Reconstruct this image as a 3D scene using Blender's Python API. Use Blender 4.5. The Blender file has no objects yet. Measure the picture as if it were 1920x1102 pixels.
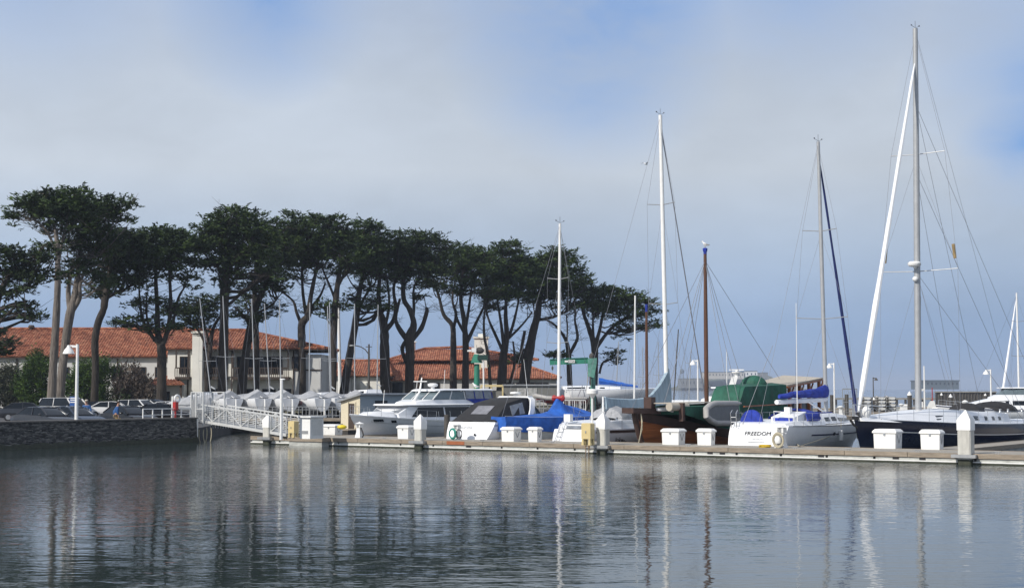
import bpy, math, random
import numpy as np
from mathutils import Vector, Matrix
PI=math.pi; R=math.radians
C=bpy.context.scene; col=C.collection
# ------------------------------------------------------------ camera
F=2880.0; H=3.3; PITCH=math.atan(177/F)
cam=bpy.data.objects.new('camera',bpy.data.cameras.new('camera')); col.objects.link(cam)
cam.data.sensor_width=36; cam.data.lens=F/1920*36; cam.data.clip_end=30000; cam.data.clip_start=.5
cam.location=(0,0,H); cam.rotation_euler=(PI/2+PITCH,0,0); C.camera=cam
C.render.resolution_x=1024; C.render.resolution_y=587
# ------------------------------------------------------------ light
SE=R(37); SA=math.atan2(-.66,-.75)          # sun elevation and azimuth (math angle in xy)
sd=Vector((math.cos(SE)*math.cos(SA),math.cos(SE)*math.sin(SA),math.sin(SE)))
sun=bpy.data.objects.new('sun',bpy.data.lights.new('sun','SUN')); col.objects.link(sun)
sun.data.energy=4.2; sun.data.angle=R(.6); sun.data.color=(1,.94,.85)
sun.rotation_euler=sd.to_track_quat('Z','Y').to_euler()
W=bpy.data.worlds.new('World'); C.world=W; W.use_nodes=True
nt=W.node_tree; nt.nodes.clear(); N=nt.nodes.new; LK=nt.links.new
out=N('ShaderNodeOutputWorld'); bg=N('ShaderNodeBackground'); LK(bg.outputs[0],out.inputs[0])
sky=N('ShaderNodeTexSky'); sky.sky_type='NISHITA'; sky.sun_disc=False
sky.sun_elevation=SE; sky.sun_rotation=PI/2-SA; sky.air_density=1.0; sky.dust_density=1.5
tc=N('ShaderNodeTexCoord'); sep=N('ShaderNodeSeparateXYZ'); LK(tc.outputs['Generated'],sep.inputs[0])
ramp=N('ShaderNodeValToRGB'); LK(sep.outputs[2],ramp.inputs[0])   # fog bank colour by height in the sky
el=ramp.color_ramp.elements
SK=[(0,(.275,.40,.62)),(.04,(.305,.43,.64)),(.085,(.43,.535,.69)),(.14,(.58,.645,.73)),(.195,(.53,.60,.70)),(.25,(.45,.54,.70)),(.6,(.46,.52,.64)),(1,(.5,.55,.66))]
el[0].position=SK[0][0]; el[0].color=(*SK[0][1],1); el[1].position=1; el[1].color=(*SK[-1][1],1)
for p,c_ in SK[1:-1]:
    e=el.new(p); e.color=(*c_,1)
mp=N('ShaderNodeMapping'); mp.inputs['Scale'].default_value=(1,1,2.2); LK(tc.outputs['Generated'],mp.inputs[0])
nz=N('ShaderNodeTexNoise'); nz.inputs['Scale'].default_value=5.5; nz.inputs['Detail'].default_value=5; nz.inputs['Roughness'].default_value=.5; LK(mp.outputs[0],nz.inputs[0])
def math_(op,a,b=None,c=None,clamp=False):
    m=N('ShaderNodeMath'); m.operation=op; m.use_clamp=clamp
    for i,v in enumerate((a,b,c)):
        if v is None: continue
        if isinstance(v,(int,float)): m.inputs[i].default_value=v
        else: LK(v,m.inputs[i])
    return m.outputs[0]
def skyblob(px,py,rad):     # openings in the fog, as directions
    d=Vector(((px-960)/F,math.cos(PITCH)-(551-py)/F*math.sin(PITCH),math.sin(PITCH)+(551-py)/F*math.cos(PITCH))).normalized()
    s=N('ShaderNodeVectorMath'); s.operation='DISTANCE'; LK(tc.outputs['Generated'],s.inputs[0]); s.inputs[1].default_value=d
    return math_('SUBTRACT',1,math_('DIVIDE',s.outputs['Value'],rad),clamp=True)
blue=None
for b in [(1110,30,.105,1.0),(1060,140,.05,.6),(500,-15,.075,.6),(1930,270,.055,.9),(1960,150,.09,.55),(1500,-60,.09,.45),(60,-60,.09,.25)]:
    v=math_('MULTIPLY',skyblob(*b[:3]),b[3]); blue=v if blue is None else math_('MAXIMUM',blue,v)
nz2=N('ShaderNodeTexNoise'); nz2.inputs['Scale'].default_value=17; nz2.inputs['Detail'].default_value=8; nz2.inputs['Roughness'].default_value=.6; nz2.inputs['Distortion'].default_value=.6; LK(mp.outputs[0],nz2.inputs[0])
nn=math_('ADD',math_('SUBTRACT',nz.outputs[0],.5),math_('MULTIPLY',math_('SUBTRACT',nz2.outputs[0],.5),.32))
bm=math_('MULTIPLY',blue,math_('ADD',math_('MULTIPLY',nn,3.2),.95),clamp=True)
mix=N('ShaderNodeMixRGB'); LK(bm,mix.inputs[0])
sc=N('ShaderNodeVectorMath'); sc.operation='SCALE'; LK(ramp.outputs[0],sc.inputs[0])
LK(math_('MULTIPLY',math_('ADD',math_('MULTIPLY',nn,.38),1.0),10.0),sc.inputs[3])     # the background strength is 0.1
LK(sc.outputs[0],mix.inputs[1]); 
skm=N('ShaderNodeMixRGB'); skm.blend_type='MIX'; skm.inputs[0].default_value=.72; LK(sky.outputs[0],skm.inputs[1]); skm.inputs[2].default_value=(2.0,3.9,8.0,1)
LK(skm.outputs[0],mix.inputs[2]); LK(mix.outputs[0],bg.inputs[0]); bg.inputs[1].default_value=.1
C.view_settings.view_transform='Standard'; C.view_settings.look='None'; C.view_settings.exposure=0; C.view_settings.gamma=1
C.cycles.max_bounces=6; C.cycles.volume_bounces=0; C.cycles.transparent_max_bounces=6
# ------------------------------------------------------------ geometry helpers
def P(px,py,Y):
    dx=(px-960)/F; dz=(551-py)/F; y=math.cos(PITCH)-dz*math.sin(PITCH); z=math.sin(PITCH)+dz*math.cos(PITCH)
    t=Y/y; return Vector((dx*t,Y,H+z*t))
def G(px,py,z):
    dx=(px-960)/F; dz=(551-py)/F; y=math.cos(PITCH)-dz*math.sin(PITCH); zz=math.sin(PITCH)+dz*math.cos(PITCH)
    t=(z-H)/zz; return Vector((dx*t,y*t,z))
def PX(px,Y,z=0):          # x for a pixel column at depth Y and height z
    d=Y*math.cos(PITCH)+(z-H)*math.sin(PITCH); return (px-960)/F*d
def XY(px,Y,z=0): return Vector((PX(px,Y,z),Y,z))
D0=Vector((-15.6,92.3,0)); U=Vector((.817,-.577,0)).normalized(); V=Vector((.577,.817,0)).normalized()
AU=math.atan2(U.y,U.x); AV=math.atan2(V.y,V.x)
ZD=.46
def onl(px,off=0,z=.46):   # the point of the dock line, moved off metres back, seen in column px
    A=D0+V*off; k=(px-960)/F; cp,sp=math.cos(PITCH),math.sin(PITCH)
    t=(k*(A.y*cp+(z-H)*sp)-A.x)/(U.x-k*U.y*cp); p=A+U*t; p.z=z; return p
random.seed(7); rng=np.random.default_rng(5)
class MB:
    def __init__(s): s.v=[]; s.f=[]
    def add(s,vs,fs):
        o=len(s.v); s.v+= [tuple(p) for p in vs]; s.f+=[tuple(i+o for i in q) for q in fs]; return s
    def bx(s,x0,x1,y0,y1,z0,z1,M=None):
        vs=[Vector((x,y,z)) for z in (z0,z1) for x,y in ((x0,y0),(x1,y0),(x1,y1),(x0,y1))]
        if M is not None: vs=[M@p for p in vs]
        return s.add(vs,[(3,2,1,0),(4,5,6,7),(0,1,5,4),(1,2,6,5),(2,3,7,6),(3,0,4,7)])
    def rot(s,c,sz,rz):
        M=Matrix.Translation(Vector(c))@Matrix.Rotation(rz,4,'Z'); a,b,d=sz
        return s.bx(-a/2,a/2,-b/2,b/2,0,d,M)
    def bar(s,a,b,w,h=None):      # rectangular bar between two points
        h=h or w; a=Vector(a); b=Vector(b); d=(b-a).normalized(); up=Vector((0,0,1)) if abs(d.z)<.95 else Vector((1,0,0))
        sx=d.cross(up).normalized()*w/2; sy=sx.cross(d).normalized()*h/2
        vs=[p+i*sx+j*sy for p in (a,b) for i,j in ((-1,-1),(1,-1),(1,1),(-1,1))]
        return s.add(vs,[(0,1,2,3),(7,6,5,4),(0,4,5,1),(1,5,6,2),(2,6,7,3),(3,7,4,0)])
    def tube(s,pts,r,n=8,sy=1):
        pts=[Vector(p) for p in pts]; rs=r if isinstance(r,(list,tuple)) else [r]*len(pts)
        rings=[]; prev=None
        for i,p in enumerate(pts):
            d=(pts[min(i+1,len(pts)-1)]-pts[max(i-1,0)]).normalized()
            if prev is None: a=d.orthogonal().normalized()
            else: a=(prev-d*prev.dot(d)).normalized()
            prev=a; b=d.cross(a); rings.append([p+(a*math.cos(2*PI*k/n)+b*math.sin(2*PI*k/n)*sy)*rs[i] for k in range(n)])
        return s.loft(rings)
    def loft(s,secs,closed=True,caps=True):
        n=len(secs[0]); o=len(s.v); vs=[p for q in secs for p in q]; fs=[]
        for i in range(len(secs)-1):
            for k in range(n if closed else n-1):
                a=i*n+k; b=i*n+(k+1)%n; fs.append((a,b,b+n,a+n))
        if caps and closed:
            fs.append(tuple(range(n))[::-1]); fs.append(tuple(range((len(secs)-1)*n,len(secs)*n)))
        return s.add(vs,fs)
    def lathe(s,c,prof,n=16):
        c=Vector(c); return s.loft([[c+Vector((r*math.cos(2*PI*k/n),r*math.sin(2*PI*k/n),z)) for k in range(n)] for r,z in prof])
    def ell(s,c,r,n=12,m=8):
        c=Vector(c); return s.loft([[c+Vector((r[0]*math.sin(PI*max(.02,min(.98,j/m)))*math.cos(2*PI*k/n),r[1]*math.sin(PI*max(.02,min(.98,j/m)))*math.sin(2*PI*k/n),-r[2]*math.cos(PI*j/m))) for k in range(n)] for j in range(m+1)])
    def slab(s,pts,th):           # planar polygon given a thickness
        pts=[Vector(p) for p in pts]; n=(pts[1]-pts[0]).cross(pts[2]-pts[0]).normalized()*th/2
        k=len(pts); vs=[p+n for p in pts]+[p-n for p in pts]
        return s.add(vs,[tuple(range(k)),tuple(range(2*k-1,k-1,-1))]+[(i,i+k,(i+1)%k+k,(i+1)%k) for i in range(k)])
    def prism(s,poly,z0,z1): 
        k=len(poly); return s.add([(x,y,z0) for x,y in poly]+[(x,y,z1) for x,y in poly],[tuple(range(k))[::-1],tuple(range(k,2*k))]+[(i,(i+1)%k,(i+1)%k+k,i+k) for i in range(k)])
def link(name,me,m,parent):
    o=bpy.data.objects.new(name,me); col.objects.link(o)
    if m is not None and not len(me.materials): me.materials.append(m)
    if parent is not None: o.parent=parent
    return o
def obj(name,mb,m,parent=None,sharp=.7,flat=False):
    me=bpy.data.meshes.new(name); me.from_pydata([tuple(p) for p in mb.v],[],mb.f); me.update()
    if not flat:
        me.polygons.foreach_set('use_smooth',[True]*len(me.polygons)); me.set_sharp_from_angle(angle=sharp)
    return link(name,me,m,parent)
def tag(o,label=None,cat=None,group=None,kind=None):
    if label: o['label']=label
    if cat: o['category']=cat
    if group: o['group']=group
    if kind: o['kind']=kind
    return o
def thing(name,label,cat,loc=(0,0,0),rz=0,group=None):
    o=bpy.data.objects.new(name,None); col.objects.link(o); o.location=loc; o.rotation_euler=(0,0,rz); o.empty_display_size=.3
    o.matrix_world=Matrix.Translation(Vector(loc))@Matrix.Rotation(rz,4,'Z')
    return tag(o,label,cat,group)
def struct(name,mb,m): return tag(obj(name,mb,m),kind='structure')
def dup(root,loc,rz,label):
    r=root.copy(); col.objects.link(r); r.location=loc; r.rotation_euler=(0,0,rz); r['label']=label
    for ch in list(root.children):
        c=ch.copy(); col.objects.link(c); c.parent=r
        for g in list(ch.children):
            d=g.copy(); col.objects.link(d); d.parent=c
    return r
def L2(o): return o.matrix_world.inverted()
def pos(o,loc,rz=0): o.matrix_world=Matrix.Translation(Vector(loc))@Matrix.Rotation(rz,4,'Z')
def text(s,size,m,parent,loc,xdir,up,name='lettering',ext=.004,shear=0):
    cu=bpy.data.curves.new(name,'FONT'); cu.body=s; cu.size=size; cu.extrude=ext; cu.align_x='CENTER'; cu.align_y='CENTER'; cu.shear=shear; cu.resolution_u=3
    t=bpy.data.objects.new(name,cu); col.objects.link(t); bpy.context.view_layer.update()
    me=bpy.data.meshes.new_from_object(t.evaluated_get(bpy.context.evaluated_depsgraph_get())); bpy.data.objects.remove(t)
    x=Vector(xdir).normalized(); y=Vector(up).normalized(); z=x.cross(y).normalized(); y=z.cross(x)
    M=Matrix((x,y,z)).transposed().to_4x4(); M.translation=Vector(loc); me.transform(M)
    me.materials.clear(); return link(name,me,m,parent)
# ------------------------------------------------------------ materials
def mat(name,c,rough=.6,metal=0,var=.12,sc=3,bump=0,bsc=20,spec=.5,c2=None,stretch=None,alpha=None):
    m=bpy.data.materials.new(name); m.use_nodes=True; t=m.node_tree; b=t.nodes['Principled BSDF']
    b.inputs['Roughness'].default_value=rough; b.inputs['Metallic'].default_value=metal; b.inputs['Specular IOR Level'].default_value=spec
    tc=t.nodes.new('ShaderNodeTexCoord'); v=tc.outputs['Object']
    if stretch:
        mp=t.nodes.new('ShaderNodeMapping'); mp.inputs['Scale'].default_value=stretch; t.links.new(v,mp.inputs[0]); v=mp.outputs[0]
    n=t.nodes.new('ShaderNodeTexNoise'); n.inputs['Scale'].default_value=sc; n.inputs['Detail'].default_value=6; n.inputs['Roughness'].default_value=.65; t.links.new(v,n.inputs[0])
    r=t.nodes.new('ShaderNodeValToRGB'); t.links.new(n.outputs[0],r.inputs[0])
    ca=tuple(x*(1-var) for x in c); cb=c2 or tuple(min(1,x*(1+var)) for x in c)
    r.color_ramp.elements[0].position=.32; r.color_ramp.elements[1].position=.68
    r.color_ramp.elements[0].color=(*ca,1); r.color_ramp.elements[1].color=(*cb,1); t.links.new(r.outputs[0],b.inputs['Base Color'])
    if bump:
        n2=t.nodes.new('ShaderNodeTexNoise'); n2.inputs['Scale'].default_value=bsc; n2.inputs['Detail'].default_value=4; t.links.new(v,n2.inputs[0])
        bp=t.nodes.new('ShaderNodeBump'); bp.inputs['Distance'].default_value=bump; bp.inputs['Strength'].default_value=.8; t.links.new(n2.outputs[0],bp.inputs['Height']); t.links.new(bp.outputs[0],b.inputs['Normal'])
    return m
M={}
M['gel']=mat('white_gelcoat',(.80,.815,.84),.3,var=.05,sc=1.2)
M['gelold']=mat('weathered_gelcoat',(.62,.62,.60),.45,var=.12,sc=2)
M['navy']=mat('navy_hull_paint',(.009,.017,.048),.18,var=.2)
M['navytrim']=mat('blue_trim',(.02,.03,.09),.4)
M['canvasblk']=mat('black_canvas',(.018,.018,.02),.85,var=.3,bump=.02,bsc=4)
M['blue']=mat('blue_canvas',(.014,.105,.45),.8,var=.3,sc=1.6,bump=.10,bsc=2.2)
M['royal']=mat('royal_blue_canvas',(.012,.035,.30),.8,var=.3,bump=.08,bsc=2.5)
M['navyc']=mat('navy_canvas',(.010,.022,.12),.8,var=.25,bump=.04,bsc=3)
M['greyblue']=mat('grey_blue_canvas',(.30,.39,.46),.85,var=.2,sc=1.5,bump=.05,bsc=2.5,stretch=(3,1,.6))
M['greyc']=mat('grey_cover',(.32,.33,.35),.85,var=.2,bump=.08,bsc=2.5)
M['green']=mat('green_tarp',(.011,.085,.055),.75,var=.35,sc=1.3,bump=.12,bsc=1.7)
M['alu']=mat('mast_aluminium',(.42,.43,.44),.4,.3,var=.08)
M['white']=mat('white_paint',(.80,.80,.78),.45,var=.09,sc=5,c2=(.84,.84,.83))
M['wire']=mat('rigging_wire',(.22,.23,.26),.5,.3)
M['steel']=mat('stainless_rail',(.55,.56,.57),.3,.8)
M['glass']=mat('dark_window',(.010,.014,.020),.12,var=.1,spec=.25)
M['glass2']=mat('tinted_screen',(.12,.16,.18),.08,var=.15)
M['vinyl']=mat('clear_vinyl_window',(.20,.22,.25),.15,var=.3,sc=2)
M['varn']=mat('varnished_planks',(.33,.105,.032),.35,var=.45,sc=1.4,stretch=(.35,1,7),bump=.006,bsc=6)
M['brown']=mat('brown_paint',(.055,.028,.022),.55,var=.2)
M['woodmast']=mat('varnished_mast',(.10,.045,.024),.4,var=.3,stretch=(8,8,.6))
M['tan']=mat('tan_canvas_roof',(.42,.38,.32),.85,var=.08)
M['rope']=mat('rope',(.42,.38,.28),.9,var=.2,sc=20)
M['teal']=mat('teal_hose',(.03,.25,.20),.5)
M['black']=mat('black_rubber',(.012,.012,.014),.6)
M['rib']=mat('grey_inflatable_tube',(.36,.35,.34),.5,var=.1)
M['ribd']=mat('inflatable_floor',(.13,.14,.15),.6)
M['red']=mat('red_paint',(.35,.02,.02),.45)
M['yellow']=mat('yellow_bucket',(.65,.42,.01),.45)
M['cream']=mat('cream_cabinet',(.62,.50,.25),.5,var=.08)
M['deckw']=mat('dock_planking',(.30,.28,.245),.85,var=.18,sc=2.5,bump=.01,bsc=14,stretch=(1,6,1))
M['waler']=mat('timber_waler',(.27,.225,.175),.85,var=.35,sc=3,stretch=(.6,2,6))
M['float']=mat('concrete_float',(.40,.41,.39),.8,var=.3,sc=2.2,stretch=(1,1,3))
M['algae']=mat('algae_waterline',(.035,.04,.025),.7,var=.4,sc=5)
M['pile']=mat('concrete_pile',(.50,.49,.45),.85,var=.15,sc=3,stretch=(2,2,.5),bump=.01)
M['piled']=mat('dark_timber_pile',(.07,.065,.06),.9,var=.35,sc=4,stretch=(2,2,.4))
M['galv']=mat('galvanised_steel',(.36,.37,.38),.5,.5,var=.15)
M['gangw']=mat('gangway_paint',(.55,.56,.56),.5,.1,var=.12)
M['asph']=mat('asphalt',(.06,.06,.062),.9,var=.25,sc=.6,bump=.01,bsc=30)
M['grass']=mat('dry_verge',(.10,.09,.045),.95,var=.4,sc=1)
M['conc']=mat('quay_concrete',(.26,.25,.23),.9,var=.25,sc=.8)
M['bulk']=mat('bulkhead_stain',(.06,.055,.05),.9,var=.4,sc=1.5,stretch=(1,1,3))
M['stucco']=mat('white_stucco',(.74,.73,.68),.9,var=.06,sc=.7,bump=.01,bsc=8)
M['stuccog']=mat('grey_and_shaded_stucco',(.54,.54,.53),.9,var=.08,sc=.5)  # grey walls, and the painted shade on the clubhouse's right-hand wall
M['timber']=mat('dark_timber',(.05,.035,.028),.8,var=.2)
M['creamw']=mat('cream_siding',(.62,.56,.42),.8,var=.06,stretch=(1,1,8))
M['bluew']=mat('blue_grey_siding',(.30,.36,.41),.8,var=.08,stretch=(1,1,8))
M['shedg']=mat('grey_corrugated',(.17,.17,.16),.8,var=.2,sc=2,stretch=(5,5,.3))
M['crane']=mat('crane_green',(.03,.21,.14),.5,var=.2,sc=2)
M['crane2']=mat('faded_crane_green',(.10,.26,.21),.6,var=.45,sc=1.5)
M['bark']=mat('dark_bark',(.040,.033,.028),.95,var=.6,sc=4,bump=.12,bsc=4,stretch=(2,2,.22))
M['barkp']=mat('pale_bark',(.15,.13,.115),.95,var=.5,sc=4,bump=.14,bsc=4,stretch=(2,2,.2))
M['car1']=mat('dark_grey_car_paint',(.055,.06,.07),.15,.4,var=.05)
M['car2']=mat('black_car_paint',(.008,.008,.01),.12,var=.05)
M['car3']=mat('white_car_paint',(.7,.7,.7),.2,var=.03)
M['car4']=mat('blue_grey_car_paint',(.05,.07,.11),.2,.3,var=.05)
M['lamp']=mat('headlamp_lens',(.6,.6,.6),.1,var=.05)
M['signb']=mat('sign_blue',(.015,.08,.30),.5)
M['skin']=mat('skin',(.42,.24,.17),.6,var=.05)
M['shirt']=mat('blue_shirt',(.025,.09,.25),.85,var=.15,bump=.01)
M['khaki']=mat('khaki_trousers',(.26,.21,.14),.9,var=.1)
M['hair']=mat('dark_hair',(.02,.015,.01),.8)
M['isle']=mat('island_scrub',(.10,.11,.08),.95,var=.4,sc=.02)
M['islew']=mat('pale_concrete',(.50,.47,.42),.9,var=.1,sc=.05)
M['far']=mat('grey_steel_pier',(.10,.13,.16),.8,var=.1,sc=.05)
def leafmat(name,a,b,sc=.55):
    m=mat(name,a,.75,var=0,sc=sc,c2=b,spec=.25); t=m.node_tree; p=t.nodes['Principled BSDF']
    r=[n for n in t.nodes if n.type=='VALTORGB'][0]; r.color_ramp.elements[0].position=.4; r.color_ramp.elements[1].position=.62
    return m
M['leaf']=leafmat('cypress_foliage',(.012,.026,.010),(.075,.118,.032))
M['leaf2']=leafmat('cypress_foliage_dull',(.010,.020,.010),(.055,.085,.026))
M['shrub']=leafmat('shrub_foliage',(.02,.05,.012),(.09,.15,.03),1.2)
M['twig']=leafmat('dry_twigs',(.07,.055,.045),(.17,.14,.12),1.5)
M['greyshrub']=leafmat('grey_green_shrub',(.04,.05,.035),(.12,.13,.09),1.2)
# clay tile: random tile-sized cells
def tilemat():
    m=bpy.data.materials.new('clay_roof_tiles'); m.use_nodes=True; t=m.node_tree; b=t.nodes['Principled BSDF']; b.inputs['Roughness'].default_value=.85; b.inputs['Specular IOR Level'].default_value=.2
    tc=t.nodes.new('ShaderNodeTexCoord'); mp=t.nodes.new('ShaderNodeMapping'); mp.inputs['Scale'].default_value=(3.4,2.6,5.5); t.links.new(tc.outputs['Object'],mp.inputs[0])
    vo=t.nodes.new('ShaderNodeTexVoronoi'); vo.inputs['Scale'].default_value=1; t.links.new(mp.outputs[0],vo.inputs[0])
    sp=t.nodes.new('ShaderNodeSeparateColor'); t.links.new(vo.outputs['Color'],sp.inputs[0])
    r=t.nodes.new('ShaderNodeValToRGB'); t.links.new(sp.outputs[0],r.inputs[0]); e=r.color_ramp.elements
    e[0].color=(.16,.062,.042,1); e[1].position=1; e[1].color=(.47,.23,.14,1); k=e.new(.55); k.color=(.33,.12,.068,1)
    n=t.nodes.new('ShaderNodeTexNoise'); n.inputs['Scale'].default_value=.35; n.inputs['Detail'].default_value=5; t.links.new(tc.outputs['Object'],n.inputs[0])
    mx=t.nodes.new('ShaderNodeMixRGB'); mx.blend_type='MULTIPLY'; mx.inputs[0].default_value=.6; t.links.new(r.outputs[0],mx.inputs[1])
    r2=t.nodes.new('ShaderNodeValToRGB'); r2.color_ramp.elements[0].position=.35; r2.color_ramp.elements[0].color=(.55,.5,.5,1); r2.color_ramp.elements[1].position=.65; r2.color_ramp.elements[1].color=(1,1,1,1)
    t.links.new(n.outputs[0],r2.inputs[0]); t.links.new(r2.outputs[0],mx.inputs[2]); t.links.new(mx.outputs[0],b.inputs['Base Color']); return m
M['tile']=tilemat()
def stonemat():
    m=bpy.data.materials.new('dark_quay_stone'); m.use_nodes=True; t=m.node_tree; b=t.nodes['Principled BSDF']; b.inputs['Roughness'].default_value=.8
    tc=t.nodes.new('ShaderNodeTexCoord'); mp=t.nodes.new('ShaderNodeMapping'); mp.inputs['Scale'].default_value=(3.6,3.6,11); t.links.new(tc.outputs['Object'],mp.inputs[0])
    vo=t.nodes.new('ShaderNodeTexVoronoi'); vo.inputs['Scale'].default_value=1.1; t.links.new(mp.outputs[0],vo.inputs[0])
    n=t.nodes.new('ShaderNodeTexNoise'); n.inputs['Scale'].default_value=1.6; n.inputs['Detail'].default_value=8; n.inputs['Roughness'].default_value=.7; t.links.new(mp.outputs[0],n.inputs[0])
    sp=t.nodes.new('ShaderNodeSeparateColor'); t.links.new(vo.outputs['Color'],sp.inputs[0])
    ad=t.nodes.new('ShaderNodeMath'); ad.operation='MULTIPLY'; t.links.new(sp.outputs[0],ad.inputs[0]); t.links.new(n.outputs[0],ad.inputs[1])
    r=t.nodes.new('ShaderNodeValToRGB'); t.links.new(ad.outputs[0],r.inputs[0]); e=r.color_ramp.elements
    e[0].color=(.018,.019,.020,1); e[1].position=.6; e[1].color=(.19,.185,.17,1); k=e.new(.25); k.color=(.060,.060,.060,1)
    t.links.new(r.outputs[0],b.inputs['Base Color'])
    bp=t.nodes.new('ShaderNodeBump'); bp.inputs['Distance'].default_value=.05; t.links.new(vo.outputs['Distance'],bp.inputs['Height']); bp.invert=True; t.links.new(bp.outputs[0],b.inputs['Normal']); return m
M['stone']=stonemat()
def watermat():
    m=bpy.data.materials.new('harbour_water'); m.use_nodes=True; t=m.node_tree; b=t.nodes['Principled BSDF']
    b.inputs['Base Color'].default_value=(.024,.036,.036,1); b.inputs['Roughness'].default_value=.04; b.inputs['IOR'].default_value=1.333
    tc=t.nodes.new('ShaderNodeTexCoord')
    def noise(scale,sx,sy,detail,rough=.5,dist=0):
        mp=t.nodes.new('ShaderNodeMapping'); mp.inputs['Scale'].default_value=(sx,sy,1); mp.inputs['Rotation'].default_value=(0,0,R(8)); t.links.new(tc.outputs['Object'],mp.inputs[0])
        n=t.nodes.new('ShaderNodeTexNoise'); n.inputs['Scale'].default_value=scale; n.inputs['Detail'].default_value=detail; n.inputs['Roughness'].default_value=rough; n.inputs['Distortion'].default_value=dist; t.links.new(mp.outputs[0],n.inputs[0]); return n.outputs[0]
    big=noise(.75,.42,1,3,.5,.5); small=noise(4.5,.6,1,2,.5); patch=noise(.035,1,1.6,3)
    r=t.nodes.new('ShaderNodeMapRange'); r.inputs[1].default_value=.38; r.inputs[2].default_value=.62; r.inputs[3].default_value=.5; r.inputs[4].default_value=1.3; t.links.new(patch,r.inputs[0])
    sp=t.nodes.new('ShaderNodeSeparateXYZ'); t.links.new(tc.outputs['Object'],sp.inputs[0]); rr=t.nodes.new('ShaderNodeMapRange'); rr.inputs[1].default_value=34; rr.inputs[2].default_value=62; rr.inputs[3].default_value=.7; rr.inputs[4].default_value=3.2; t.links.new(sp.outputs[1],rr.inputs[0])   # a breeze ruffles the water towards the dock
    r2=t.nodes.new('ShaderNodeMath'); r2.operation='MULTIPLY'; t.links.new(r.outputs[0],r2.inputs[0]); t.links.new(rr.outputs[0],r2.inputs[1]); r=r2
    b1=t.nodes.new('ShaderNodeBump'); b1.inputs['Distance'].default_value=WB1; b1.inputs['Strength'].default_value=1; t.links.new(big,b1.inputs['Height'])
    mu=t.nodes.new('ShaderNodeMath'); mu.operation='MULTIPLY'; t.links.new(small,mu.inputs[0]); t.links.new(r.outputs[0],mu.inputs[1])
    b2=t.nodes.new('ShaderNodeBump'); b2.inputs['Distance'].default_value=WB2; b2.inputs['Strength'].default_value=1; t.links.new(mu.outputs[0],b2.inputs['Height']); t.links.new(b1.outputs[0],b2.inputs['Normal'])
    t.links.new(b2.outputs[0],b.inputs['Normal']); return m
WB1=.020; WB2=.0075
M['water']=watermat()
# ------------------------------------------------------------ setting
Z0=.8
mb=MB(); mb.add([(-9000,-400,0),(9000,-400,0),(9000,9000,0),(-9000,9000,0)],[(0,1,2,3)]); struct('water',mb,M['water'])
WA=Vector((-27.5,82.6,0))-V*26; WB=Vector((-19.5,95,0))
land=[(WA.x-.3,WA.y+.2),(WB.x-.3,WB.y+.2),(-21,116),(PX(640,116),116),(PX(850,150),150),(PX(1120,150),150),(PX(1262,205),205),(PX(1262,320),320),(-500,420),(-500,60)]
mb=MB(); mb.prism(land,-1.5,Z0); struct('ground',mb,M['asph'])
# dry verge and kerb under the trees
mb=MB(); mb.prism([(-90,128),(PX(700,150),140),(PX(900,190),180),(PX(1230,220),222),(-90,262)][::1],Z0+.004,Z0+.1); struct('verge',mb,M['grass'])
mb=MB(); n_=Vector((-V.y,V.x,0))
mb.add([WA+n_*1.2+Vector((0,0,Z0+.1)),WB+n_*1.2+Vector((0,0,Z0+.1)),WB+n_*4+Vector((0,0,Z0+.1)),WA+n_*4+Vector((0,0,Z0+.1))],[(0,1,2,3)]); struct('pavement',mb,M['conc'])
# pier edge below the boat park
mb=MB(); mb.bx(-21,PX(640,116),115.5,115.98,.05,Z0+.06); mb.bx(PX(850,150),PX(1120,150),149.4,149.98,.05,Z0+.06); struct('bulkhead',mb,M['bulk'])
mb=MB(); mb.bx(-21,PX(640,116),115.2,116.6,Z0+.07,Z0+.28); struct('kerb',mb,M['waler'])
# quay wall: rough stone, thick
w=thing('quay_wall','dark rough stone quay wall rising from the water at left','wall',WA,math.atan2((WB-WA).y,(WB-WA).x))
Lw=(WB-WA).length; mb=MB(); nx=150; nz_=7
def wallface(y,sgn):
    for i in range(nx):
        pass
rows=[]
for j in range(nz_+1):
    rows.append([Vector((Lw*i/nx,-.02-random.random()*.07-(1-j/nz_)*.12,-.6+2.05*j/nz_)) for i in range(nx+1)])
mb.loft(rows,closed=False)
obj('stone_face',mb,M['stone'],w,sharp=.3)
mb=MB(); mb.loft([[Vector((Lw*i/nx,-.22-random.random()*.05,z)) for i in range(nx+1)] for z in (-.6,.02)]+[[Vector((Lw*i/nx,-.19,.20+random.random()*.14)) for i in range(nx+1)]],closed=False); obj('tide_band',mb,M['algae'],w,sharp=.3)
mb=MB(); mb.bx(0,Lw,.0,.6,-.6,1.44); mb.bx(-.02,Lw+.06,-.14,.66,1.442,1.53); obj('coping',mb,mat('coping_stone',(.15,.14,.13),.9,var=.35,sc=1.5),w)
mb=MB(); mb.bx(Lw,Lw+.1,-.12,.0,.0,1.5); obj('edge_strip',mb,M['white'],w)
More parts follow.
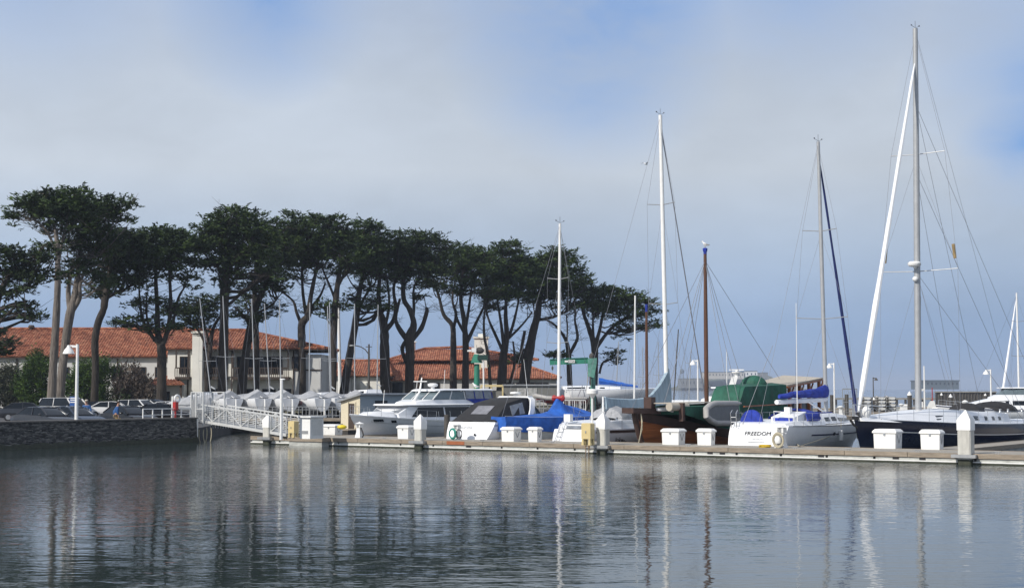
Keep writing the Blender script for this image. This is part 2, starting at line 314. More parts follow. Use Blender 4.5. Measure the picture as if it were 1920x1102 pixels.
# pathway strip on the far shore, distant island
def ridge(mb,pts,Y,depth,base=-2):
    secs=[]
    for px,py in pts:
        t=P(px,py,Y); h=t.z-base; x=t.x; secs.append([(x,Y-depth/2,base),(x,Y-depth*.28,base+h*.7),(x,Y-depth*.06,t.z),(x,Y+depth*.2,t.z*.95),(x,Y+depth/2,base)])
    mb.loft(secs,closed=True)
mb=MB(); pts=[]; prof=[(1262,727),(1272,724),(1285,717),(1300,712),(1318,708),(1338,705),(1360,704),(1395,704),(1420,702),(1436,703),(1448,708),(1462,716),(1480,722),(1500,727)]
for i in range(len(prof)-1):
    for k in range(4):
        t=k/4; pts.append((prof[i][0]*(1-t)+prof[i+1][0]*t,prof[i][1]*(1-t)+prof[i+1][1]*t+random.uniform(-.8,.8)))
pts.append(prof[-1]); ridge(mb,pts,3000,260); struct('island',mb,M['isle'])
def isl(name,label,cat,x0,x1,y0,y1,m,Y=2860,depth=60,win=0):
    a=P(x0,y1,Y); b=P(x1,y0,Y); c=((a.x+b.x)/2,Y,a.z-3); o=thing(name,label,cat,c); w_=(b.x-a.x)/2
    q=MB(); q.bx(-w_,w_,0,depth,0,b.z-a.z+3); obj('wall',q,m,o); q=MB(); q.bx(-w_-.6,w_+.6,-.6,depth+.6,b.z-a.z+3.01,b.z-a.z+4.2); obj('roof',q,M['far'],o)
    if win:
        for i in range(win):
            q=MB(); x=-w_+2*w_*(i+.5)/win; q.bx(x-w_/win*.3,x+w_/win*.3,-.25,-.02,(b.z-a.z)*.35+3,(b.z-a.z)*.7+3); obj('window',q,M['glass'],o)
    return o
isl('prison_block','long pale prison block along the island crest','building',1322,1395,698,707,M['islew'],win=12)
isl('island_building','short whitish block just right of the long island prison','building',1398,1420,696,706,M['white'],win=3)
isl('barracks','dark grey barracks low on the left shore of the island','building',1278,1318,710,724,M['shedg'],win=6)
isl('barracks','small ruin at the right end of the island crest','building',1430,1440,699,706,M['shedg'])
o=thing('water_tower','thin legged water tower standing up left of the island','tower',P(1279,720,2900))
q=MB()
for sx in (-3,3):
    for sy in (-3,3): q.bar((sx,sy,-5),(sx*.7,sy*.7,20),.8)
obj('legs',q,M['far'],o); q=MB(); q.lathe((0,0,20),[(.5,0),(4,1),(4,6),(.6,9)],12); obj('tank',q,M['far'],o)
isl('pier_shed','flat grey blue pier shed far out on the bay at right','pier shed',1728,1798,714.5,724,M['far'],Y=1500,depth=40,win=9)
# ------------------------------------------------------------ buildings
def roofplane(mb,e0,e1,r0,r1,pitch=.33,amp=.06):
    # corrugated tile slope: eave e0-e1, ridge r0-r1 (hips where the ridge is shorter)
    e0,e1,r0,r1=map(Vector,(e0,e1,r0,r1)); ux=(e1-e0); Lg=ux.length; ux.normalize()
    a=(r0-e0).dot(ux); b=(r1-e0).dot(ux); up=(r0-e0)-ux*a; Hs=up.length; up.normalize(); nrm=ux.cross(up).normalized()
    if nrm.z<0: nrm=-nrm
    n=max(2,int(Lg/pitch))*4
    def top(u):
        if u<a and a>1e-3: return Hs*u/a
        if u>b and Lg-b>1e-3: return Hs*(Lg-u)/(Lg-b)
        return Hs
    us=sorted(set([Lg*i/n for i in range(n+1)]+[min(max(a,0),Lg),min(max(b,0),Lg)]))
    lo=[];hi=[];un=[]
    for i,u in enumerate(us):
        w=amp*math.cos(2*PI*u/pitch); p=e0+ux*u
        un.append(p-nrm*.16); lo.append(p+nrm*w); hi.append(p+up*max(0,min(top(u),Hs))+nrm*w)
    rows=[un,lo]; 
    k=5
    for j in range(1,k+1): rows.append([l.lerp(h,j/k) for l,h in zip(lo,hi)])
    mb.loft(rows,closed=False)
def win(parent,c,w,h,nx=1,ny=1,frame=None,dirx=(1,0,0),out=(0,-1,0)):
    # window: frame with glass and bars on a wall facing `out`
    c=Vector(c); x=Vector(dirx); o=Vector(out); z=Vector((0,0,1)); q=MB()
    def b(x0,x1,z0,z1,d0,d1,mbq):
        vs=[c+x*xx+z*zz+o*d for zz in (z0,z1) for xx,d in ((x0,d0),(x1,d0),(x1,d1),(x0,d1))]
        mbq.add(vs,[(3,2,1,0),(4,5,6,7),(0,1,5,4),(1,2,6,5),(2,3,7,6),(3,0,4,7)])
    t=.09
    for s in (-1,1): b(s*w/2-t/2,s*w/2+t/2,-h/2,h/2,.003,.09,q); b(-w/2+t/2,w/2-t/2,s*(h/2-t/2)-t/2,s*(h/2-t/2)+t/2,.003,.085,q)
    for i in range(1,nx): xx=-w/2+w*i/nx; b(xx-.03,xx+.03,-h/2+t,h/2-t,.035,.08,q)
    for i in range(1,ny): zz=-h/2+h*i/ny; b(-w/2+t/2,w/2-t/2,zz-.03,zz+.03,.036,.075,q)
    f=obj('window',q,frame or M['timber'],parent); q=MB(); b(-w/2+t/2,w/2-t/2,-h/2+t,h/2-t,.003,.03,q); obj('pane',q,M['glass'],f)
    return f
def wallbox(parent,x0,x1,y0,y1,z0,z1,m,name='wall'):
    q=MB(); q.bx(x0,x1,y0,y1,z0,z1); return obj(name,q,m,parent)
def hiproof(parent,x0,x1,y0,y1,ze,zr,ra,rb,ov=.6,pitch=.33,yc=None):
    yc=(y0+y1)/2 if yc is None else yc
    q=MB(); a=(x0-ov,y0-ov,ze); b=(x1+ov,y0-ov,ze); c=(x1+ov,y1+ov,ze); d=(x0-ov,y1+ov,ze); r=(ra,yc,zr); s=(rb,yc,zr)
    roofplane(q,a,b,r,s,pitch); roofplane(q,b,c,s,s,pitch); roofplane(q,c,d,s,r,pitch); roofplane(q,d,a,r,r,pitch)
    o=obj('roof',q,M['tile'],parent,flat=False)
    q=MB()
    for p0,p1 in ((a,r),(b,s),(c,s),(d,r),(r,s)):
        if (Vector(p1)-Vector(p0)).length>.1: q.tube([Vector(p0)+Vector((0,0,.06)),Vector(p1)+Vector((0,0,.06))],.16,8)
    obj('ridge_tiles',q,M['tile'],o)
    q=MB(); q.bx(x0-ov+.12,x1+ov-.12,y0-ov+.12,y1+ov-.12,ze-.30,ze-.17); obj('eaves_board',q,M['timber'],parent)
    return o
# long hall at left
YA=188
xa0=PX(-120,YA); xa1=PX(318,YA)
A=thing('hall','long pale hall under a red tile roof, behind the leftmost trees','building',((xa0+xa1)/2,YA,Z0))
cx=(xa0+xa1)/2; hw=(xa1-xa0)/2; ze=P(200,667,YA).z-Z0; zr=P(200,619,YA+6).z-Z0
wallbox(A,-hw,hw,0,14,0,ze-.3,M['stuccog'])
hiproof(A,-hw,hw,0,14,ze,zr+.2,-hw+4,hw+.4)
for px in (52,118,218,262,300):
    win(A,(PX(px,YA)-cx,0,ze-2.2),1.3,1.7,2,2)
for px in (30,219): q=MB(); q.tube([(PX(px,YA)-cx,-.12,ze-.3),(PX(px,YA)-cx,-.12,0)],.09,8); obj('downpipe',q,M['timber'],A)
for px,h in ((92,.9),(22,.4),(215,.8)):
    q=MB(); q.lathe((PX(px,YA)-cx,7,zr),[(.25,0),(.25,h),(.45,h+.02),(.3,h+.3)],8); obj('roof_vent',q,M['timber'],A)
# low red porch roof in front of hall / wing
o=thing('porch','low porch with a small red tile roof beside the white wing','porch',((PX(262,181)+PX(345,181))/2,181,Z0))
hw2=(PX(345,181)-PX(262,181))/2; zp=P(300,719,181).z-Z0
wallbox(o,-hw2+.4,hw2-.3,1.2,5.5,0,zp-.1,M['stuccog']); q=MB(); 
roofplane(q,(-hw2,0,zp),(hw2,0,zp),(-hw2+1.5,5.8,P(300,703,186).z-Z0),(hw2-2.6,5.8,P(300,703,186).z-Z0)); obj('roof',q,M['tile'],o)
for x in (-hw2+.5,0,hw2-.5): q=MB(); q.bx(x-.12,x+.12,.3,.54,0,zp-.15); obj('post',q,M['timber'],o)
win(o,(0,1.2,1.1),1.2,2.1,1,1)
# two-storey wing
YB=184
xb0=PX(313,YB); xb1=PX(602,YB); cxb=(xb0+xb1)/2; hb=(xb1-xb0)/2
B=thing('clubhouse','two-storey white wing with wooden balconies and red tile roof','building',(cxb,YB,Z0))
bx_=lambda px,Y=YB: PX(px,Y)-cxb
zeb=P(450,652,YB).z-Z0; zrb=P(450,619,YB+7).z-Z0; zf=P(450,700,YB).z-Z0
xm=bx_(556)
wallbox(B,bx_(313),bx_(362),.0,14,0,zeb-.3,M['stucco'])
wallbox(B,bx_(362)+.003,bx_(548),1.6,14,0,zeb-.3,M['stucco'])
wallbox(B,bx_(548)+.003,bx_(600),.3,13,0,zeb-.75,M['stuccog'])  # this wall's shade is put into its colour with the greyer stucco
hiproof(B,bx_(313),bx_(600),0,13.6,zeb,zrb,bx_(322,YB+7),bx_(455,YB+7))
q=MB(); q.bx(bx_(549),bx_(602)+.05,.2,.29,zf+.35,zf+.5); obj('string_course',q,M['timber'],B)
# corner pilaster and chimney
q=MB(); q.bx(bx_(362),bx_(381),-1.0,1.59,0,P(370,625,YB).z-Z0); obj('chimney',q,M['stucco'],B)
q=MB(); t_=P(370,625,YB).z-Z0; q.bx(bx_(360),bx_(383),-1.2,1.8,t_,t_+.25); obj('chimney_cap',q,M['stucco'],B)
q=MB(); q.bx(bx_(425),bx_(433),.9,1.6,0,zeb-.35); obj('pilaster',q,M['stucco'],B)
def balcony(x0,x1,y0,y1,nm='balcony'):
    q=MB(); z=zf-.35; q.bx(x0,x1,y0,y1,z-.35,z-.05); o=obj(nm,q,M['timber'],B)
    q=MB(); q.bx(x0,x1,y0,y0+.08,z+.95,z+1.08)
    n=int((x1-x0)/.22)
    for i in range(n+1): x=x0+(x1-x0)*i/n; q.bx(x-.045,x+.045,y0+.015,y0+.065,z-.05,z+.95)
    obj('balustrade',q,M['timber'],o)
    for x in (x0+.1,x1-.1): q=MB(); q.bx(x-.08,x+.08,y0+.1,y0+.26,z+1.0,zeb-.31); obj('balcony_post',q,M['timber'],o)
balcony(bx_(331),bx_(358),-1.2,-.02); balcony(bx_(382),bx_(424),-.1,1.58); balcony(bx_(434),bx_(541),-.2,1.58)
for px,w,y in ((345,1.1,0),(396,1.2,1.6),(411,1.0,1.6),(448,1.1,1.6),(470,1.4,1.6),(492,1.4,1.6),(515,1.2,1.6)):
    win(B,(bx_(px),y,zf+1.0),w,2.1,2,1)
win(B,(bx_(558),.3,zf+1.3),1.5,1.5,2,2)
for px,y in ((340,0),(400,1.6),(458,1.6),(500,1.6),(530,1.6)): win(B,(bx_(px),y,1.4),1.5,2.1,2,1)
for px in (352,433,549): q=MB(); q.tube([(bx_(px),-.14 if px<360 else .2,zeb-.32),(bx_(px),-.14 if px<360 else .2,0)],.08,8); obj('downpipe',q,M['timber'],B)
# single-storey tiled building: low wing, main hip, upper roof
YC=222
def cbuild(x0,x1,ye,yr,ra,rb,Y,depth,label,m,porch=None,name='low_wing'):
    c=(PX(x0,Y)+PX(x1,Y))/2; o=thing(name,label,'building',(c,Y,Z0)); f=lambda p,YY=Y:PX(p,YY)-c
    ze=P(0,ye,Y).z-Z0; zr=P(0,yr,Y+depth/2).z-Z0
    wallbox(o,f(x0),f(x1),0,depth,0,ze-.3,m); hiproof(o,f(x0),f(x1),0,depth,ze,zr,f(ra,Y+depth/2),f(rb,Y+depth/2))
    return o,f,ze
o,f,ze=cbuild(598,650,703,683,604,640,210,8,'small tiled building peeking out right of the clubhouse wing','',name='outbuilding') if 0 else cbuild(598,650,703,683,604,640,210,8,'small tiled building peeking out right of the clubhouse wing',M['stuccog'],name='outbuilding')
o,f,ze=cbuild(612,727,703,676,640,727,YC-6,13,'low white wing with hipped tile roof and lit end wall','x' and M['stucco'],name='low_wing')
for px in (668,): win(o,(f(px),0,1.6),1.2,1.2,2,1)
q=MB(); q.bx(f(676),f(688),-.9,-.02,0,3.3); obj('gate_pier',q,M['stucco'],o)
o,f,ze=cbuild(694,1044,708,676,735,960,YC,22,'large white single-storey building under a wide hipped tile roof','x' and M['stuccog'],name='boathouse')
zu=P(0,674,YC+8).z-Z0; q=MB()
roofplane(q,(f(726,YC+8),8,zu),(f(1010,YC+8),8,zu),(f(795,YC+13),13.5,P(0,654,YC+13).z-Z0),(f(868,YC+13),13.5,P(0,651,YC+13).z-Z0)); u_=obj('upper_roof',q,M['tile'],o)
q=MB()
for a_,b_ in (((f(868,YC+13),13.5,P(0,650,YC+13).z-Z0),(f(1010,YC+8),8,zu)),((f(795,YC+13),13.5,P(0,653,YC+13).z-Z0),(f(868,YC+13),13.5,P(0,650,YC+13).z-Z0)),((f(795,YC+13),13.5,P(0,653,YC+13).z-Z0),(f(726,YC+8),8,zu))): q.tube([a_,b_],.2,8)
obj('ridge_tiles',q,M['tile'],u_)
q=MB(); roofplane(q,(f(730),-2.6,P(0,712,YC-2.6).z-Z0),(f(786),-2.6,P(0,712,YC-2.6).z-Z0),(f(730),1.5,ze+1.1),(f(786),1.5,ze+1.1)); obj('porch_roof',q,M['tile'],o)
q=MB(); q.bx(f(735),f(755),-.05,-.005,0,3.4); obj('doorway',q,M['glass'],o)
for px in (734,785): q=MB(); q.bx(f(px)-.15,f(px)+.15,-2.4,-2.1,0,P(0,712,YC-2.6).z-Z0-.2); obj('porch_post',q,M['timber'],o)
for px,w in ((787,1.0),(816,1.2),(955,1.3),(985,2.6),(1003,1.4),(1020,1.2)): win(o,(f(px),0,2.6),w,1.5,2,1)
q=MB(); zc=P(0,665,YC+6).z-Z0; q.bx(f(889,YC+6),f(915,YC+6),6,8.4,zc-4,P(0,634,YC+6).z-Z0); k=obj('chimney_stack',q,M['stucco'],o)
q=MB(); z5=P(0,634,YC+6).z-Z0; q.bx(f(887,YC+6),f(917,YC+6),5.8,8.6,z5,z5+.25); q.bx(f(896,YC+6),f(909,YC+6),6.5,7.9,z5+.25,z5+.7); obj('chimney_cap',q,M['stucco'],k)
q=MB(); q.bx(f(768,YC+14),f(778,YC+14),14,15,ze+1,P(0,642,YC+14).z-Z0); k=obj('chimney_stack',q,mat('pink_brick',(.42,.30,.27),.9,var=.2,sc=6),o); z6=P(0,642,YC+14).z-Z0; q=MB(); q.bx(f(766,YC+14),f(780,YC+14),13.8,15.2,z6,z6+.2); obj('chimney_cap',q,M['stucco'],k)
# low grey corrugated storage building, yellow frame, floating shed
def boxb(x0,x1,y0,y1,Y,depth,label,cat,name,m,roofm,slope=0):
    a=XY(x0,Y,1); b=XY(x1,Y,1); zb=G_(y1,Y); zt=G_(y0,Y); o=thing(name,label,cat,((a.x+b.x)/2,Y,zb)); w_=(b.x-a.x)/2
    q=MB(); q.bx(-w_,w_,0,depth,0,zt-zb); obj('wall',q,m,o); q=MB(); q.bx(-w_-.15,w_+.15,-.2,depth+.2,zt-zb+.004,zt-zb+.16); obj('roof',q,roofm,o); return o,w_,zt-zb
def G_(py,Y): return P(960,py,Y).z
o,w_,h_=boxb(944,1046,723,754,168,5,'long grey corrugated store with stained doors behind the railings','store','storage_shed',M['shedg'],M['galv'])
for x in (-w_*.5,-w_*.1): q=MB(); q.bx(x,x+1.0,-.06,-.01,.05,h_-.25); obj('door',q,mat('stained_door',(.35,.35,.34),.8,var=.5,sc=3),o)
o=thing('storage_rack','yellow steel storage frame at the left end of the grey store','frame',XY(922,166,Z0)+Vector((0,0,Z0-Z0))); o.location.z=Z0; bpy.context.view_layer.update()
q=MB(); hx=(PX(943,166)-PX(902,166))/2; zt=G_(723,166)-Z0
for sx in (-1,-.05,1): q.bar((sx*hx,0,0),(sx*hx,0,zt),.16)
q.bar((-hx,0,zt),(hx,0,zt),.22); q.bar((-hx,0,zt*.5),(hx,0,zt*.5),.14); obj('frame_bars',q,M['cream'],o); q=MB(); q.bx(-hx+.1,-.2,.3,2.2,.1,zt-.3); q.bx(.1,hx-.1,.3,2.2,.1,zt-.5); obj('crates',q,M['shedg'],o)
# shed on the floats behind the motor yacht
sh=thing('floating_shed','cream and blue-grey shed with a lean-to roof behind the motor yacht bow','shed',(PX(675,107,.5),107,.5),AV)
# local x along V (away), y=left (=-U)
wd=1.75; hf=G_(741,107)-.5; hl=G_(753,108)-.5; ln=9.5
q=MB(); q.loft([[(0,0,0),(0,0,hf),(0,wd,hl),(0,wd,0)],[(ln,0,0),(ln,0,hf),(ln,wd,hl),(ln,wd,0)]]); obj('wall',q,M['bluew'],sh,flat=True)
q=MB(); q.slab([(-.012,0.0,0),(-.012,0,hf-.01),(-.012,wd,hl-.01),(-.012,wd,0)],.02); obj('end_wall',q,M['creamw'],sh,flat=True)
q=MB(); q.slab([(-.25,-.25,hf+.10),(ln+.2,-.25,hf+.10),(ln+.2,wd+.2,hl+.02),(-.25,wd+.2,hl+.02)],.12); obj('roof',q,M['galv'],sh,flat=True)
q=MB(); q.bx(-.07,-.028,.45,1.0,.02,1.75); obj('door',q,M['timber'],sh)
q=MB(); q.bx(-.09,-.028,.36,.44,0,1.85); q.bx(-.09,-.028,1.01,1.09,0,1.85); obj('door_frame',q,M['creamw'],sh)
for x0,x1 in ((1.6,2.9),(5.0,5.6)):
    q=MB(); q.bx(x0,x1,-.05,-.005,1.0,1.95); w9=obj('window',q,M['glass'],sh); q=MB(); q.bx(x0-.1,x1+.1,-.08,-.004,.9,.99); obj('sill',q,M['creamw'],w9)
sf=thing('shed_float','low dark float carrying the lean-to shed','float',sh.location-Vector((0,0,.5)),AV)
q=MB(); q.bx(-2.4,ln+.4,-1.0,wd+.5,-.3,.44); obj('pontoon',q,M['bulk'],sf); q=MB(); q.bx(-2.45,ln+.45,-1.05,wd+.55,.442,.497); obj('deck_boards',q,M['waler'],sf)
# ------------------------------------------------------------ trees
def leafmesh(name,pads,parent,m,leaf=.55,up=.12,per=75,wid=.30,th=.25):
    vs=[];n=0
    for (c,r,hz) in pads:
        k=int(per*max(.5,(r/1.1)**2)); a=rng.uniform(0,2*PI,k); rr=np.sqrt(rng.uniform(0,1,k))*r
        ctr=np.stack([c[0]+rr*np.cos(a),c[1]+rr*np.sin(a),c[2]+rng.normal(0,th,k)*hz-.25*(rr/r)**2*hz],1)
        a2=a+rng.normal(0,.55,k); tilt=up+rng.normal(0,.28,k)+.1
        d=np.stack([np.cos(a2)*np.cos(tilt),np.sin(a2)*np.cos(tilt),np.sin(tilt)],1)
        s=np.cross(d,rng.normal(0,1,(k,3))+np.array([0,0,.8])); s/=np.linalg.norm(s,axis=1,keepdims=True)+1e-9
        L=(leaf*rng.uniform(.55,1.25,k))[:,None]; w=L*wid
        vs.append(np.stack([ctr-d*L*.5-s*w*.25,ctr-d*L*.1-s*w*.5,ctr+d*L*.55,ctr-d*L*.05+s*w*.55],1).reshape(-1,3))
    v=np.concatenate(vs); nf=len(v)//4; me=bpy.data.meshes.new(name); me.vertices.add(len(v)); me.vertices.foreach_set('co',v.astype(np.float32).ravel())
    me.loops.add(nf*4); me.loops.foreach_set('vertex_index',np.arange(nf*4,dtype=np.int32)); me.polygons.add(nf); me.polygons.foreach_set('loop_start',np.arange(0,nf*4,4,dtype=np.int32)); me.update(calc_edges=True)
    return link(name,me,m,parent)
def tuftmesh(name,pads,parent,m,nt=13,nl=9):
    # each pad is a flat spray of tufts, every tuft a narrow bundle of scale-leaf blades pointing outwards and a little up
    vs=[]
    for (c,r,hz) in pads:
        K=int(nt*max(.6,(r/1.0)**1.6)); a=rng.uniform(0,2*PI,K); rr=np.sqrt(rng.uniform(.02,1,K))*r
        b=np.stack([c[0]+rr*np.cos(a),c[1]+rr*np.sin(a),c[2]+rng.normal(0,.16,K)-.22*(rr/r)**2],1)
        a2=a+rng.normal(0,.5,K); ti=.22+rng.normal(0,.22,K); L=rng.uniform(.55,1.15,K)
        ax=np.stack([np.cos(a2)*np.cos(ti),np.sin(a2)*np.cos(ti),np.sin(ti)],1)
        b=np.repeat(b,nl,0); ax=np.repeat(ax,nl,0); L=np.repeat(L,nl); n=len(b)
        f=rng.uniform(-.15,.75,n); ctr=b+ax*(f*L)[:,None]+rng.normal(0,.05,(n,3))
        d=ax+rng.normal(0,.33,(n,3)); d/=np.linalg.norm(d,axis=1,keepdims=True)
        s=np.cross(d,rng.normal(0,.7,(n,3))+np.array([0,0,1.0])); s/=np.linalg.norm(s,axis=1,keepdims=True)+1e-9
        l=rng.uniform(.22,.50,n)[:,None]; w=l*.34
        vs.append(np.stack([ctr-d*l*.5,ctr-s*w*.5,ctr+d*l*.6,ctr+s*w*.5],1).reshape(-1,3))
    v=np.concatenate(vs); nf=len(v)//4; me=bpy.data.meshes.new(name); me.vertices.add(len(v)); me.vertices.foreach_set('co',v.astype(np.float32).ravel())
    me.loops.add(nf*4); me.loops.foreach_set('vertex_index',np.arange(nf*4,dtype=np.int32)); me.polygons.add(nf); me.polygons.foreach_set('loop_start',np.arange(0,nf*4,4,dtype=np.int32)); me.update(calc_edges=True)
    return link(name,me,m,parent)
def tree(label,Y,trunks,crowns,bark='bark',leaf='leaf',dens=1.0,limbs=4,drop=0,name='cypress_tree'):
    """trunks: lists of (px,py,width px); crowns: (px,py,rx,ry) as seen from the quay"""
    b0=trunks[0][0]; base=P(b0[0],b0[1],Y); base.z=Z0+.08; o=thing(name,label,'tree',base); tz=base
    pxm=Y/F; q=MB(); nodes=[]
    for ti,tr in enumerate(trunks):
        pts=[];rs=[]
        yo=0
        for i,(px,py,wd) in enumerate(tr):
            if i: yo+=random.uniform(-.6,.6)
            p=P(px,py,Y+yo)-tz
            if ti==0 and i==0: p=Vector((0,0,-.3))
            pts.append(p); rs.append(wd*pxm/2*.80)
        # smooth path
        P2=[];R2=[]
        for i in range(len(pts)-1):
            a,b=pts[i],pts[i+1]; pa=pts[i-1] if i else a; pb=pts[i+2] if i+2<len(pts) else b
            for k in range(4):
                t=k/4; P2.append(.5*((2*a)+(-pa+b)*t+(2*pa-5*a+4*b-pb)*t*t+(-pa+3*a-3*b+pb)*t**3)); R2.append((rs[i]*(1-t)+rs[i+1]*t)*random.uniform(.93,1.07))
        P2.append(pts[-1]); R2.append(rs[-1])
        if ti==0: R2[0]*=1.25
        q.tube(P2,R2,10); nodes+= [(p,r) for p,r in list(zip(P2,R2))[len(P2)//3:]]
    pads=[]
    for (cx_,cy_,rx,ry) in crowns:
        rx*=1.06; ry*=1.14
        for _ in range(1):
            c=P(cx_,cy_,Y)-tz; ax=rx*pxm; az=ry*pxm; ay=max(ax*.85,1.2); vol=ax*az; n=max(6,int(8.5*vol*dens/1.0))
            yo=random.uniform(-.3,.3)*ax
            cand=[]
            for k in range(n):
                u=random.uniform(-1,1); th=random.uniform(0,2*PI); rr=random.uniform(.35,1)**.6; s=math.sqrt(1-u*u)
                p=c+Vector((ax*.86*rr*s*math.cos(th),yo+ay*rr*s*math.sin(th),az*.86*rr*u)); r=min(1.35,max(.55,ax*.38))*random.uniform(.7,1.15)
                pads.append((p,r,min(1,az/1.2))); cand.append(p)
            low=[nd for nd in nodes if nd[0].z<c.z+.3*az] or nodes
            st=min(low,key=lambda nd:(nd[0]-c).length+.2*abs(nd[0].z-c.z))
            for k in range(limbs+int(ax)):
                e=random.choice(cand); s0=st[0] if k==0 else random.choice(sorted(low,key=lambda nd:(nd[0]-e).length)[:6])[0]
                L_=(e-s0).length
                if L_<.6: continue
                mid=s0.lerp(e,.5)+Vector((random.uniform(-.12,.12),random.uniform(-.12,.12),-.12+drop))*L_
                m1=s0.lerp(mid,.5)+Vector((random.uniform(-.05,.05),0,-.05))*L_; m2=mid.lerp(e,.55)+Vector((random.uniform(-.06,.06),0,.04))*L_
                r0=min(st[1]*.6,.035*L_+.05); q.tube([s0,m1,mid,m2,e],[r0,r0*.8,r0*.62,r0*.42,r0*.15],6)
                for kk in range(3):
                    e2=random.choice(cand); mm=(mid+m2)/2
                    if (e2-mm).length<L_*.9 and (e2-mm).length>.3: q.tube([mm,mm.lerp(e2,.5)+Vector((0,0,-.06))*L_,e2],[r0*.4,r0*.28,r0*.1],5)
    low=[nd for nd in nodes if nd[1]<.3] or nodes
    for k in range(90):      # fine dead twigs below and inside the crown
        nd=random.choice(low)[0] if k%3 else (random.choice(pads)[0]+Vector((0,0,-.3))); a=random.uniform(0,2*PI); l=random.uniform(.8,2.6); e=nd+Vector((math.cos(a)*l,math.sin(a)*l*.7,random.uniform(-.25,.75)*l)); m_=nd.lerp(e,.5)+Vector((0,0,-.08*l))
        q.tube([nd,m_,e],[.035,.024,.008],4)
        for j in (0,1):
            f=nd.lerp(e,random.uniform(.4,.8)); q.tube([f,f+Vector((random.uniform(-.6,.6),random.uniform(-.4,.4),random.uniform(-.1,.6)))],[.018,.006],3)
    # thin hanging sprays under the crown
    for (cx_,cy_,rx,ry) in crowns:
        if ry<11: continue
        for k in range(2+int(rx*pxm*dens*.8)):
            c=P(cx_+random.uniform(-.8,.8)*rx,cy_+ry*random.uniform(1.0,2.2),Y+random.uniform(-2.5,2.5))-tz; pads.append((c,random.uniform(.35,.75),.6))
            nd=min(nodes,key=lambda n_:(n_[0]-c).length); 
            if (nd[0]-c).length<7: q.tube([nd[0],nd[0].lerp(c,.5)+Vector((0,0,.3)),c],[.06,.04,.012],4)
    obj('trunk',q,M[bark],o,sharp=1.2)
    tuftmesh('crown',pads,o,M[leaf])
    return o
TY=lambda px:150+(px-100)*.065
tree('cypress with a straight pale trunk beside the white lamp post',TY(95),[[(95,768,24),(99,700,20),(104,620,18),(108,540,15),(108,470,12),(104,430,8)],[(108,500,8),(120,440,6),(135,400,4)],[(106,470,7),(85,430,5),(60,408,3)]],
 [(80,375,50,14),(125,366,55,14),(60,394,52,12),(110,385,70,18),(28,403,22,6),(125,405,52,18),(105,430,26,16),(150,395,40,18)],'barkp')
tree('tallest cypress, pale forked trunk leaning right near the lamp post',TY(120)+3,[[(110,770,20),(116,700,20),(122,650,19),(131,590,20),(140,555,16),(146,515,12),(150,470,9),(160,420,6)],[(131,590,12),(149,560,10),(150,535,8),(160,500,6)],[(132,590,12),(128,545,11),(135,500,8)]],
 [(190,380,58,16),(225,386,34,12),(170,395,50,18),(215,405,38,12),(170,425,40,20),(150,450,30,20),(180,455,45,26),(150,500,40,16),(190,530,35,14),(120,510,20,10)],'barkp')
tree('cypress half out of frame at left with drooping lower boughs',TY(0)-5,[[(-30,768,22),(-22,650,20),(-5,560,18),(10,530,12),(30,500,8)],[(-8,560,10),(20,545,7),(45,545,4)]],
 [(10,478,50,22),(60,480,45,22),(20,510,45,18),(75,510,40,20),(90,470,26,20),(20,550,26,14),(48,572,22,12),(10,585,20,8),(60,590,20,8),(-10,620,22,5)],drop=.12,dens=.8,leaf='leaf2')
o_=tree('low dark bough of a cypress reaching in from the left edge',TY(0)-12,[[(-45,768,16),(-40,700,12),(-25,660,8),(-5,645,5),(20,636,3)]],[(8,642,22,6),(-15,650,20,8),(0,658,16,4)],dens=1.2,leaf='leaf2')
tree('cypress with a dark S-bent trunk between hall and lamp post',TY(178)+6,[[(176,760,18),(179,690,17),(178,640,17),(184,605,16),(194,580,15),(197,560,18),(205,520,12),(210,480,8)],[(196,565,10),(180,545,8),(165,530,5)],[(198,560,9),(220,548,7),(240,540,4)]],
 [(250,440,40,20),(215,450,45,26),(265,465,42,26),(225,490,52,24),(190,500,36,18),(235,525,44,12),(190,545,26,8),(275,505,26,16)],leaf='leaf2')
tree('many-stemmed cypress left of the white clubhouse wing',TY(303),[[(303,765,24),(303,700,21),(303,655,21),(296,625,14),(295,580,11),(292,520,8),(295,470,5)],[(304,650,12),(285,630,9),(268,600,7),(262,560,5),(260,520,3)],[(304,648,12),(314,620,11),(320,575,9),(318,520,7),(315,470,5)],[(306,640,9),(325,600,8),(334,560,6),(345,540,4)],[(290,640,7),(276,600,5),(275,555,4)]],
 [(300,435,52,14),(280,455,45,22),(325,455,45,24),(300,485,52,24),(345,480,36,26),(270,520,30,12),(345,515,24,12),(285,560,34,12),(325,575,26,10),(262,598,42,8),(222,604,20,5),(305,612,42,10),(255,570,22,7)],dens=.85)
tree('short dark cypress growing low between two taller trunks at the clubhouse',TY(392)+4,[[(388,755,14),(389,700,13),(394,650,11),(400,615,8),(415,590,5)],[(392,660,7),(372,620,5),(350,600,3)],[(394,650,6),(384,610,5),(380,580,3)]],
 [(375,560,36,10),(350,580,42,12),(385,590,40,14),(360,605,32,10),(395,570,25,10)],leaf='leaf2')
tree('cypress with ivy-thick straight trunk, left one of the clubhouse pair',TY(418)-4,[[(416,762,26),(418,690,23),(420,620,21),(421,560,20),(424,505,16),(430,460,10),(440,420,6)]],
 [(400,405,30,10),(440,396,42,12),(480,408,34,14),(395,430,34,16),(440,425,55,22),(490,440,34,20),(400,460,48,22),(450,460,50,22),(425,495,44,20),(420,525,20,16),(480,480,36,22),(365,455,26,20),(500,500,26,18)])
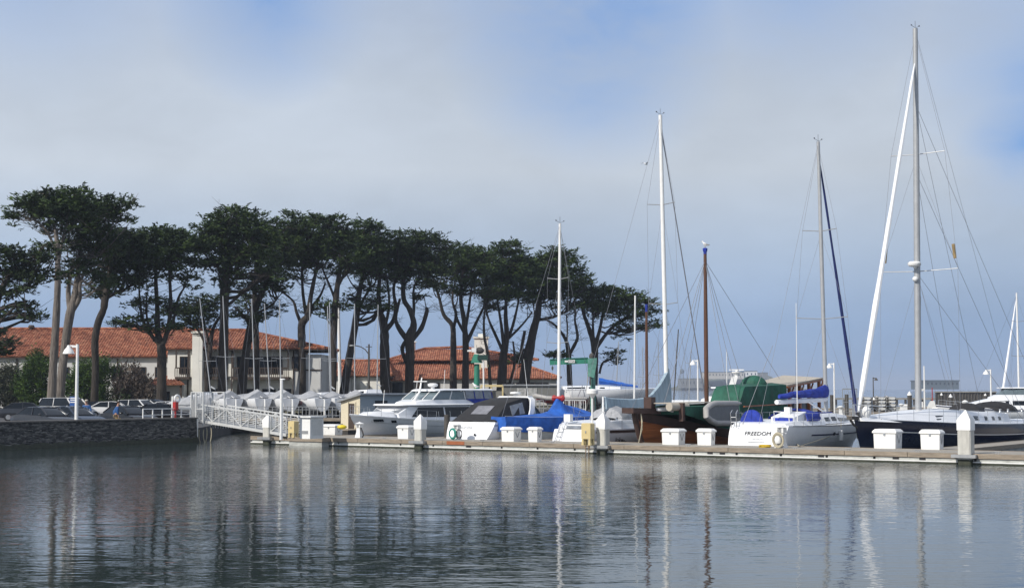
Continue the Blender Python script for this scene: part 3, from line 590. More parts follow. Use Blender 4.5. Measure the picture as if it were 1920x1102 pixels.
tree('cypress with leaning dark trunk in front of the long balcony',TY(455),[[(450,762,22),(456,700,21),(463,650,19),(470,610,17),(482,570,16),(500,530,10),(510,500,6)],[(470,610,8),(455,590,7),(440,575,4)],[(476,590,8),(505,575,6),(520,560,3)]],
 [(510,520,34,20),(470,530,32,14),(530,490,30,24),(498,590,22,9),(506,572,26,8),(455,585,24,8),(480,600,18,5)],leaf='leaf2')
tree('slim straight cypress just right of the leaning balcony trunk',TY(482)+6,[[(480,762,15),(481,690,14),(480,630,14),(478,580,12),(478,520,9),(485,470,6)]],
 [(530,420,32,12),(510,440,34,18),(545,455,30,20),(500,465,30,20),(470,560,20,12),(520,470,30,20)])
tree('cypress with broken-elbow trunk standing at the clubhouse corner',TY(568)+4,[[(568,758,16),(567,700,17),(566,640,18),(566,608,19),(578,590,15),(582,560,11),(590,520,8),(600,480,5)],[(566,610,10),(556,585,7),(550,565,5),(530,548,4),(515,540,2)],[(575,595,9),(568,550,7),(566,500,5)],[(580,580,7),(600,555,6),(610,530,4)]],
 [(545,402,26,10),(575,410,34,12),(545,432,42,18),(590,430,42,18),(550,465,44,20),(600,465,40,20),(575,490,44,14),(525,480,24,16),(545,520,22,8),(530,540,14,6),(575,577,22,7)],dens=.9)
tree('straight-trunked cypress beside the white flagpole',TY(622),[[(623,758,17),(625,690,16),(626,630,15),(628,580,15),(632,540,13),(638,500,9),(640,450,6)],[(628,560,7),(616,530,5),(605,505,3)],[(632,540,7),(645,515,6),(655,490,3)]],
 [(620,415,36,12),(645,425,34,14),(630,450,44,20),(610,475,34,14),(655,478,40,20),(640,505,30,10),(625,570,34,8),(608,590,20,7)])
tree('cypress trunk leaning hard right next to the flagpole',TY(648)+5,[[(640,762,22),(647,720,20),(655,670,18),(664,620,17),(670,580,15),(674,545,12),(686,500,7)],[(668,590,8),(682,560,7),(695,540,4)]],
 [(685,420,36,12),(700,440,30,16),(670,445,40,18),(700,470,34,20),(680,495,40,16),(690,540,26,8),(690,570,34,8),(720,575,22,6),(660,555,20,6)])
tree('stout cypress forking low, left of the one with a knot hole',TY(722)+3,[[(724,758,25),(722,700,23),(721,650,22),(720,612,20),(712,580,13),(710,545,10),(715,500,6)],[(722,620,12),(738,600,11),(742,575,9),(738,540,7),(748,500,4)],[(722,612,8),(730,570,6),(725,520,4)]],
 [(745,445,34,14),(720,465,34,18),(765,455,30,14),(740,485,42,20),(715,510,32,16),(750,515,34,14),(700,560,22,6)])
tree('cypress with a knot hole and sawn stub limbs, before the doorway',TY(768),[[(768,762,24),(768,700,22),(769,660,22),(768,632,24),(776,608,14),(768,580,12),(757,560,11),(757,520,9),(765,480,6)],[(766,640,14),(748,615,11),(742,595,8),(750,560,6)],[(770,640,12),(790,615,11),(800,585,9),(800,578,8)],[(772,610,8),(776,580,7),(776,540,5),(790,510,3)],[(760,640,9),(754,655,9),(762,680,9)]],
 [(790,443,44,12),(770,462,44,16),(820,462,24,14),(800,480,42,18),(770,500,40,16),(815,505,30,18),(800,530,30,10),(835,480,16,12),(785,555,14,6)],leaf='leaf2')
tree('slender cypress curving left behind the green jib crane post',TY(850)+5,[[(850,760,18),(850,700,16),(850,640,14),(848,610,12),(832,590,9),(824,560,7),(815,530,5)],[(849,620,8),(855,590,7),(848,560,5),(855,520,3)]],
 [(865,464,30,12),(850,480,34,16),(830,505,30,14),(860,510,30,18),(815,530,22,10),(880,480,30,14),(840,540,22,8)])
tree('cypress with a V-shaped pair of limbs, left of the chimney stack',TY(872),[[(872,760,17),(873,690,16),(873,640,15),(870,600,11),(864,560,9),(868,510,6)],[(874,645,10),(888,615,8),(900,590,6),(915,560,4)],[(872,620,8),(878,585,7),(884,540,4)],[(871,625,8),(858,600,6),(852,575,4)]],
 [(900,470,32,12),(885,490,34,16),(915,500,34,18),(895,525,36,14),(870,545,26,8),(925,535,22,10)])
tree('thin crooked cypress stem right in front of the chimney stack',TY(920)-5,[[(922,758,9),(918,700,8),(914,660,7),(908,630,6),(908,590,5),(915,560,3)]],[(905,545,20,6),(922,552,18,8)],dens=.8)
tree('cypress fanning into many upright limbs above the grey store',TY(945),[[(937,758,24),(942,700,21),(944,665,19),(950,630,12),(948,590,9),(950,540,6)],[(944,660,9),(930,630,7),(915,595,5),(908,560,3)],[(946,650,9),(960,615,7),(970,575,5),(975,545,3)],[(945,655,9),(940,610,7),(932,560,4)],[(948,640,7),(978,610,5),(998,585,3)],[(955,720,7),(965,680,6),(962,640,4)]],
 [(950,463,34,11),(935,480,30,14),(970,480,34,16),(950,505,48,18),(920,520,26,14),(975,525,40,16),(945,550,44,12),(990,500,30,20),(930,575,22,7),(985,560,22,8)])
tree('broad cypress trunk leaning right above the grey store',TY(990)+2,[[(978,758,26),(985,700,25),(992,660,23),(1000,620,19),(1008,590,16),(1014,550,10),(1030,500,6)],[(985,700,12),(978,660,9),(984,620,7)],[(1005,600,9),(1035,595,6),(1060,585,4)],[(992,650,9),(975,662,5),(965,672,3)]],
 [(1035,472,32,12),(1060,480,30,12),(1025,495,46,18),(1065,500,30,18),(1030,525,48,18),(1075,525,30,18),(1010,550,34,12),(1060,550,36,12),(962,668,18,9),(978,676,14,4),(1100,520,14,10),(1040,572,20,5)])
tree('half-dead cypress with bare forked limbs behind the white mast',TY(1068),[[(1070,756,15),(1068,710,13),(1066,665,12),(1062,640,9),(1050,620,6),(1035,605,5),(1018,598,3)],[(1067,665,9),(1078,645,8),(1083,630,7),(1078,600,5),(1080,575,3)],[(1062,650,6),(1064,620,4),(1062,590,3)]],
 [(1040,662,18,5),(1028,664,12,3),(1057,666,14,4),(1090,545,24,14),(1100,570,20,8),(1068,570,16,5)],dens=1.1)
tree('rightmost cypress, wide flat crown over the green crane',TY(1116),[[(1113,756,19),(1114,710,18),(1115,670,17),(1114,645,16),(1104,615,11),(1095,590,8),(1090,570,5)],[(1115,650,11),(1124,620,8),(1130,590,6),(1135,565,3)],[(1116,655,10),(1140,622,8),(1165,600,6),(1190,592,3)],[(1124,700,6),(1130,680,5),(1145,672,3)],[(1116,660,8),(1112,620,6),(1112,590,4)]],
 [(1130,540,38,9),(1110,552,38,12),(1165,552,40,9),(1200,560,32,10),(1150,572,46,12),(1110,575,34,12),(1220,580,24,14),(1185,590,32,12),(1230,605,16,9),(1165,612,14,12),(1192,612,18,9),(1148,660,20,9),(1160,674,14,8)])
# shrubs in front of the hall
def shrub(label,Y,blobs,leaf,cat='bush',name='shrub',per=150,lf=.38,twigs=10,up=.5):
    b=P(blobs[0][0],blobs[0][1],Y); b.z=Z0+.08; o=thing(name,label,cat,b); pads=[]; pxm=Y/F; q=MB()
    for (x,y,rx,ry) in blobs:
        c=P(x,y,Y)-b; ax=rx*pxm; az=ry*pxm
        for k in range(max(8,int(ax*az*13))):
            u=random.uniform(-1,1); th=random.uniform(0,2*PI); rr=random.uniform(.4,1); s=math.sqrt(1-u*u)
            p=c+Vector((ax*.9*rr*s*math.cos(th),ax*.7*rr*s*math.sin(th),az*.9*rr*u)); 
            if p.z<.2: p.z=.2
            pads.append((p,.6*random.uniform(.6,1.2),1.3))
        for k in range(twigs):
            e=random.choice(pads)[0]; q.tube([Vector((random.uniform(-.4,.4),0,0)),e*.5+Vector((random.uniform(-.3,.3),0,0)),e],[.07,.045,.01],5)
    obj('stem',q,M['bark'],o); leafmesh('foliage',pads,o,M[leaf],leaf=lf,up=up,per=per,th=.35)
    return o
shrub('grey-green tall shrub at the left edge of the frame',168,[(15,715,35,40),(-20,720,40,45),(30,745,25,25)],'greyshrub')
shrub('leafy green bush left of the pale trunk',167,[(70,688,32,32),(60,725,36,38),(95,742,28,28)],'shrub')
shrub('dense green bush right behind the white lamp post',166,[(165,698,36,28),(150,730,36,34),(190,735,26,28),(202,692,20,22)],'shrub')
shrub('bare brown twiggy bush between the two dark trunks',167,[(245,712,42,34),(225,735,30,22),(275,725,28,28)],'twig',per=80,lf=.42,twigs=26,up=.8)
shrub('small round dark bush below the twiggy one',155,[(232,757,10,9)],'leaf2',twigs=4)
# ------------------------------------------------------------ docks
DW=3.7
dk=thing('main_dock','long concrete-floated dock with white fascia running across the water','dock',D0,AU)
LD=60
q=MB(); q.bx(0,LD,.06,DW-.06,ZD-.10,ZD); obj('deck',q,M['deckw'],dk)
q=MB(); 
x=0
while x<LD:
    l=random.uniform(2.6,3.2); q.bx(x+.012,min(LD,x+l)-.012,-.09,.056,ZD-.20,ZD+.015); q.bx(x+.012,min(LD,x+l)-.012,DW-.056,DW+.09,ZD-.20,ZD+.015); x+=l
obj('waler',q,M['waler'],dk)
q=MB(); x=.05
while x<LD:
    l=2.3; q.bx(x+.06,min(LD,x+l)-.06,-.03,DW+.03,-.35,ZD-.21); x+=l
obj('float',q,M['float'],dk)
q=MB(); q.bx(.02,LD,-.085,-.032,.08,.13); obj('rub_rail',q,M['white'],dk)
q=MB(); q.bx(.02,LD,-.10,-.031,-.30,.075); obj('weed_band',q,M['algae'],dk)
for px in (720,905,1035,1290,1490,1590,1720,1870):   # cleats on the edge
    p=onl(px,.25); l=L2(dk)@p; q=MB(); q.tube([(l.x-.16,l.y,ZD+.10),(l.x+.16,l.y,ZD+.10)],.025,6); q.bar((l.x-.05,l.y,ZD),(l.x-.05,l.y,ZD+.1),.03); q.bar((l.x+.05,l.y,ZD),(l.x+.05,l.y,ZD+.1),.03); obj('cleat',q,M['galv'],dk)
for px,wd,c_ in ((856,1.1,'rust'),):
    l=L2(dk)@onl(px,0); q=MB(); q.bx(l.x-.6,l.x+.6,-.10,-.092,ZD-.19,ZD+.0); obj('waler_patch',q,mat('new_timber',(.33,.11,.045),.8,var=.2),dk)
for px in (880,1332,1355,1680,1730,1540):
    l=L2(dk)@onl(px,0); q=MB(); q.bx(l.x-.14,l.x+.14,-.06,-.033,.14,ZD-.21); obj('fascia_vent',q,M['black'],dk)
# platform under the cabinet
pf=thing('dock_platform','slightly projecting dock section under the big white cabinet','dock',onl(541,-.75,0),AU)
q=MB(); q.bx(0,2.6,0,.64,ZD-.1,ZD+.03); obj('deck',q,M['deckw'],pf); q=MB(); q.bx(-.04,2.64,-.05,-.003,ZD-.2,ZD+.04); q.bx(2.603,2.66,-.05,.63,ZD-.2,ZD+.035); q.bx(-.06,-.003,-.05,.63,ZD-.2,ZD+.035); obj('waler',q,M['waler'],pf)
q=MB(); q.bx(.03,2.57,.02,.62,-.3,ZD-.11); obj('float',q,M['float'],pf)
def finger(px,off,Lf,w,label,a=AV,grp='finger docks between the berths'):
    p=onl(px,off,0); o=thing('finger_dock',label,'dock',p,a,grp)
    q=MB(); q.bx(.12,Lf,-w/2,w/2,ZD-.09,ZD-.004); obj('deck',q,M['deckw'],o); q=MB(); q.bx(.12,Lf+.05,w/2+.003,w/2+.08,ZD-.2,ZD+.01); q.bx(.12,Lf+.05,-w/2-.08,-w/2-.003,ZD-.2,ZD+.01); obj('waler',q,M['waler'],o)
    q=MB(); q.bx(.12,Lf,-w/2+.02,w/2-.02,-.3,ZD-.10); obj('float',q,M['float'],o); return o
finger(1758,DW,20,1.5,'finger dock reaching back along the navy yacht')
finger(1384,DW,13,1.0,'narrow finger dock between brown hull and the FREEDOM sloop')
finger(1010,DW,10,.9,'narrow finger dock between blue-covered sloop and white stern with ladder')
finger(805,DW,12,1.0,'narrow finger dock between motor yacht and black-canopied cruiser')
finger(640,DW,12,1.2,'finger dock left of the motor yacht bow')
def pile(px,label,wd=.52,top=770,py0=None,name='pile',ybot=None,Y=None,m='pile',cap='white',rz=AU,conc=True,off=-.05):
    p=onl(px,off,0) if Y is None else XY(px,Y,0); o=thing(name,label,'pile',p,rz,'square capped piles' if conc else 'dark timber piles')
    zt=P(px,top,p.y).z; hc=wd*.75; q=MB(); w=wd/2
    if conc:
        c=.05; poly=[(-w+c,-w),(w-c,-w),(w,-w+c),(w,w-c),(w-c,w),(-w+c,w),(-w,w-c),(-w,-w+c)]
        q.prism(poly,-1.5,zt-hc-.35); obj('shaft',q,M[m],o)
        q=MB(); q.prism([(a*1.005,b*1.005) for a,b in poly],-1.4,.22); obj('weed_band',q,M['algae'],o)
        q=MB(); W2=w*1.04; ps=[(-W2,-W2),(W2,-W2),(W2,W2),(-W2,W2)]; q.loft([[(a,b,zt-hc-.45) for a,b in ps],[(a,b,zt-hc) for a,b in ps],[(a*.04,b*.04,zt) for a,b in ps]]); obj('cap',q,M['white'],o)
    else:
        q.lathe((0,0,0),[(w,-1.5),(w*1.02,.5),(w,zt-(hc if cap else 0))],10); obj('shaft',q,M['piled'],o)
        if cap: q=MB(); q.lathe((0,0,0),[(w*1.08,zt-hc-.1),(w*1.08,zt-hc),(.02,zt)],12); obj('cap',q,M['white'],o)
    return o
for px,wd,top,lb in ((503,.50,775,'short capped pile at the foot of the gangway'),(788,.50,776,'capped pile in front of the motor yacht'),(1131,.52,773,'capped pile right of the cream cabinet'),(1812,.58,768,'largest capped pile in front of the navy yacht')):
    o=pile(px,lb,wd,top); w=wd/2; q=MB()
    q.bx(-w-.22,w+.28,-w-.2,-w-.08,.30,.44); q.bx(-w-.22,-w-.08,-w-.079,.0,.301,.439); q.bx(w+.08,w+.22,-w-.079,.0,.301,.439); obj('guide_frame',q,M['galv'],o)
# dock boxes with bevelled lids
def dockbox(px0,py0,pxw,py1,label,deep=.7,cat='dock box',name='dock_box',grp='white dock boxes'):
    p=G(px0,py1,ZD); s=p.y/F; wd=pxw*s/.817; ht=(py1-py0)*s; o=thing(name,label,cat,p,AU,grp)
    t=.16*ht/.9+.04; q=MB(); e=.02; q.loft([[(e,e,0),(wd-e,e,0),(wd-e,deep-e,0),(e,deep-e,0)],[(0,0,ht-t),(wd,0,ht-t),(wd,deep,ht-t),(0,deep,ht-t)]]); obj('body',q,M['white'],o)
    q=MB(); g=.05; z=ht-t; q.loft([[(-g,-g,z+.014),(wd+g,-g,z+.014),(wd+g,deep+g,z+.014),(-g,deep+g,z+.014)],[(-g,-g,z+.09),(wd+g,-g,z+.09),(wd+g,deep+g,z+.09),(-g,deep+g,z+.09)],[(g,g,ht),(wd-g,g,ht),(wd-g,deep-g,ht),(g,deep-g,ht)]]); obj('lid',q,M['white'],o)
    q=MB(); q.bx(wd*.46,wd*.54,-.035,-.002,z-.10,z+.05); obj('latch',q,M['steel'],o)
    q=MB(); q.bar((wd+.01,deep*.25,z-.08),(wd+.01,deep*.5,z-ht*.5),.02); q.bar((wd+.012,deep*.5,z-ht*.5),(wd+.012,deep*.75,z-.08),.02); obj('lid_stay',q,M['galv'],o)
    return o
dockbox(745,797,21,822,'white dock box left of the capped pile by the motor yacht')
dockbox(940,800,23,827,'wider white dock box in front of the blue-covered sloop')
dockbox(990,800,17,828,'narrow white dock box in front of the blue-covered sloop',.45)
dockbox(1241,803,29,833,'wider white dock box against the brown wooden hull')
dockbox(1307,803,24,834,'narrow white dock box against the brown wooden hull',.45)
dockbox(1638,804,35,840,'widest white dock box, in front of the navy bow',.85)
dockbox(1726,805,30,842,'white dock box between the widest one and the tall pile',.55)
dockbox(604,795,26,815,'white dock box half hidden behind the tall cabinet')
o=G(562,823,ZD); s=o.y/F; cb=thing('cabinet','tall white fibreglass cabinet with flat overhanging lid by the gangway','cabinet',o+Vector((0,0,.03)),AU)
q=MB(); q.bx(0,.78,0,1.1,0,1.18); obj('body',q,M['white'],cb); q=MB(); q.bx(-.12,.92,-.12,1.22,1.185,1.26); obj('lid',q,M['white'],cb); q=MB(); q.bx(.15,.63,-.02,-.002,.28,.45); obj('label_plate',q,M['galv'],cb); q=MB(); q.bx(.802-.02,.80,.12,.98,.2,1.05); obj('side_panel',q,M['gelold'],cb)
# cream cabinets on legs
def creamcab(px0,py0,pxw,py1,label):
    p=G(px0,py1,ZD); s=p.y/F; wd=pxw*s; ht=(py1-py0)*s; o=thing('fire_cabinet',label,'cabinet',p,AU,'cream cabinets on legs')
    q=MB(); q.bx(0,wd,0,.4,ht*.28,ht*.97); q.loft([[(0,0,ht*.971),(wd,0,ht*.971),(wd,.4,ht*.971),(0,.4,ht*.971)],[(.05,.05,ht),(wd-.05,.05,ht),(wd-.05,.35,ht),(.05,.35,ht)]]); obj('body',q,M['cream'],o)
    for x in (.0,wd-.14):
        for y in (.0,.28): q=MB(); q.loft([[(x,y,0),(x+.14,y,0),(x+.14,y+.12,0),(x,y+.12,0)],[(x+.02,y,ht*.277),(x+.12,y,ht*.277),(x+.12,y+.12,ht*.277),(x+.02,y+.12,ht*.277)]]); obj('leg',q,M['cream'],o)
    q=MB(); q.bx(wd*.45,wd*.55,-.03,-.002,ht*.55,ht*.65); obj('handle',q,M['steel'],o)
creamcab(1090,793,20,834,'cream cabinet on legs beside the ladder stern sloop'); creamcab(540,789,15,820,'cream cabinet on legs left of the tall white cabinet')
# power pedestals with lantern caps
def pedestal(px,py0,py1,label,wide=1.0):
    p=G(px,py1,ZD); s=p.y/F; h=(py1-py0)*s; w=.13*wide; o=thing('power_pedestal',label,'pedestal',p,AU,'white power pedestals on the dock')
    q=MB(); q.loft([[(-w*1.5,-w*1.5,0),(w*1.5,-w*1.5,0),(w*1.5,w*1.5,0),(-w*1.5,w*1.5,0)],[(-w,-w,h*.35),(w,-w,h*.35),(w,w,h*.35),(-w,w,h*.35)],[(-w,-w,h*.62),(w,-w,h*.62),(w,w,h*.62),(-w,w,h*.62)]]); q.bx(-w*1.25,w*1.25,-w*1.25,w*1.25,h*.63,h*.84); obj('post',q,M['white'],o)
    q=MB(); q.lathe((0,0,0),[(w*1.2,h*.842),(w*2.2,h*.86),(w*1.0,h*.93),(w*.3,h*.96),(.01,h)],4 if wide>1 else 12); obj('cap',q,M['white'],o)
    q=MB(); q.bx(-w*.6,w*.6,-w*1.42,-w*1.26,h*.66,h*.8); obj('socket',q,M['galv'],o); return o,h
o,h=pedestal(674,790,820,'white power pedestal with a black hose, by the motor yacht bow')
q=MB(); q.tube([(.15,-.05,h*.6),(.3,-.1,h*.4),(.42,-.15,.15),(.38,-.2,.03)],.045,8); tag(obj('hose',q,M['black']),'black hose hanging beside the pedestal at the motor yacht bow','hose').matrix_world=o.matrix_world.copy()
o,h=pedestal(857,792,824,'white pedestal carrying a teal hose coil')
def coil(o,r,z,m,n,label,cat,name,th,flat=.3,dx=0,dy=-.32):
    q=MB()
    for k in range(n):
        rr=r*random.uniform(.82,1.05); cx_,cz=dx+random.uniform(-.03,.03),z+random.uniform(-.03,.03); yy=dy-.03*k*.5
        ring=[(cx_+rr*.85*math.cos(2*PI*i/20),yy+random.uniform(-.01,.01),cz+rr*math.sin(2*PI*i/20)) for i in range(21)]; q.tube(ring,th,6)
    c=obj(name,q,m); tag(c,label,cat); c.matrix_world=o.matrix_world.copy(); return c
coil(o,.27,.34,M['teal'],5,'teal hose coil hung on a dock pedestal','hose','hose_coil',.025,dx=-.05)
coil(o,.26,.33,M['black'],2,'dark cable loop beside the teal hose coil','cable','cable_loop',.022,dx=.3,dy=-.2)
o,h=pedestal(1465,795,839,'larger square white pedestal with a cream rope coil, by the FREEDOM sloop',1.25)
coil(o,.33,.36,M['rope'],7,'thick cream rope coil hung on the pedestal by the FREEDOM sloop','rope','rope_coil',.03)
q=MB(); q.lathe((0,0,0),[(.14,.22),(.17,.3),(.13,.5),(.05,.58)],12); j=obj('jug',q,M['white']); tag(j,'small white jug hanging inside the cream rope coil','jug'); j.matrix_world=o.matrix_world@Matrix.Translation((.0,-.33,0))
q=MB()
for k in range(6): 
    c0=Vector((-.75+random.uniform(-.1,.1),-.25+random.uniform(-.1,.1),.03+.02*k)); q.tube([c0+Vector((.28*math.cos(2*PI*i/12),.2*math.sin(2*PI*i/12),0)) for i in range(13)],.02,5)
y=obj('rope_pile',q,mat('yellow_rope',(.55,.38,.03),.8)); tag(y,'loose heap of yellow rope lying beside the rope coil pedestal','rope'); y.matrix_world=o.matrix_world.copy()
p=G(527,824,ZD); o=thing('flagpole','thin white pole at the lower end of the gangway','pole',p); zt=P(527,712,p.y).z-ZD; q=MB(); q.tube([(0,0,0),(0,0,zt)],[.09,.085],8); obj('pole',q,M['white'],o); q=MB(); q.ell((.05,0,zt+.03),(.16,.08,.05)); obj('pole_head',q,M['white'],o)
p=G(601,815,ZD); 
# yellow lifebuoy-like float
p=XY(641,93,.5); p.z=P(641,800,93).z; o=thing('yellow_float','small yellow float lying at the end of the cream shed','float',p); q=MB(); q.ell((0,0,0),(.3,.25,.14),12,8); obj('body',q,mat('yellow_plastic',(.7,.55,.02),.4),o); q=MB(); q.tube([(-.08,0,.12),(0,0,.2),(.08,0,.12)],.02,6); obj('handle',q,M['black'],o)
# steel ladder on the dock face
p=onl(1101,-.12,0); o=thing('dock_ladder','rusty steel ladder hooked over the dock edge below the cream cabinet','ladder',p,AU); q=MB()
for x in (-.09,.09): q.tube([(x,0,-.4),(x,0,ZD+.45),(x,.15,ZD+.55),(x,.35,ZD+.45),(x,.35,ZD)],.02,6)
obj('rails',q,mat('rusty_steel',(.20,.13,.07),.8),o)
for k in range(4): q=MB(); q.tube([(-.08,0,-.2+.25*k),(.08,0,-.2+.25*k)],.018,5); obj('rung',q,M['galv'],o)
# ------------------------------------------------------------ gangway
a=P(372,796,96.5); b=P(537,823,90.2); a.z=1.45; b.z=ZD+.12
a=XY(372,96.0,1.45); a.z=1.30
d=(b-a); Lg=d.length; gw=thing('gangway','white steel truss gangway sloping down from quay to dock','gangway',a,math.atan2(d.y,d.x)); sl=math.atan2(d.z,Vector((d.x,d.y)).length); 
def gp(x,y,z): return Vector((x*math.cos(sl),y,x*math.sin(sl)+z))
wg=1.5; hg=1.02
q=MB()
for y in (0,wg): q.bar(gp(0,y,0),gp(Lg,y,0),.09,.16); q.bar(gp(0,y,hg),gp(Lg,y,hg),.08)
for i in range(13): q.bar(gp(Lg*i/12,.04,-.03),gp(Lg*i/12,wg-.04,-.03),.06)
obj('chords',q,M['gangw'],gw)
q=MB()
for y in (0,wg):
    n=12
    for i in range(n+1): q.bar(gp(Lg*i/n,y,.08),gp(Lg*i/n,y,hg-.04),.055)
    for i in range(0,n,2): q.bar(gp(Lg*i/n,y,hg-.04),gp(Lg*(i+2)/n,y,.08) if (i//2)%2==0 else gp(Lg*i/n,y,.08),.05) if (i//2)%2==0 else q.bar(gp(Lg*i/n,y,.08),gp(Lg*(i+2)/n,y,hg-.04),.05)
obj('braces',q,M['gangw'],gw)
q=MB()
for y in (.07,wg-.07):
    for k in range(7): q.bar(gp(0,y,.2+.11*k),gp(Lg,y,.2+.11*k),.022)
obj('side_rails',q,M['gangw'],gw)
q=MB(); q.slab([gp(0,.08,.07),gp(Lg,.08,.07),gp(Lg,wg-.08,.07),gp(0,wg-.08,.07)],.03); obj('walkway',q,M['galv'],gw,flat=True)
p=WB+Vector((.1,.2,0)); p=XY(359,95.6,1.53); p.z=1.53
gt=thing('gate','white steel security gate cage at the head of the gangway','gate',XY(358,96,0)+Vector((0,0,1.0)),gw.rotation_euler.z)
q=MB(); hh=P(0,735,96).z-1.0
for x,y in ((0,0),(1.25,0),(1.25,1.6),(0,1.6),(.52,0)): q.bar((x,y,0),(x,y,hh),.09)
for z in (hh,hh*.5,.25):
    q.bar((0,0,z),(1.25,0,z),.06); q.bar((0,1.6,z),(1.25,1.6,z),.06); q.bar((0,0,z),(0,1.6,z),.06)
obj('frame',q,M['gangw'],gt); q=MB()
for i in range(9): q.bar((.05+.13*i,.0,.25),(.05+.13*i,.0,hh),.022)
for i in range(10): q.bar((0,.16*i+.1,.25),(0,.16*i+.1,hh),.022)
obj('bars',q,M['gangw'],gt); q=MB(); q.bx(.1,.5,-.04,-.02,.3,1.6); obj('mesh_panel',q,M['galv'],gt)
fe=thing('picket_fence','row of white pickets fanning right of the gate cage','fence',XY(394,97,0)+Vector((0,0,Z0)),R(8)); q=MB()
for i in range(12): x=.16*i; q.bar((x,0,.0),(x,0,1.9-.08*i),.05)
obj('pickets',q,M['gangw'],fe); q=MB(); q.bar((-.05,0,1.75),(1.85,0,.9),.05); obj('top_rail',q,M['gangw'],fe)
q=MB(); 
for k in range(2): 
    c_=P(389-k*9,812,95.2); q.tube([c_+Vector((.0+.42*math.cos(t)*(.6),.1*k,.75*math.sin(t))) for t in [PI*.9+PI*1.25*i/14 for i in range(15)]],.035,6)
tag(obj('hanging_hose',q,M['rope']),'pale hose loops hanging below the head of the gangway','hose')
# railing along quay top right of parked cars
def railing(pA,pB,label,n,hgt=.55,m='white',name='railing',grp=None,pick=0,th=.06,mid=1):
    pA=Vector(pA); pB=Vector(pB); d=pB-pA; o=thing(name,label,'railing',pA,math.atan2(d.y,d.x),grp); L_=Vector((d.x,d.y)).length; q=MB()
    for i in range(n+1): q.bar((L_*i/n,0,0),(L_*i/n,0,hgt),th)
    obj('posts',q,M[m],o); q=MB(); q.bar((0,0,hgt),(L_,0,hgt),th)
    for k in range(mid): z=hgt*(k+.5)/(mid) if mid>1 else hgt*.35; q.bar((0,0,z),(L_,0,z),th*.7)
    obj('rails',q,M[m],o)
    if pick:
        q=MB(); nn=int(L_/pick)
        for i in range(nn): q.bar((L_*i/nn,0,.1),(L_*i/nn,0,hgt),.03)
        obj('pickets',q,M[m],o)
    return o
vd=(WB-WA).normalized()
def onwall(px,z=1.53,off=.25):
    k=(px-960)/F; n_=Vector((-vd.y,vd.x,0)); A_=WB+n_*off; t=(k*(A_.y*math.cos(PITCH)+(z-H)*math.sin(PITCH))-A_.x)/(vd.x-k*vd.y*math.cos(PITCH)); p=A_+vd*t; p.z=z; return p
railing(onwall(268),onwall(357),'white pipe railing on the quay wall left of the gate',5,.55,th=.055)
p=onwall(329); o=thing('callbox_post','red post with a red box standing on the quay wall by the gate','post',p,AV); q=MB(); q.bar((0,0,0),(0,0,.5),.08); obj('post',q,M['red'],o); q=MB(); q.bx(-.12,.12,-.12,.12,.45,.95); obj('box',q,M['red'],o)
p=onwall(324,off=.5); o=thing('life_ring_stand','white board with a white round ring beside the red box','life ring',p,AV); q=MB(); q.bx(-.08,.08,-.04,.04,0,1.3); obj('board',q,M['white'],o); q=MB(); q.tube([(.25+.2*math.cos(2*PI*i/16),-.1,1.15+.2*math.sin(2*PI*i/16)) for i in range(17)],.07,8); obj('ring',q,M['white'],o)
# street lamps
def lamp(px,top,p,label,hr=1,m='white',left=True):
    h=P(px,top,p.y).z-p.z; o=thing('lamp_post',label,'lamp post',p,0,'lamp posts' ); q=MB(); q.tube([(0,0,0),(0,0,h)],[.10*hr,.08*hr],10); obj('post',q,M[m],o)
    s=-1 if left else 1; q=MB(); q.tube([(0,0,h-.12),(s*.42*hr,0,h-.1)],.045*hr,8); q.bx(min(0,s*.3)*hr,max(0,s*.3)*hr,-.05,.05,h-.2,h-.13); obj('arm',q,M[m],o)
    q=MB(); q.lathe((s*.5*hr,0,h-.55*hr),[(.34*hr,0),(.32*hr,.06*hr),(.24*hr,.24*hr),(.12*hr,.36*hr),(.08*hr,.48*hr),(.02,.5*hr)],14); obj('lamp_shade',q,M[m],o); return o
lamp(145,645,onwall(143,1.53,.35),'nearest white lamp post, standing on the quay wall at left',1.0)
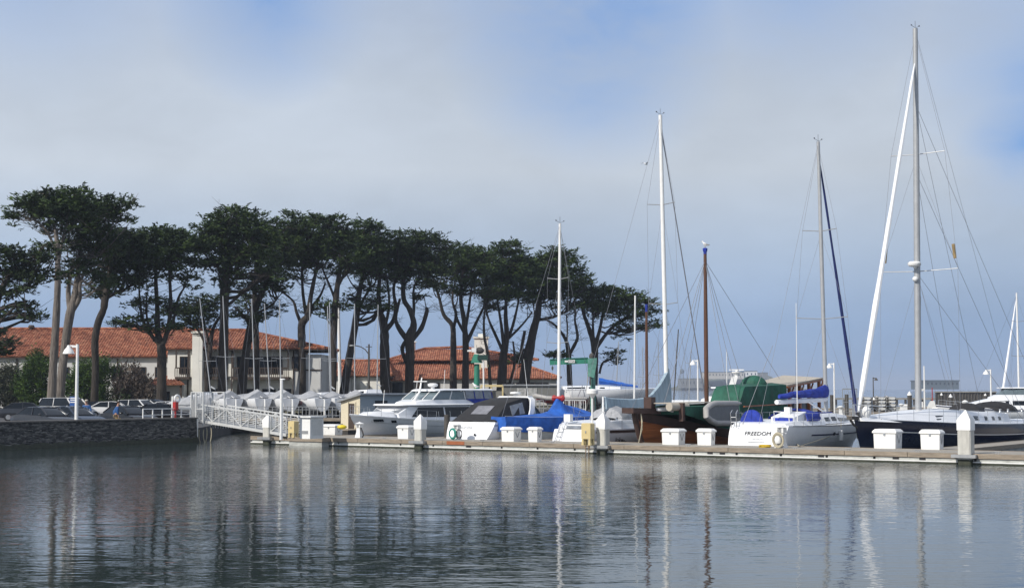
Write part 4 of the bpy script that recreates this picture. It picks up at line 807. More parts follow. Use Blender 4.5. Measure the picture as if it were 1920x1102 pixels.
# ------------------------------------------------------------ boat toolkit
class Hull:
    def __init__(s,L,B,zs,zb,rb=.6,rs=.0,ws=.7,pm=.42,full=2.2,dr=.5,ey=.75,ez=1.15,dip=.08,flare=1.0):
        s.__dict__.update(locals())
    def sheer(s,t): return s.zs+(s.zb-s.zs)*t*t-s.dip*math.sin(PI*t)
    def half(s,t):
        if t<s.pm: return s.B/2*(s.ws+(1-s.ws)*math.sin(PI/2*t/s.pm))
        q=(t-s.pm)/(1-s.pm); return s.B/2*max(.006,(1-q**s.full))
    def pt(s,t,a,sd=1,off=0):
        zk=-s.dr*(1-.6*t**3); zs=s.sheer(t); ey=s.ey*(1+s.flare*t*t); zf=1-math.cos(a)**s.ez
        z=zk+(zs-zk)*zf; y=s.half(t)*math.sin(a)**ey+off; h=max(0,(z+s.dr*.2))/(max(s.zs,s.zb)+s.dr*.2)
        x0=s.rs*(1-h); x1=s.L-s.rb*max(0,1-h)**1.3; return Vector((x0+t*(x1-x0),sd*y,z))
    def atz(s,t,z,sd=1,off=0):
        zk=-s.dr*(1-.6*t**3); zs=s.sheer(t); zf=max(0,min(1,(z-zk)/(zs-zk))); return s.pt(t,math.acos(min(1,(1-zf))**(1/s.ez)),sd,off)
    def mesh(s,nt=30,na=9):
        q=MB(); rows=[]
        for i in range(nt+1):
            t=i/nt; r=[s.pt(t,PI/2*k/na,-1) for k in range(na,0,-1)]+[s.pt(t,PI/2*k/na,1) for k in range(0,na+1)]; rows.append(r)
        q.loft(rows,closed=False); q.add(rows[0],[tuple(range(len(rows[0])))]); return q
    def deck(s,nt=24,dz=-.03,camb=.08,t0=0,t1=1):
        q=MB(); rows=[]
        for i in range(nt+1):
            t=t0+(t1-t0)*i/nt; a=s.pt(t,PI/2,1); y=a.y-.01; rows.append([(a.x,-y,a.z+dz),(a.x,-y*.5,a.z+dz+camb*.75),(a.x,0,a.z+dz+camb),(a.x,y*.5,a.z+dz+camb*.75),(a.x,y,a.z+dz)])
        q.loft(rows,closed=False); return q
    def band(s,z0,z1,t0=0,t1=1,off=.014,nt=30,rel=False,both=True,stern=True):
        q=MB()
        for sd in ((1,-1) if both else (-1,)):
            rows=[]
            for i in range(nt+1):
                t=t0+(t1-t0)*i/nt; zz=[z0,(z0+z1)/2,z1]
                if rel: zz=[s.sheer(t)+z for z in zz]
                rows.append([s.atz(t,z,sd,off) for z in zz])
            q.loft(rows,closed=False)
        return q
    def rail(s,q,h,t0=.02,t1=.97,r=.014,n=10,dz=0):
        for sd in (1,-1):
            top=[];mid=[]
            for i in range(n+1):
                t=t0+(t1-t0)*i/n; b=s.pt(t,PI/2,sd); b.y*=.96; q.tube([b,b+Vector((0,0,h))],r,5); top.append(b+Vector((0,0,h))); mid.append(b+Vector((0,0,h*.5)))
            q.tube(top,r*.6,4); q.tube(mid,r*.45,4)
def hp(st,x,f,sd=-1,off=.012):
    for i in range(len(st)-1):
        if st[i][0]<=x<=st[i+1][0]:
            k=(x-st[i][0])/(st[i+1][0]-st[i][0]); _,wb,wt,zb,zt=[st[i][j]*(1-k)+st[i+1][j]*k for j in range(5)]; return Vector((x,sd*(wb+(wt-wb)*f+off),zb+(zt-zb)*f))
def house(st,camb=.07):
    q=MB(); q.loft([[(x,-wb,zb),(x,-wt,zt),(x,-wt*.93,zt+camb*.5),(x,0,zt+camb),(x,wt*.93,zt+camb*.5),(x,wt,zt),(x,wb,zb)] for x,wb,wt,zb,zt in st]); return q
def hwin(st,x0,x1,f0,f1,sl=0,parent=None,m='glass',name='window',sides=(-1,1),x1b=None):
    for sd in sides:
        a=[hp(st,x0+sl,f0,sd),hp(st,x1b or x1,f0,sd),hp(st,x1,f1,sd),hp(st,x0,f1,sd)]
        q=MB(); q.slab(a,.02); obj(name,q,M[m],parent,flat=True)
def mast(o,x,z0,toppx,r=.10,m='alu',spread=(),x_is=None,wind=True,stays=(),fore=None,aft=None,top_r=None,shr=None,name='mast',capt=None,y=0):
    T=o.matrix_world; b=T@Vector((x,y,z0)); top=L2(o)@P(toppx[0],toppx[1],b.y); base=Vector((x,y,z0)); q=MB(); q.tube([base,base.lerp(top,.6),top],[r,r*.95,top_r or r*.75],10); mo=obj(name,q,M[m],o)
    pt=lambda f: base.lerp(top,f); ends=[]
    for (f,hl) in spread:
        c=pt(f); q=MB(); q.tube([c+Vector((-.18,-hl,.08)),c,c+Vector((-.18,hl,.08))],.024,6); obj('spreader',q,M['galv'],mo); ends.append((c,hl,f))
    if shr:
        for sd in (-1,1):
            ch=Vector((x-.2,sd*shr,z0+.02)); pts=[ch]+[c+Vector((-.18,sd*hl,.08)) for c,hl,_ in ends]+[pt(.985)]; q=MB(); q.tube(pts,.008,4); obj('shroud',q,M['wire'],o)
            if ends: q=MB(); q.tube([ch+Vector((.15,0,0)),pt(ends[0][2]-.01)],.007,4); obj('shroud',q,M['wire'],o)
            if len(ends)>1: q=MB(); q.tube([ends[0][0]+Vector((-.18,sd*ends[0][1],.08)),pt(ends[1][2]-.01)],.007,4); obj('shroud',q,M['wire'],o)
    if fore is not None: q=MB(); q.tube([Vector(fore),pt(.985)],.009,4); obj('forestay',q,M['wire'],o)
    if aft is not None: q=MB(); q.tube([Vector(aft),pt(.995)],.008,4); obj('backstay',q,M['wire'],o)
    if wind:
        q=MB(); q.tube([top,top+Vector((0,0,.4))],.010,4); q.tube([top+Vector((-.05,0,.05)),top+Vector((-.28,.1,.15))],.010,4); q.tube([top+Vector((.05,0,.05)),top+Vector((.26,-.1,.14))],.010,4); q.ell(top+Vector((-.28,.1,.17)),(.07,.03,.04),6,4); q.ell(top+Vector((.26,-.1,.16)),(.04,.04,.03),6,4); obj('wind_instruments',q,M['black'],mo)
    return mo,base,top,pt
def furled(o,a,b,r0,r1,m,label=None):
    a=Vector(a); b=Vector(b); n=14; q=MB(); pts=[a.lerp(b,i/n) for i in range(n+1)]; rs=[]
    for i in range(n+1): f=i/n; rs.append((r0*(1-f)+r1*f)*(.25 if i in (0,n) else random.uniform(.85,1.15)))
    q.tube(pts,rs,8); return obj('furled_sail',q,m,o)
def place(name,label,cat,px,Y,ang,rev=False,L=0,grp=None):
    p=XY(px,Y,0)
    if rev: p=p-Vector((math.cos(ang),math.sin(ang),0))*L
    return thing(name,label,cat,p,ang,grp)
def winch(q,p): q.lathe(p,[(.09,0),(.06,.06),(.055,.14),(.075,.17),(.0,.18)],10)
def bxp(o,px,yl=0,z=1.3):
    T=o.matrix_world; p=T@Vector((0,yl,z)); d=T.to_3x3()@Vector((1,0,0)); k=(px-960)/F; c,s=math.cos(PITCH),math.sin(PITCH)
    return (k*(p.y*c+(p.z-H)*s)-p.x)/(d.x-k*d.y*c)
def bz(o,x,yl,py): return P(960,py,(o.matrix_world@Vector((x,yl,0))).y).z-o.matrix_world.translation.z
def rope(pts,label,r=.018,m='rope',sag=.0):
    pts=[Vector(p) for p in pts]; q=MB()
    if len(pts)==2 and sag:
        a,b=pts; pts=[a.lerp(b,i/8)-Vector((0,0,sag*math.sin(PI*i/8))) for i in range(9)]
    q.tube(pts,r,5); o=obj('mooring_line',q,M[m]); return tag(o,label,'rope','mooring lines')
# ---------------------------------------------------------- A motor yacht with flybridge, bow to the dock
A=place('motor_yacht','white flybridge motor yacht with blue canvas, bow pointing left behind the dock','motor yacht',655,94,AV+PI,True,12.5); L=12.5
h=Hull(L,4.1,1.25,1.72,rb=1.9,ws=.86,pm=.45,full=2.0,ey=.95,flare=1.3,dip=.05)
hu=obj('hull',h.mesh(),M['gel'],A); obj('spray_rail',h.band(.45,.50,off=.05,t1=.97),M['white'],A); obj('rub_rail',h.band(-.10,-.02,off=.05,t1=.995,rel=True),M['white'],A); obj('knuckle',h.band(-.42,-.40,t0=.0,t1=.9,rel=True,off=.01),M['galv'],A)
obj('boot_stripe',h.band(-.1,.10,off=.012,t1=.96),M['navytrim'],A); obj('deck',h.deck(),M['gel'],A)
for px,w_ in ((731,.62),(750,.34)):
    x=bxp(A,px,1.9,1.3); t=x/L; q=MB(); z0=h.sheer(t)-.34; a=[h.atz(t-w_/L/2,z0,1,.015),h.atz(t+w_/L/2,z0,1,.015),h.atz(t+w_/L/2,z0+.15,1,.015),h.atz(t-w_/L/2,z0+.15,1,.015)]; q.slab(a,.03); obj('porthole',q,M['glass'],A)
st=[(1.6,1.6,1.45,1.2,2.18),(8.3,1.5,1.32,1.3,2.18),(9.2,1.25,1.12,1.45,1.70)]
obj('cabin',house(st),M['gel'],A)
hwin(st,5.0,7.5,.25,.92,sl=0,parent=A,x1b=8.28); hwin(st,2.3,4.85,.25,.92,sl=0,parent=A)
q=MB(); q.slab([(8.42,-1.22,2.12),(8.42,1.22,2.12),(9.15,1.05,1.78),(9.15,-1.05,1.78)],.03); obj('windscreen',q,M['vinyl'],A,flat=True)
st2=[(9.4,1.1,.95,1.45,1.83),(10.6,.75,.6,1.55,1.82),(11.3,.45,.3,1.6,1.70)]; obj('trunk',house(st2,.05),M['gel'],A)
q=MB(); q.loft([[(x,-w,2.22),(x,w,2.22),(x,w+.02,2.27),(x,w-.08,2.33),(x,-w+.08,2.33),(x,-w-.02,2.27)] for x,w in ((.6,1.65),(7.8,1.62),(8.7,1.35),(9.0,.9))]); obj('cabin_roof',q,M['gel'],A)
st3=[(.8,1.42,1.42,2.33,2.58),(5.9,1.32,1.25,2.33,2.58),(7.1,.9,.8,2.33,2.42)]; obj('flybridge',house(st3,.02),M['gel'],A)
q=MB()
for sd in (-1,1): q.slab([(2.6,sd*1.36,2.6),(5.9,sd*1.25,2.6),(5.0,sd*1.12,3.12),(2.6,sd*1.22,3.12)],.02)
q.slab([(5.9,-1.25,2.6),(5.9,1.25,2.6),(5.0,1.12,3.12),(5.0,-1.12,3.12)],.02); fs=obj('flybridge_screen',q,M['glass2'],A,flat=True)
q=MB()
for a,b in (((5.9,1.27,2.6),(5.0,1.14,3.14)),((5.9,-1.27,2.6),(5.0,-1.14,3.14)),((5.93,0.45,2.6),(5.03,.4,3.14)),((5.93,-.45,2.6),(5.03,-.4,3.14)),((4.2,1.32,2.6),(3.8,1.2,3.14)),((2.6,1.38,2.6),(2.6,1.24,3.14)),((2.6,-1.38,2.6),(2.6,-1.24,3.14))): q=MB(); q.bar(a,b,.06); obj('screen_frame',q,M['white'],fs)
q=MB(); q.loft([[(x,-w,z),(x,w,z),(x,w,z+.05),(x,w-.2,z+.12),(x,-w+.2,z+.12),(x,-w,z+.05)] for x,w,z in ((-.6,1.35,3.16),(4.6,1.3,3.16),(5.3,1.0,3.12))]); obj('hardtop',q,M['gel'],A)
for x0,x1 in ((-.4,.5),(.55,1.5),(1.55,2.5)):
    for sd in (-1,1): q=MB(); q.slab([(x0,sd*1.40,2.6),(x1,sd*1.40,2.6),(x1,sd*1.28,3.15),(x0,sd*1.28,3.15)],.02); p_=obj('clear_panel',q,M['vinyl'],A,flat=True); q=MB(); q.bar((x0,sd*1.42,2.6),(x0,sd*1.30,3.15),.05); q.bar((x0,sd*1.42,2.6),(x1,sd*1.42,2.6),.04); obj('canvas_edge',q,M['royal'],p_)
q=MB()
for sd in (-1,1): q.slab([(-.6,sd*1.42,2.05),(.9,sd*1.44,2.05),(2.4,sd*1.43,2.58),(-.6,sd*1.41,2.58)],.03)
obj('canvas_panel',q,M['royal'],A,flat=True)
for sd in (-1,1): q=MB(); q.slab([(.5,sd*1.66,1.35),(1.2,sd*1.66,1.35),(2.2,sd*1.55,2.18),(.5,sd*1.55,2.2)],.03); obj('cockpit_wing',q,M['gel'],A,flat=True)
q=MB(); q.tube([(4.3,0,3.28),(4.3,0,3.42)],.12,8); q.lathe((4.3,0,3.42),[(.26,0),(.33,.06),(.33,.16),(.2,.22),(.02,.23)],16); obj('radar',q,M['white'],A)
q=MB(); q.tube([(6.6,.2,2.4),(5.9,.2,3.1),(5.7,.2,4.0)],[.1,.07,.04],8); q.tube([(5.85,-.35,3.75),(5.85,.75,3.75)],.03,6); obj('signal_mast',q,M['white'],A)
for x,y,z,hh in ((4.4,1.0,3.3,1.2),(4.9,-.9,3.2,.6),(8.0,-1.1,2.3,.9),(7.6,1.2,2.3,1.1)): q=MB(); q.tube([(x,y,z),(x-.1,y,z+hh)],.018,5); obj('antenna',q,M['white'],A)
for x in (2.5,3.6,4.8,6.0): q=MB(); q.tube([(x,1.88,1.25),(x,1.80,1.85)],.014,5); obj('side_stanchion',q,M['steel'],A)
q=MB(); h.rail(q,.55,.52,.985,.014,7)
obj('bow_rail',q,M['steel'],A)
text('CF 4319 BE',.17,M['galv'],A,h.atz(.885,1.28,1,.03),h.atz(.80,1.28,1)-h.atz(.95,1.28,1),(0,0,1),'registration_lettering')
# gull on the yacht
def gull(p,label,fly=False,rz=0):
    o=thing('gull',label,'gull',p,rz); q=MB()
    if fly:
        q.loft([[(-.2,0,0)]*6]+[[(x,r*math.cos(k),r*math.sin(k)) for k in [2*PI*i/6 for i in range(6)]] for x,r in ((-.1,.05),(.05,.07),(.16,.05))]+[[(.26,0,0)]*6])
        for sd in (-1,1): q.loft([[(-.08,sd*.03,.03),(.1,sd*.03,.03),(.1,sd*.03,.045)],[(-.06,sd*.3,.17),(.08,sd*.3,.17),(.08,sd*.3,.18)],[(-.12,sd*.62,.1),(-.08,sd*.62,.1),(-.08,sd*.62,.105)]])
    else:
        q.loft([[(x,r*.8*math.cos(k),z+r*math.sin(k)) for k in [2*PI*i/10 for i in range(10)]] for x,r,z in ((-.30,.01,.13),(-.2,.035,.14),(-.08,.085,.17),(.04,.1,.2),(.11,.065,.27),(.14,.045,.33),(.17,.05,.37),(.21,.035,.37),(.24,.012,.36))])
    obj('body',q,M['white'],o)
    if not fly:
        q=MB(); q.loft([[(x,sd*(r*.8+.012),z+.03) for sd in (1,)]+[(x,r*.82,z-.02),(x,-r*.82,z-.02),(x,-r*.8-.012,z+.03),(x,0,z+r+.008)] for x,r,z in ((-.34,.01,.14),(-.2,.04,.15),(-.06,.085,.18),(.05,.09,.2))]); obj('wings',q,M['galv'],o)
        q=MB(); q.tube([(.0,.03,0),(.0,.03,.13)],.008,4); q.tube([(.0,-.03,0),(.0,-.03,.13)],.008,4); q.tube([(.235,0,.36),(.29,0,.35)],[.012,.003],5); obj('legs',q,M['yellow'],o)
    return o
gull(A.matrix_world@Vector((-.1,.2,3.285)),'white gull standing on the hardtop of the flybridge yacht',rz=2.6)
gull(P(1211,308,140),'gull gliding high left of the tall white mast',True,rz=.6)
# ---------------------------------------------------------- B express cruiser with black canvas
B=place('express_cruiser','white express cruiser with black cockpit canvas, its broad white stern to the dock','motor boat',886,87,AV); L=10
h=Hull(L,3.6,1.42,1.5,rb=1.6,rs=-.9,ws=.9,pm=.4,full=2.2,ey=.8,flare=1.2,dip=.02)
obj('hull',h.mesh(),M['gel'],B); obj('deck',h.deck(),M['gel'],B); obj('rub_rail',h.band(-.22,-.15,rel=True,off=.03),M['galv'],B)
q=MB(); q.loft([[(-1.5,-1.35,.28),(-1.5,1.35,.28),(-.6,1.6,.28),(-.6,-1.6,.28)],[(-1.5,-1.35,.40),(-1.5,1.35,.40),(-.6,1.6,.40),(-.6,-1.6,.40)]]); obj('swim_platform',q,M['gel'],B)
q=MB(); q.tube([(-.55,-.55,.72),(-.52,-.55,.72)],.07,10); obj('exhaust_port',q,M['black'],B)
text('Cloud One',.22,M['galv'],B,(-.27,.35,1.12),(0,-1,0),(.5,0,.8),'name_lettering',shear=.3)
cs=[(.05,1.6,1.5,1.40,1.46),(1.7,1.62,1.15,1.40,2.45),(3.3,1.5,1.1,1.40,2.72),(4.0,1.45,1.05,1.42,2.74)]
cn=obj('canvas_cover',house(cs,.05),M['canvasblk'],B)
q=MB(); q.slab([(.62,-.55,1.84),(.62,.6,1.84),(1.38,.6,2.31),(1.38,-.55,2.31)],.03); obj('clear_window',q,mat('clear_window_grey',(.20,.20,.22),.2,var=.3,sc=2),cn,flat=True)
hwin(cs,1.9,3.2,.35,.85,parent=cn,sl=-.1,m='vinyl')
q=MB()
for sd in (-1,1): q.loft([[(x-.22,sd*y,z),(x+.22,sd*y,z),(x+.22,sd*(y+.07),z),(x-.22,sd*(y+.07),z)] for x,y,z in ((3.3,1.58,1.35),(3.7,1.5,2.1),(4.1,1.25,2.65),(4.2,1.0,2.80))])
q.bx(3.98,4.42,-1.05,1.05,2.76,2.86); obj('radar_arch',q,M['gel'],B)
q=MB(); q.lathe((4.2,0,2.87),[(.12,0),(.12,.08),(.30,.1),(.33,.15),(.30,.22),(.02,.25)],16); obj('radar',q,M['white'],B)
q=MB(); q.tube([(4.2,-.9,2.85),(3.7,-.95,5.0)],[.02,.012],5); obj('antenna',q,M['white'],B)
ws=[(4.3,1.35,1.05,1.45,2.45),(5.4,1.2,.75,1.5,2.05),(6.5,.6,.3,1.5,1.60)]
wsn=obj('windscreen',house(ws,.04),M['glass2'],B); q=MB()
for sd in (-1,1):
    q=MB(); q.tube([(w[0],sd*(w[2]+.01),w[4]+.01) for w in ws],.025,5)
    for i in (0,1): q.bar((ws[i][0],sd*(ws[i][1]+.01),ws[i][3]),(ws[i][0],sd*(ws[i][2]+.01),ws[i][4]+.01),.05)
    obj('screen_frame',q,M['black'],wsn)
q=MB(); h.rail(q,.42,.5,.97,.016,6); obj('bow_rail',q,M['steel'],B)
# ---------------------------------------------------------- sailboat builder for the big sloops
def coachroof(o,h,st,m='gel',camb=.1): return obj('coachroof',house(st,camb),M[m],o)
def boomcover(o,x0,x1,z0,hs,m,wd=.16,aluz=.0,droop=.0,name='sail_cover',n=12):
    rows=[]
    for i in range(n+1):
        f=i/n; x=x0+(x1-x0)*f; hgt=np.interp(f,[a for a,_ in hs],[b for _,b in hs]); w=wd*(.85+.25*math.sin(i*1.9)); w=w*(.4 if i in (0,) else 1); zb=z0-droop*math.sin(PI*f)+random.uniform(-.03,.03)
        rows.append([Vector((x,w*math.cos(a)*(1-.25*(math.sin(a)>.3)),zb+hgt/2+hgt/2*math.sin(a))) for a in [2*PI*k/12 for k in range(12)]])
    q=MB(); q.loft(rows); return obj(name,q,M[m],o)
# C: sloop under full blue cover
Cb=place('sloop','white sloop wholly covered by a bright blue tarpaulin round its mast','sailboat',934,86.2,AV); L=10.5
h=Hull(L,3.1,1.12,1.35,rb=1.1,rs=.5,ws=.30,pm=.55,full=2.1,dip=.1)
obj('hull',h.mesh(),M['gelold'],Cb); obj('deck',h.deck(),M['gel'],Cb); obj('boot_stripe',h.band(.02,.12,off=.012),M['navytrim'],Cb)
rows=[]
xm=bxp(Cb,1047,0,2)
RG=[(0,1.70),(1.2,1.72),(3,1.80),(4.4,1.86),(xm-.8,2.00),(xm-.35,2.42),(xm-.12,2.78),(xm+.12,2.75),(xm+.5,2.35),(xm+2,2.15),(9.6,1.85),(10.3,1.62)]
for i in range(41):
    x=10.3*i/40; t=x/L; zr=np.interp(x,[a for a,_ in RG],[b for _,b in RG]); b=h.half(t)+.05; lift=.62-.12*(x/10.3); zs=h.sheer(t); wav=.03*math.sin(x*3.1); zt_=zs+lift
    rows.append([Vector((x,-b,zs-.22+wav)),Vector((x,-b-.02,zs+.25)),Vector((x,-b+.04,zt_)),Vector((x,-b*.42,zt_+(zr-zt_)*.22-.02)),Vector((x,-.06,zr)),Vector((x,.06,zr)),Vector((x,b*.42,zt_+(zr-zt_)*.22-.02)),Vector((x,b-.04,zt_)),Vector((x,b+.02,zs+.25)),Vector((x,b,zs-.22+wav))])
q=MB(); q.loft(rows,closed=False); q.add(rows[0],[tuple(range(10))]); q.add(rows[-1],[tuple(range(10))]); cov=obj('cover',q,M['blue'],Cb)
q=MB(); q.bx(-.03,-.005,-.5,.5,1.25,1.6) if 0 else q.tube([rows[0][2]+Vector((0,0,.02)),rows[10][2]+Vector((0,-.01,.02)),rows[24][2]+Vector((0,-.01,.02))],.012,4); obj('lacing',q,M['white'],cov)
mo,base,top,pt=mast(Cb,xm,1.2,(1050,419),.10,'white',spread=((.40,.75),(.72,.75)),shr=1.3,fore=(L-.2,0,1.4),aft=(.1,0,1.2))
q=MB(); q.tube([base+Vector((-.05,-.35,1.55)),base+Vector((-.05,.35,1.55))],.11,8); q.ell(base+Vector((0,-.3,1.52)),(.14,.16,.2),8,6); q.ell(base+Vector((0,.3,1.52)),(.14,.16,.2),8,6); obj('red_wrap',q,M['red'],mo)
# D: white sloop with grey-blue boom cover, tall mast
D=place('sloop','white sloop with boarding ladder on its stern and a long grey-blue boom cover','sailboat',1078,83.6,AV); L=15.5
h=Hull(L,3.9,1.10,1.5,rb=1.6,rs=-.9,ws=.60,pm=.5,full=2.2,dip=.05)
obj('hull',h.mesh(),M['gel'],D); obj('deck',h.deck(),M['gel'],D); obj('cove_stripe',h.band(-.20,-.06,rel=True,off=.02,t0=.03),M['brown'],D); obj('boot_stripe',h.band(.1,.16,off=.012),M['black'],D)
q=MB()
q.loft([[(x,-w,z0),(x,-w*.9,z1),(x,w*.9,z1),(x,w,z0)] for x,w,z0,z1 in ((.0,1.1,1.05,1.35),(1.0,1.4,1.05,1.5),(4.0,1.5,1.1,1.55))]); obj('cockpit_coaming',q,M['gel'],D)
q=MB(); q.slab([(-.22,-.42,1.0),(-.22,.5,1.0),(.12,.5,1.42),(.12,-.42,1.42)],.02); obj('transom_opening',q,M['vinyl'],D,flat=True)
q=MB()
for y in (.55,.85): q.tube([(-.95,y,.15),(-.1,y,1.35),(.1,y,1.5)],.02,5)
for k in range(5): f=.1+k*.19; q.tube([(-.95+.85*f,.55,.15+1.2*f),(-.95+.85*f,.85,.15+1.2*f)],.02,5)
obj('ladder',q,M['steel'],D)
st=[(4.2,1.35,1.15,1.15,1.62),(8,1.3,1.0,1.2,1.70),(11.5,.8,.55,1.3,1.62),(12.4,.5,.3,1.3,1.45)]; obj('coachroof',house(st),M['gel'],D); hwin(st,4.8,6.4,.3,.8,parent=D); hwin(st,6.8,8.6,.3,.8,parent=D)
q=MB(); q.tube([(.35,-.9,1.2),(.35,-.9,3.0)],.055,8); q.lathe((.35,-.9,2.75),[(.05,0),(.2,.22),(.3,.25)],12); obj('radar_pole',q,M['white'],D); q=MB(); q.lathe((.35,-.9,3.0),[(.28,0),(.32,.03),(.32,.2),(.26,.26),(.02,.28)],16); obj('radar',q,M['white'],D)
q=MB(); q.loft([[Vector((x,w*math.cos(a),1.5+hh*math.sin(a))) for a in [PI*k/10 for k in range(11)]] for x,w,hh in ((3.0,.9,.2),(3.2,1.1,.72),(3.9,1.15,.85),(4.5,1.0,.70),(4.9,.9,.25))],closed=False); obj('dodger',q,M['greyc'],D)
q=MB(); q.bx(.05,.35,.35,.75,1.5,1.9); obj('outboard_cover',q,M['white'],D)
xm=bxp(D,1251,0,2); mo,base,top,pt=mast(D,xm,1.6,(1238,216),.135,'white',spread=((.37,1.0),(.70,.95)),shr=1.75,aft=(0,0,1.1),fore=None,top_r=.11)
q=MB(); q.tube([Vector((L-.2,0,1.5)),pt(.97)],.035,6); obj('forestay_foil',q,M['wire'],D)
xa=bxp(D,1133,0,2.3); zb=bz(D,xm,0,757); 
rows=[]
for i in range(31):
    f=i/30; x=xa+(xm+.1-xa)*f; zt_=np.interp(f,[0,.05,.4,.6,.72,.86,.95,1],[2.85,2.76,2.68,2.74,2.95,3.55,4.1,4.5]); z0=1.92+.10*f+.45*max(0,f-.6)+.05*math.sin(7*f)+(.12 if i%7<2 else 0); w=.17+.05*math.sin(i*1.3)+.06*f; w*=1 if zt_<3 else .95
    rows.append([Vector((x,-.03,z0)),Vector((x,-w,z0+.18)),Vector((x,-w*.9,(z0+zt_)/2)),Vector((x,-.10,zt_-.03)),Vector((x,0,zt_+.02)),Vector((x,.10,zt_-.03)),Vector((x,w*.9,(z0+zt_)/2)),Vector((x,w,z0+.18)),Vector((x,.03,z0))])
q=MB(); q.loft(rows); sc_=obj('sail_cover',q,M['greyblue'],D); q=MB(); q.tube([Vector((xa-.1,0,2.0)),Vector((xa-.12,0,2.85))],.06,6); obj('boom_end',q,M['white'],D)
q=MB(); q.tube([Vector((xa-.05,0,2.2)),Vector((xm,0,2.3))],.09,8); obj('boom',q,M['alu'],D)
q=MB(); h.rail(q,.6,.1,.97,.014,12); obj('lifelines',q,M['steel'],D)
x=bxp(D,1184,-1.8,.5); text('Itakwesi',.40,M['black'],D,h.atz(x/L,.48,-1,.03),(1,0,0),(0,0,1),'name_lettering',shear=.4)
for x in (1.5,2.4,5.5,6.2): q=MB(); winch(q,(x,-1.2,1.55)); obj('winch',q,M['steel'],D)
for x,z in ((4.3,.75),(6.5,.75)): q=MB(); q.lathe((x,-h.half(x/L)-.16,z-.35),[(.02,0),(.12,.06),(.13,.5),(.03,.62)],10); obj('fender',q,M['white'],D)
# ---------------------------------------------------------- E brown wooden vessel
E=place('wooden_ketch','brown varnished wooden ketch under green tarpaulins with a tan canopy aft','wooden boat',1190,80.5,AV+PI,True,21.5); L=21.5
h=Hull(L,4.6,1.6,2.12,rb=1.15,rs=1.2,ws=.65,pm=.5,full=2.3,dip=.95,ey=.6,dr=.7,flare=.9)
obj('hull',h.mesh(60),M['varn'],E,sharp=.9); obj('deck',h.deck(),M['tan'],E)
obj('bulwark',h.band(-.42,.14,rel=True,off=.10,nt=50),M['brown'],E); obj('rub_strake',h.band(-.50,-.42,rel=True,off=.17,nt=50),M['brown'],E)
q=MB(); pts=[h.pt(1,PI/2*k/8,1) for k in range(9)]; q.tube([Vector((p.x+.05,0,p.z)) for p in pts],.16,8); obj('stem_post',q,M['brown'],E)
q=MB(); q.loft([[(L-1.2,-.9,1.95),(L-1.2,.9,1.95),(L-1.2,.9,2.25),(L-1.2,-.9,2.25)],[(L+.7,-.35,2.02),(L+.7,.35,2.02),(L+.7,.35,2.30),(L+.7,-.35,2.30)]]); obj('bow_platform',q,M['brown'],E)
q=MB(); q.bx(L-.9,L-.45,.3,.75,2.25,2.85); obj('bitt',q,M['brown'],E)
q=MB(); q.slab([(L-1.5,1.2,2.25),(L-5.2,2.3,1.95),(L-5.0,2.3,2.35),(L-3.8,1.9,2.30),(L-1.4,1.2,2.50)],.06); obj('side_board',q,mat('golden_varnish',(.30,.11,.03),.35,var=.3,stretch=(.4,1,5)),E,flat=True)
q=MB(); x=bxp(E,1262,1.6,2.3); q.tube([(x+.6,1.7,2.35),(x-.9,1.9,2.35)],.22,12); obj('rolled_canvas',q,M['tan'],E)
q=MB(); x=bxp(E,1278,2,2.2); q.bx(x-.1,x+.12,1.9,2.15,1.6,2.55); obj('frame_post',q,M['brown'],E)
# green deck tent forward, big tarp aft
def tent(x0,x1,hw,ze0,zr0,ze1,zr1,m='green',name='tarpaulin',n=14,par=None,bot=None):
    rows=[]
    for i in range(n+1):
        f=i/n; x=x0+(x1-x0)*f; ze=ze0+(ze1-ze0)*f; zr=zr0+(zr1-zr0)*f; w=hw*(1+.012*math.sin(i*2.3)); yc=YC0; zb=h.sheer(min(1,max(0,x/L)))+.1 if bot is None else bot
        rows.append([(x,yc-w*1.03,zb),(x,yc-w,ze),(x,yc-w*.5,ze+(zr-ze)*.6),(x,yc,zr),(x,yc+w*.5,ze+(zr-ze)*.6),(x,yc+w,ze),(x,yc+w*1.03,zb)])
    q=MB(); q.loft(rows,closed=False)
    for r in (rows[0],rows[-1]): q.add(r,[tuple(range(7))])
    return obj(name,q,M[m],par)
x1=bxp(E,1280,2.0,2); x2=bxp(E,1352,2.0,2)
YC0=1.15
tent(x2-.5,x1,1.0,2.35,2.5,2.35,2.45,par=E,name='deck_tent')
q=MB(); q.slab([(x2-.5,.2,2.55),(x1+.9,.6,2.53),(x1+.9,1.7,2.53),(x2-.5,2.05,2.56)],.05); obj('deck_awning',q,M['tan'],E,flat=True)
x3=bxp(E,1388,2.2,3); x4=bxp(E,1476,2.2,3)
rows=[]
for i in range(25):
    f=i/24; x=x3+(x4-x3)*f; ze=np.interp(f,[0,.06,.12,1],[2.5,3.05,3.40,3.52]); zr=ze+.12; w=2.15+.03*math.sin(i*1.7); zb=h.sheer(max(0,x/L))+.08
    rows.append([(x,.25,zb),(x,.3,ze),(x,1.2,zr),(x,w,ze),(x,w*1.02,(ze*1.1+zb)/2.1),(x,w*1.05,zb)])
q=MB(); q.loft(rows,closed=False); q.add(rows[0],[tuple(range(6))]); q.add(rows[-1],[tuple(range(6))]); tp=obj('tarpaulin',q,M['green'],E)
xd=bxp(E,1413,1.0,3.6); q=MB(); q.ell((xd,1.0,3.45),(.75,.8,.62),16,10); obj('covered_dome',q,M['green'],tp)
q=MB(); q.bar((x3-.0,2.42,2.30),(x4,2.42,2.42),.07); obj('timber_edge',q,M['varn'],tp)
Ei=L2(E); c4=[]
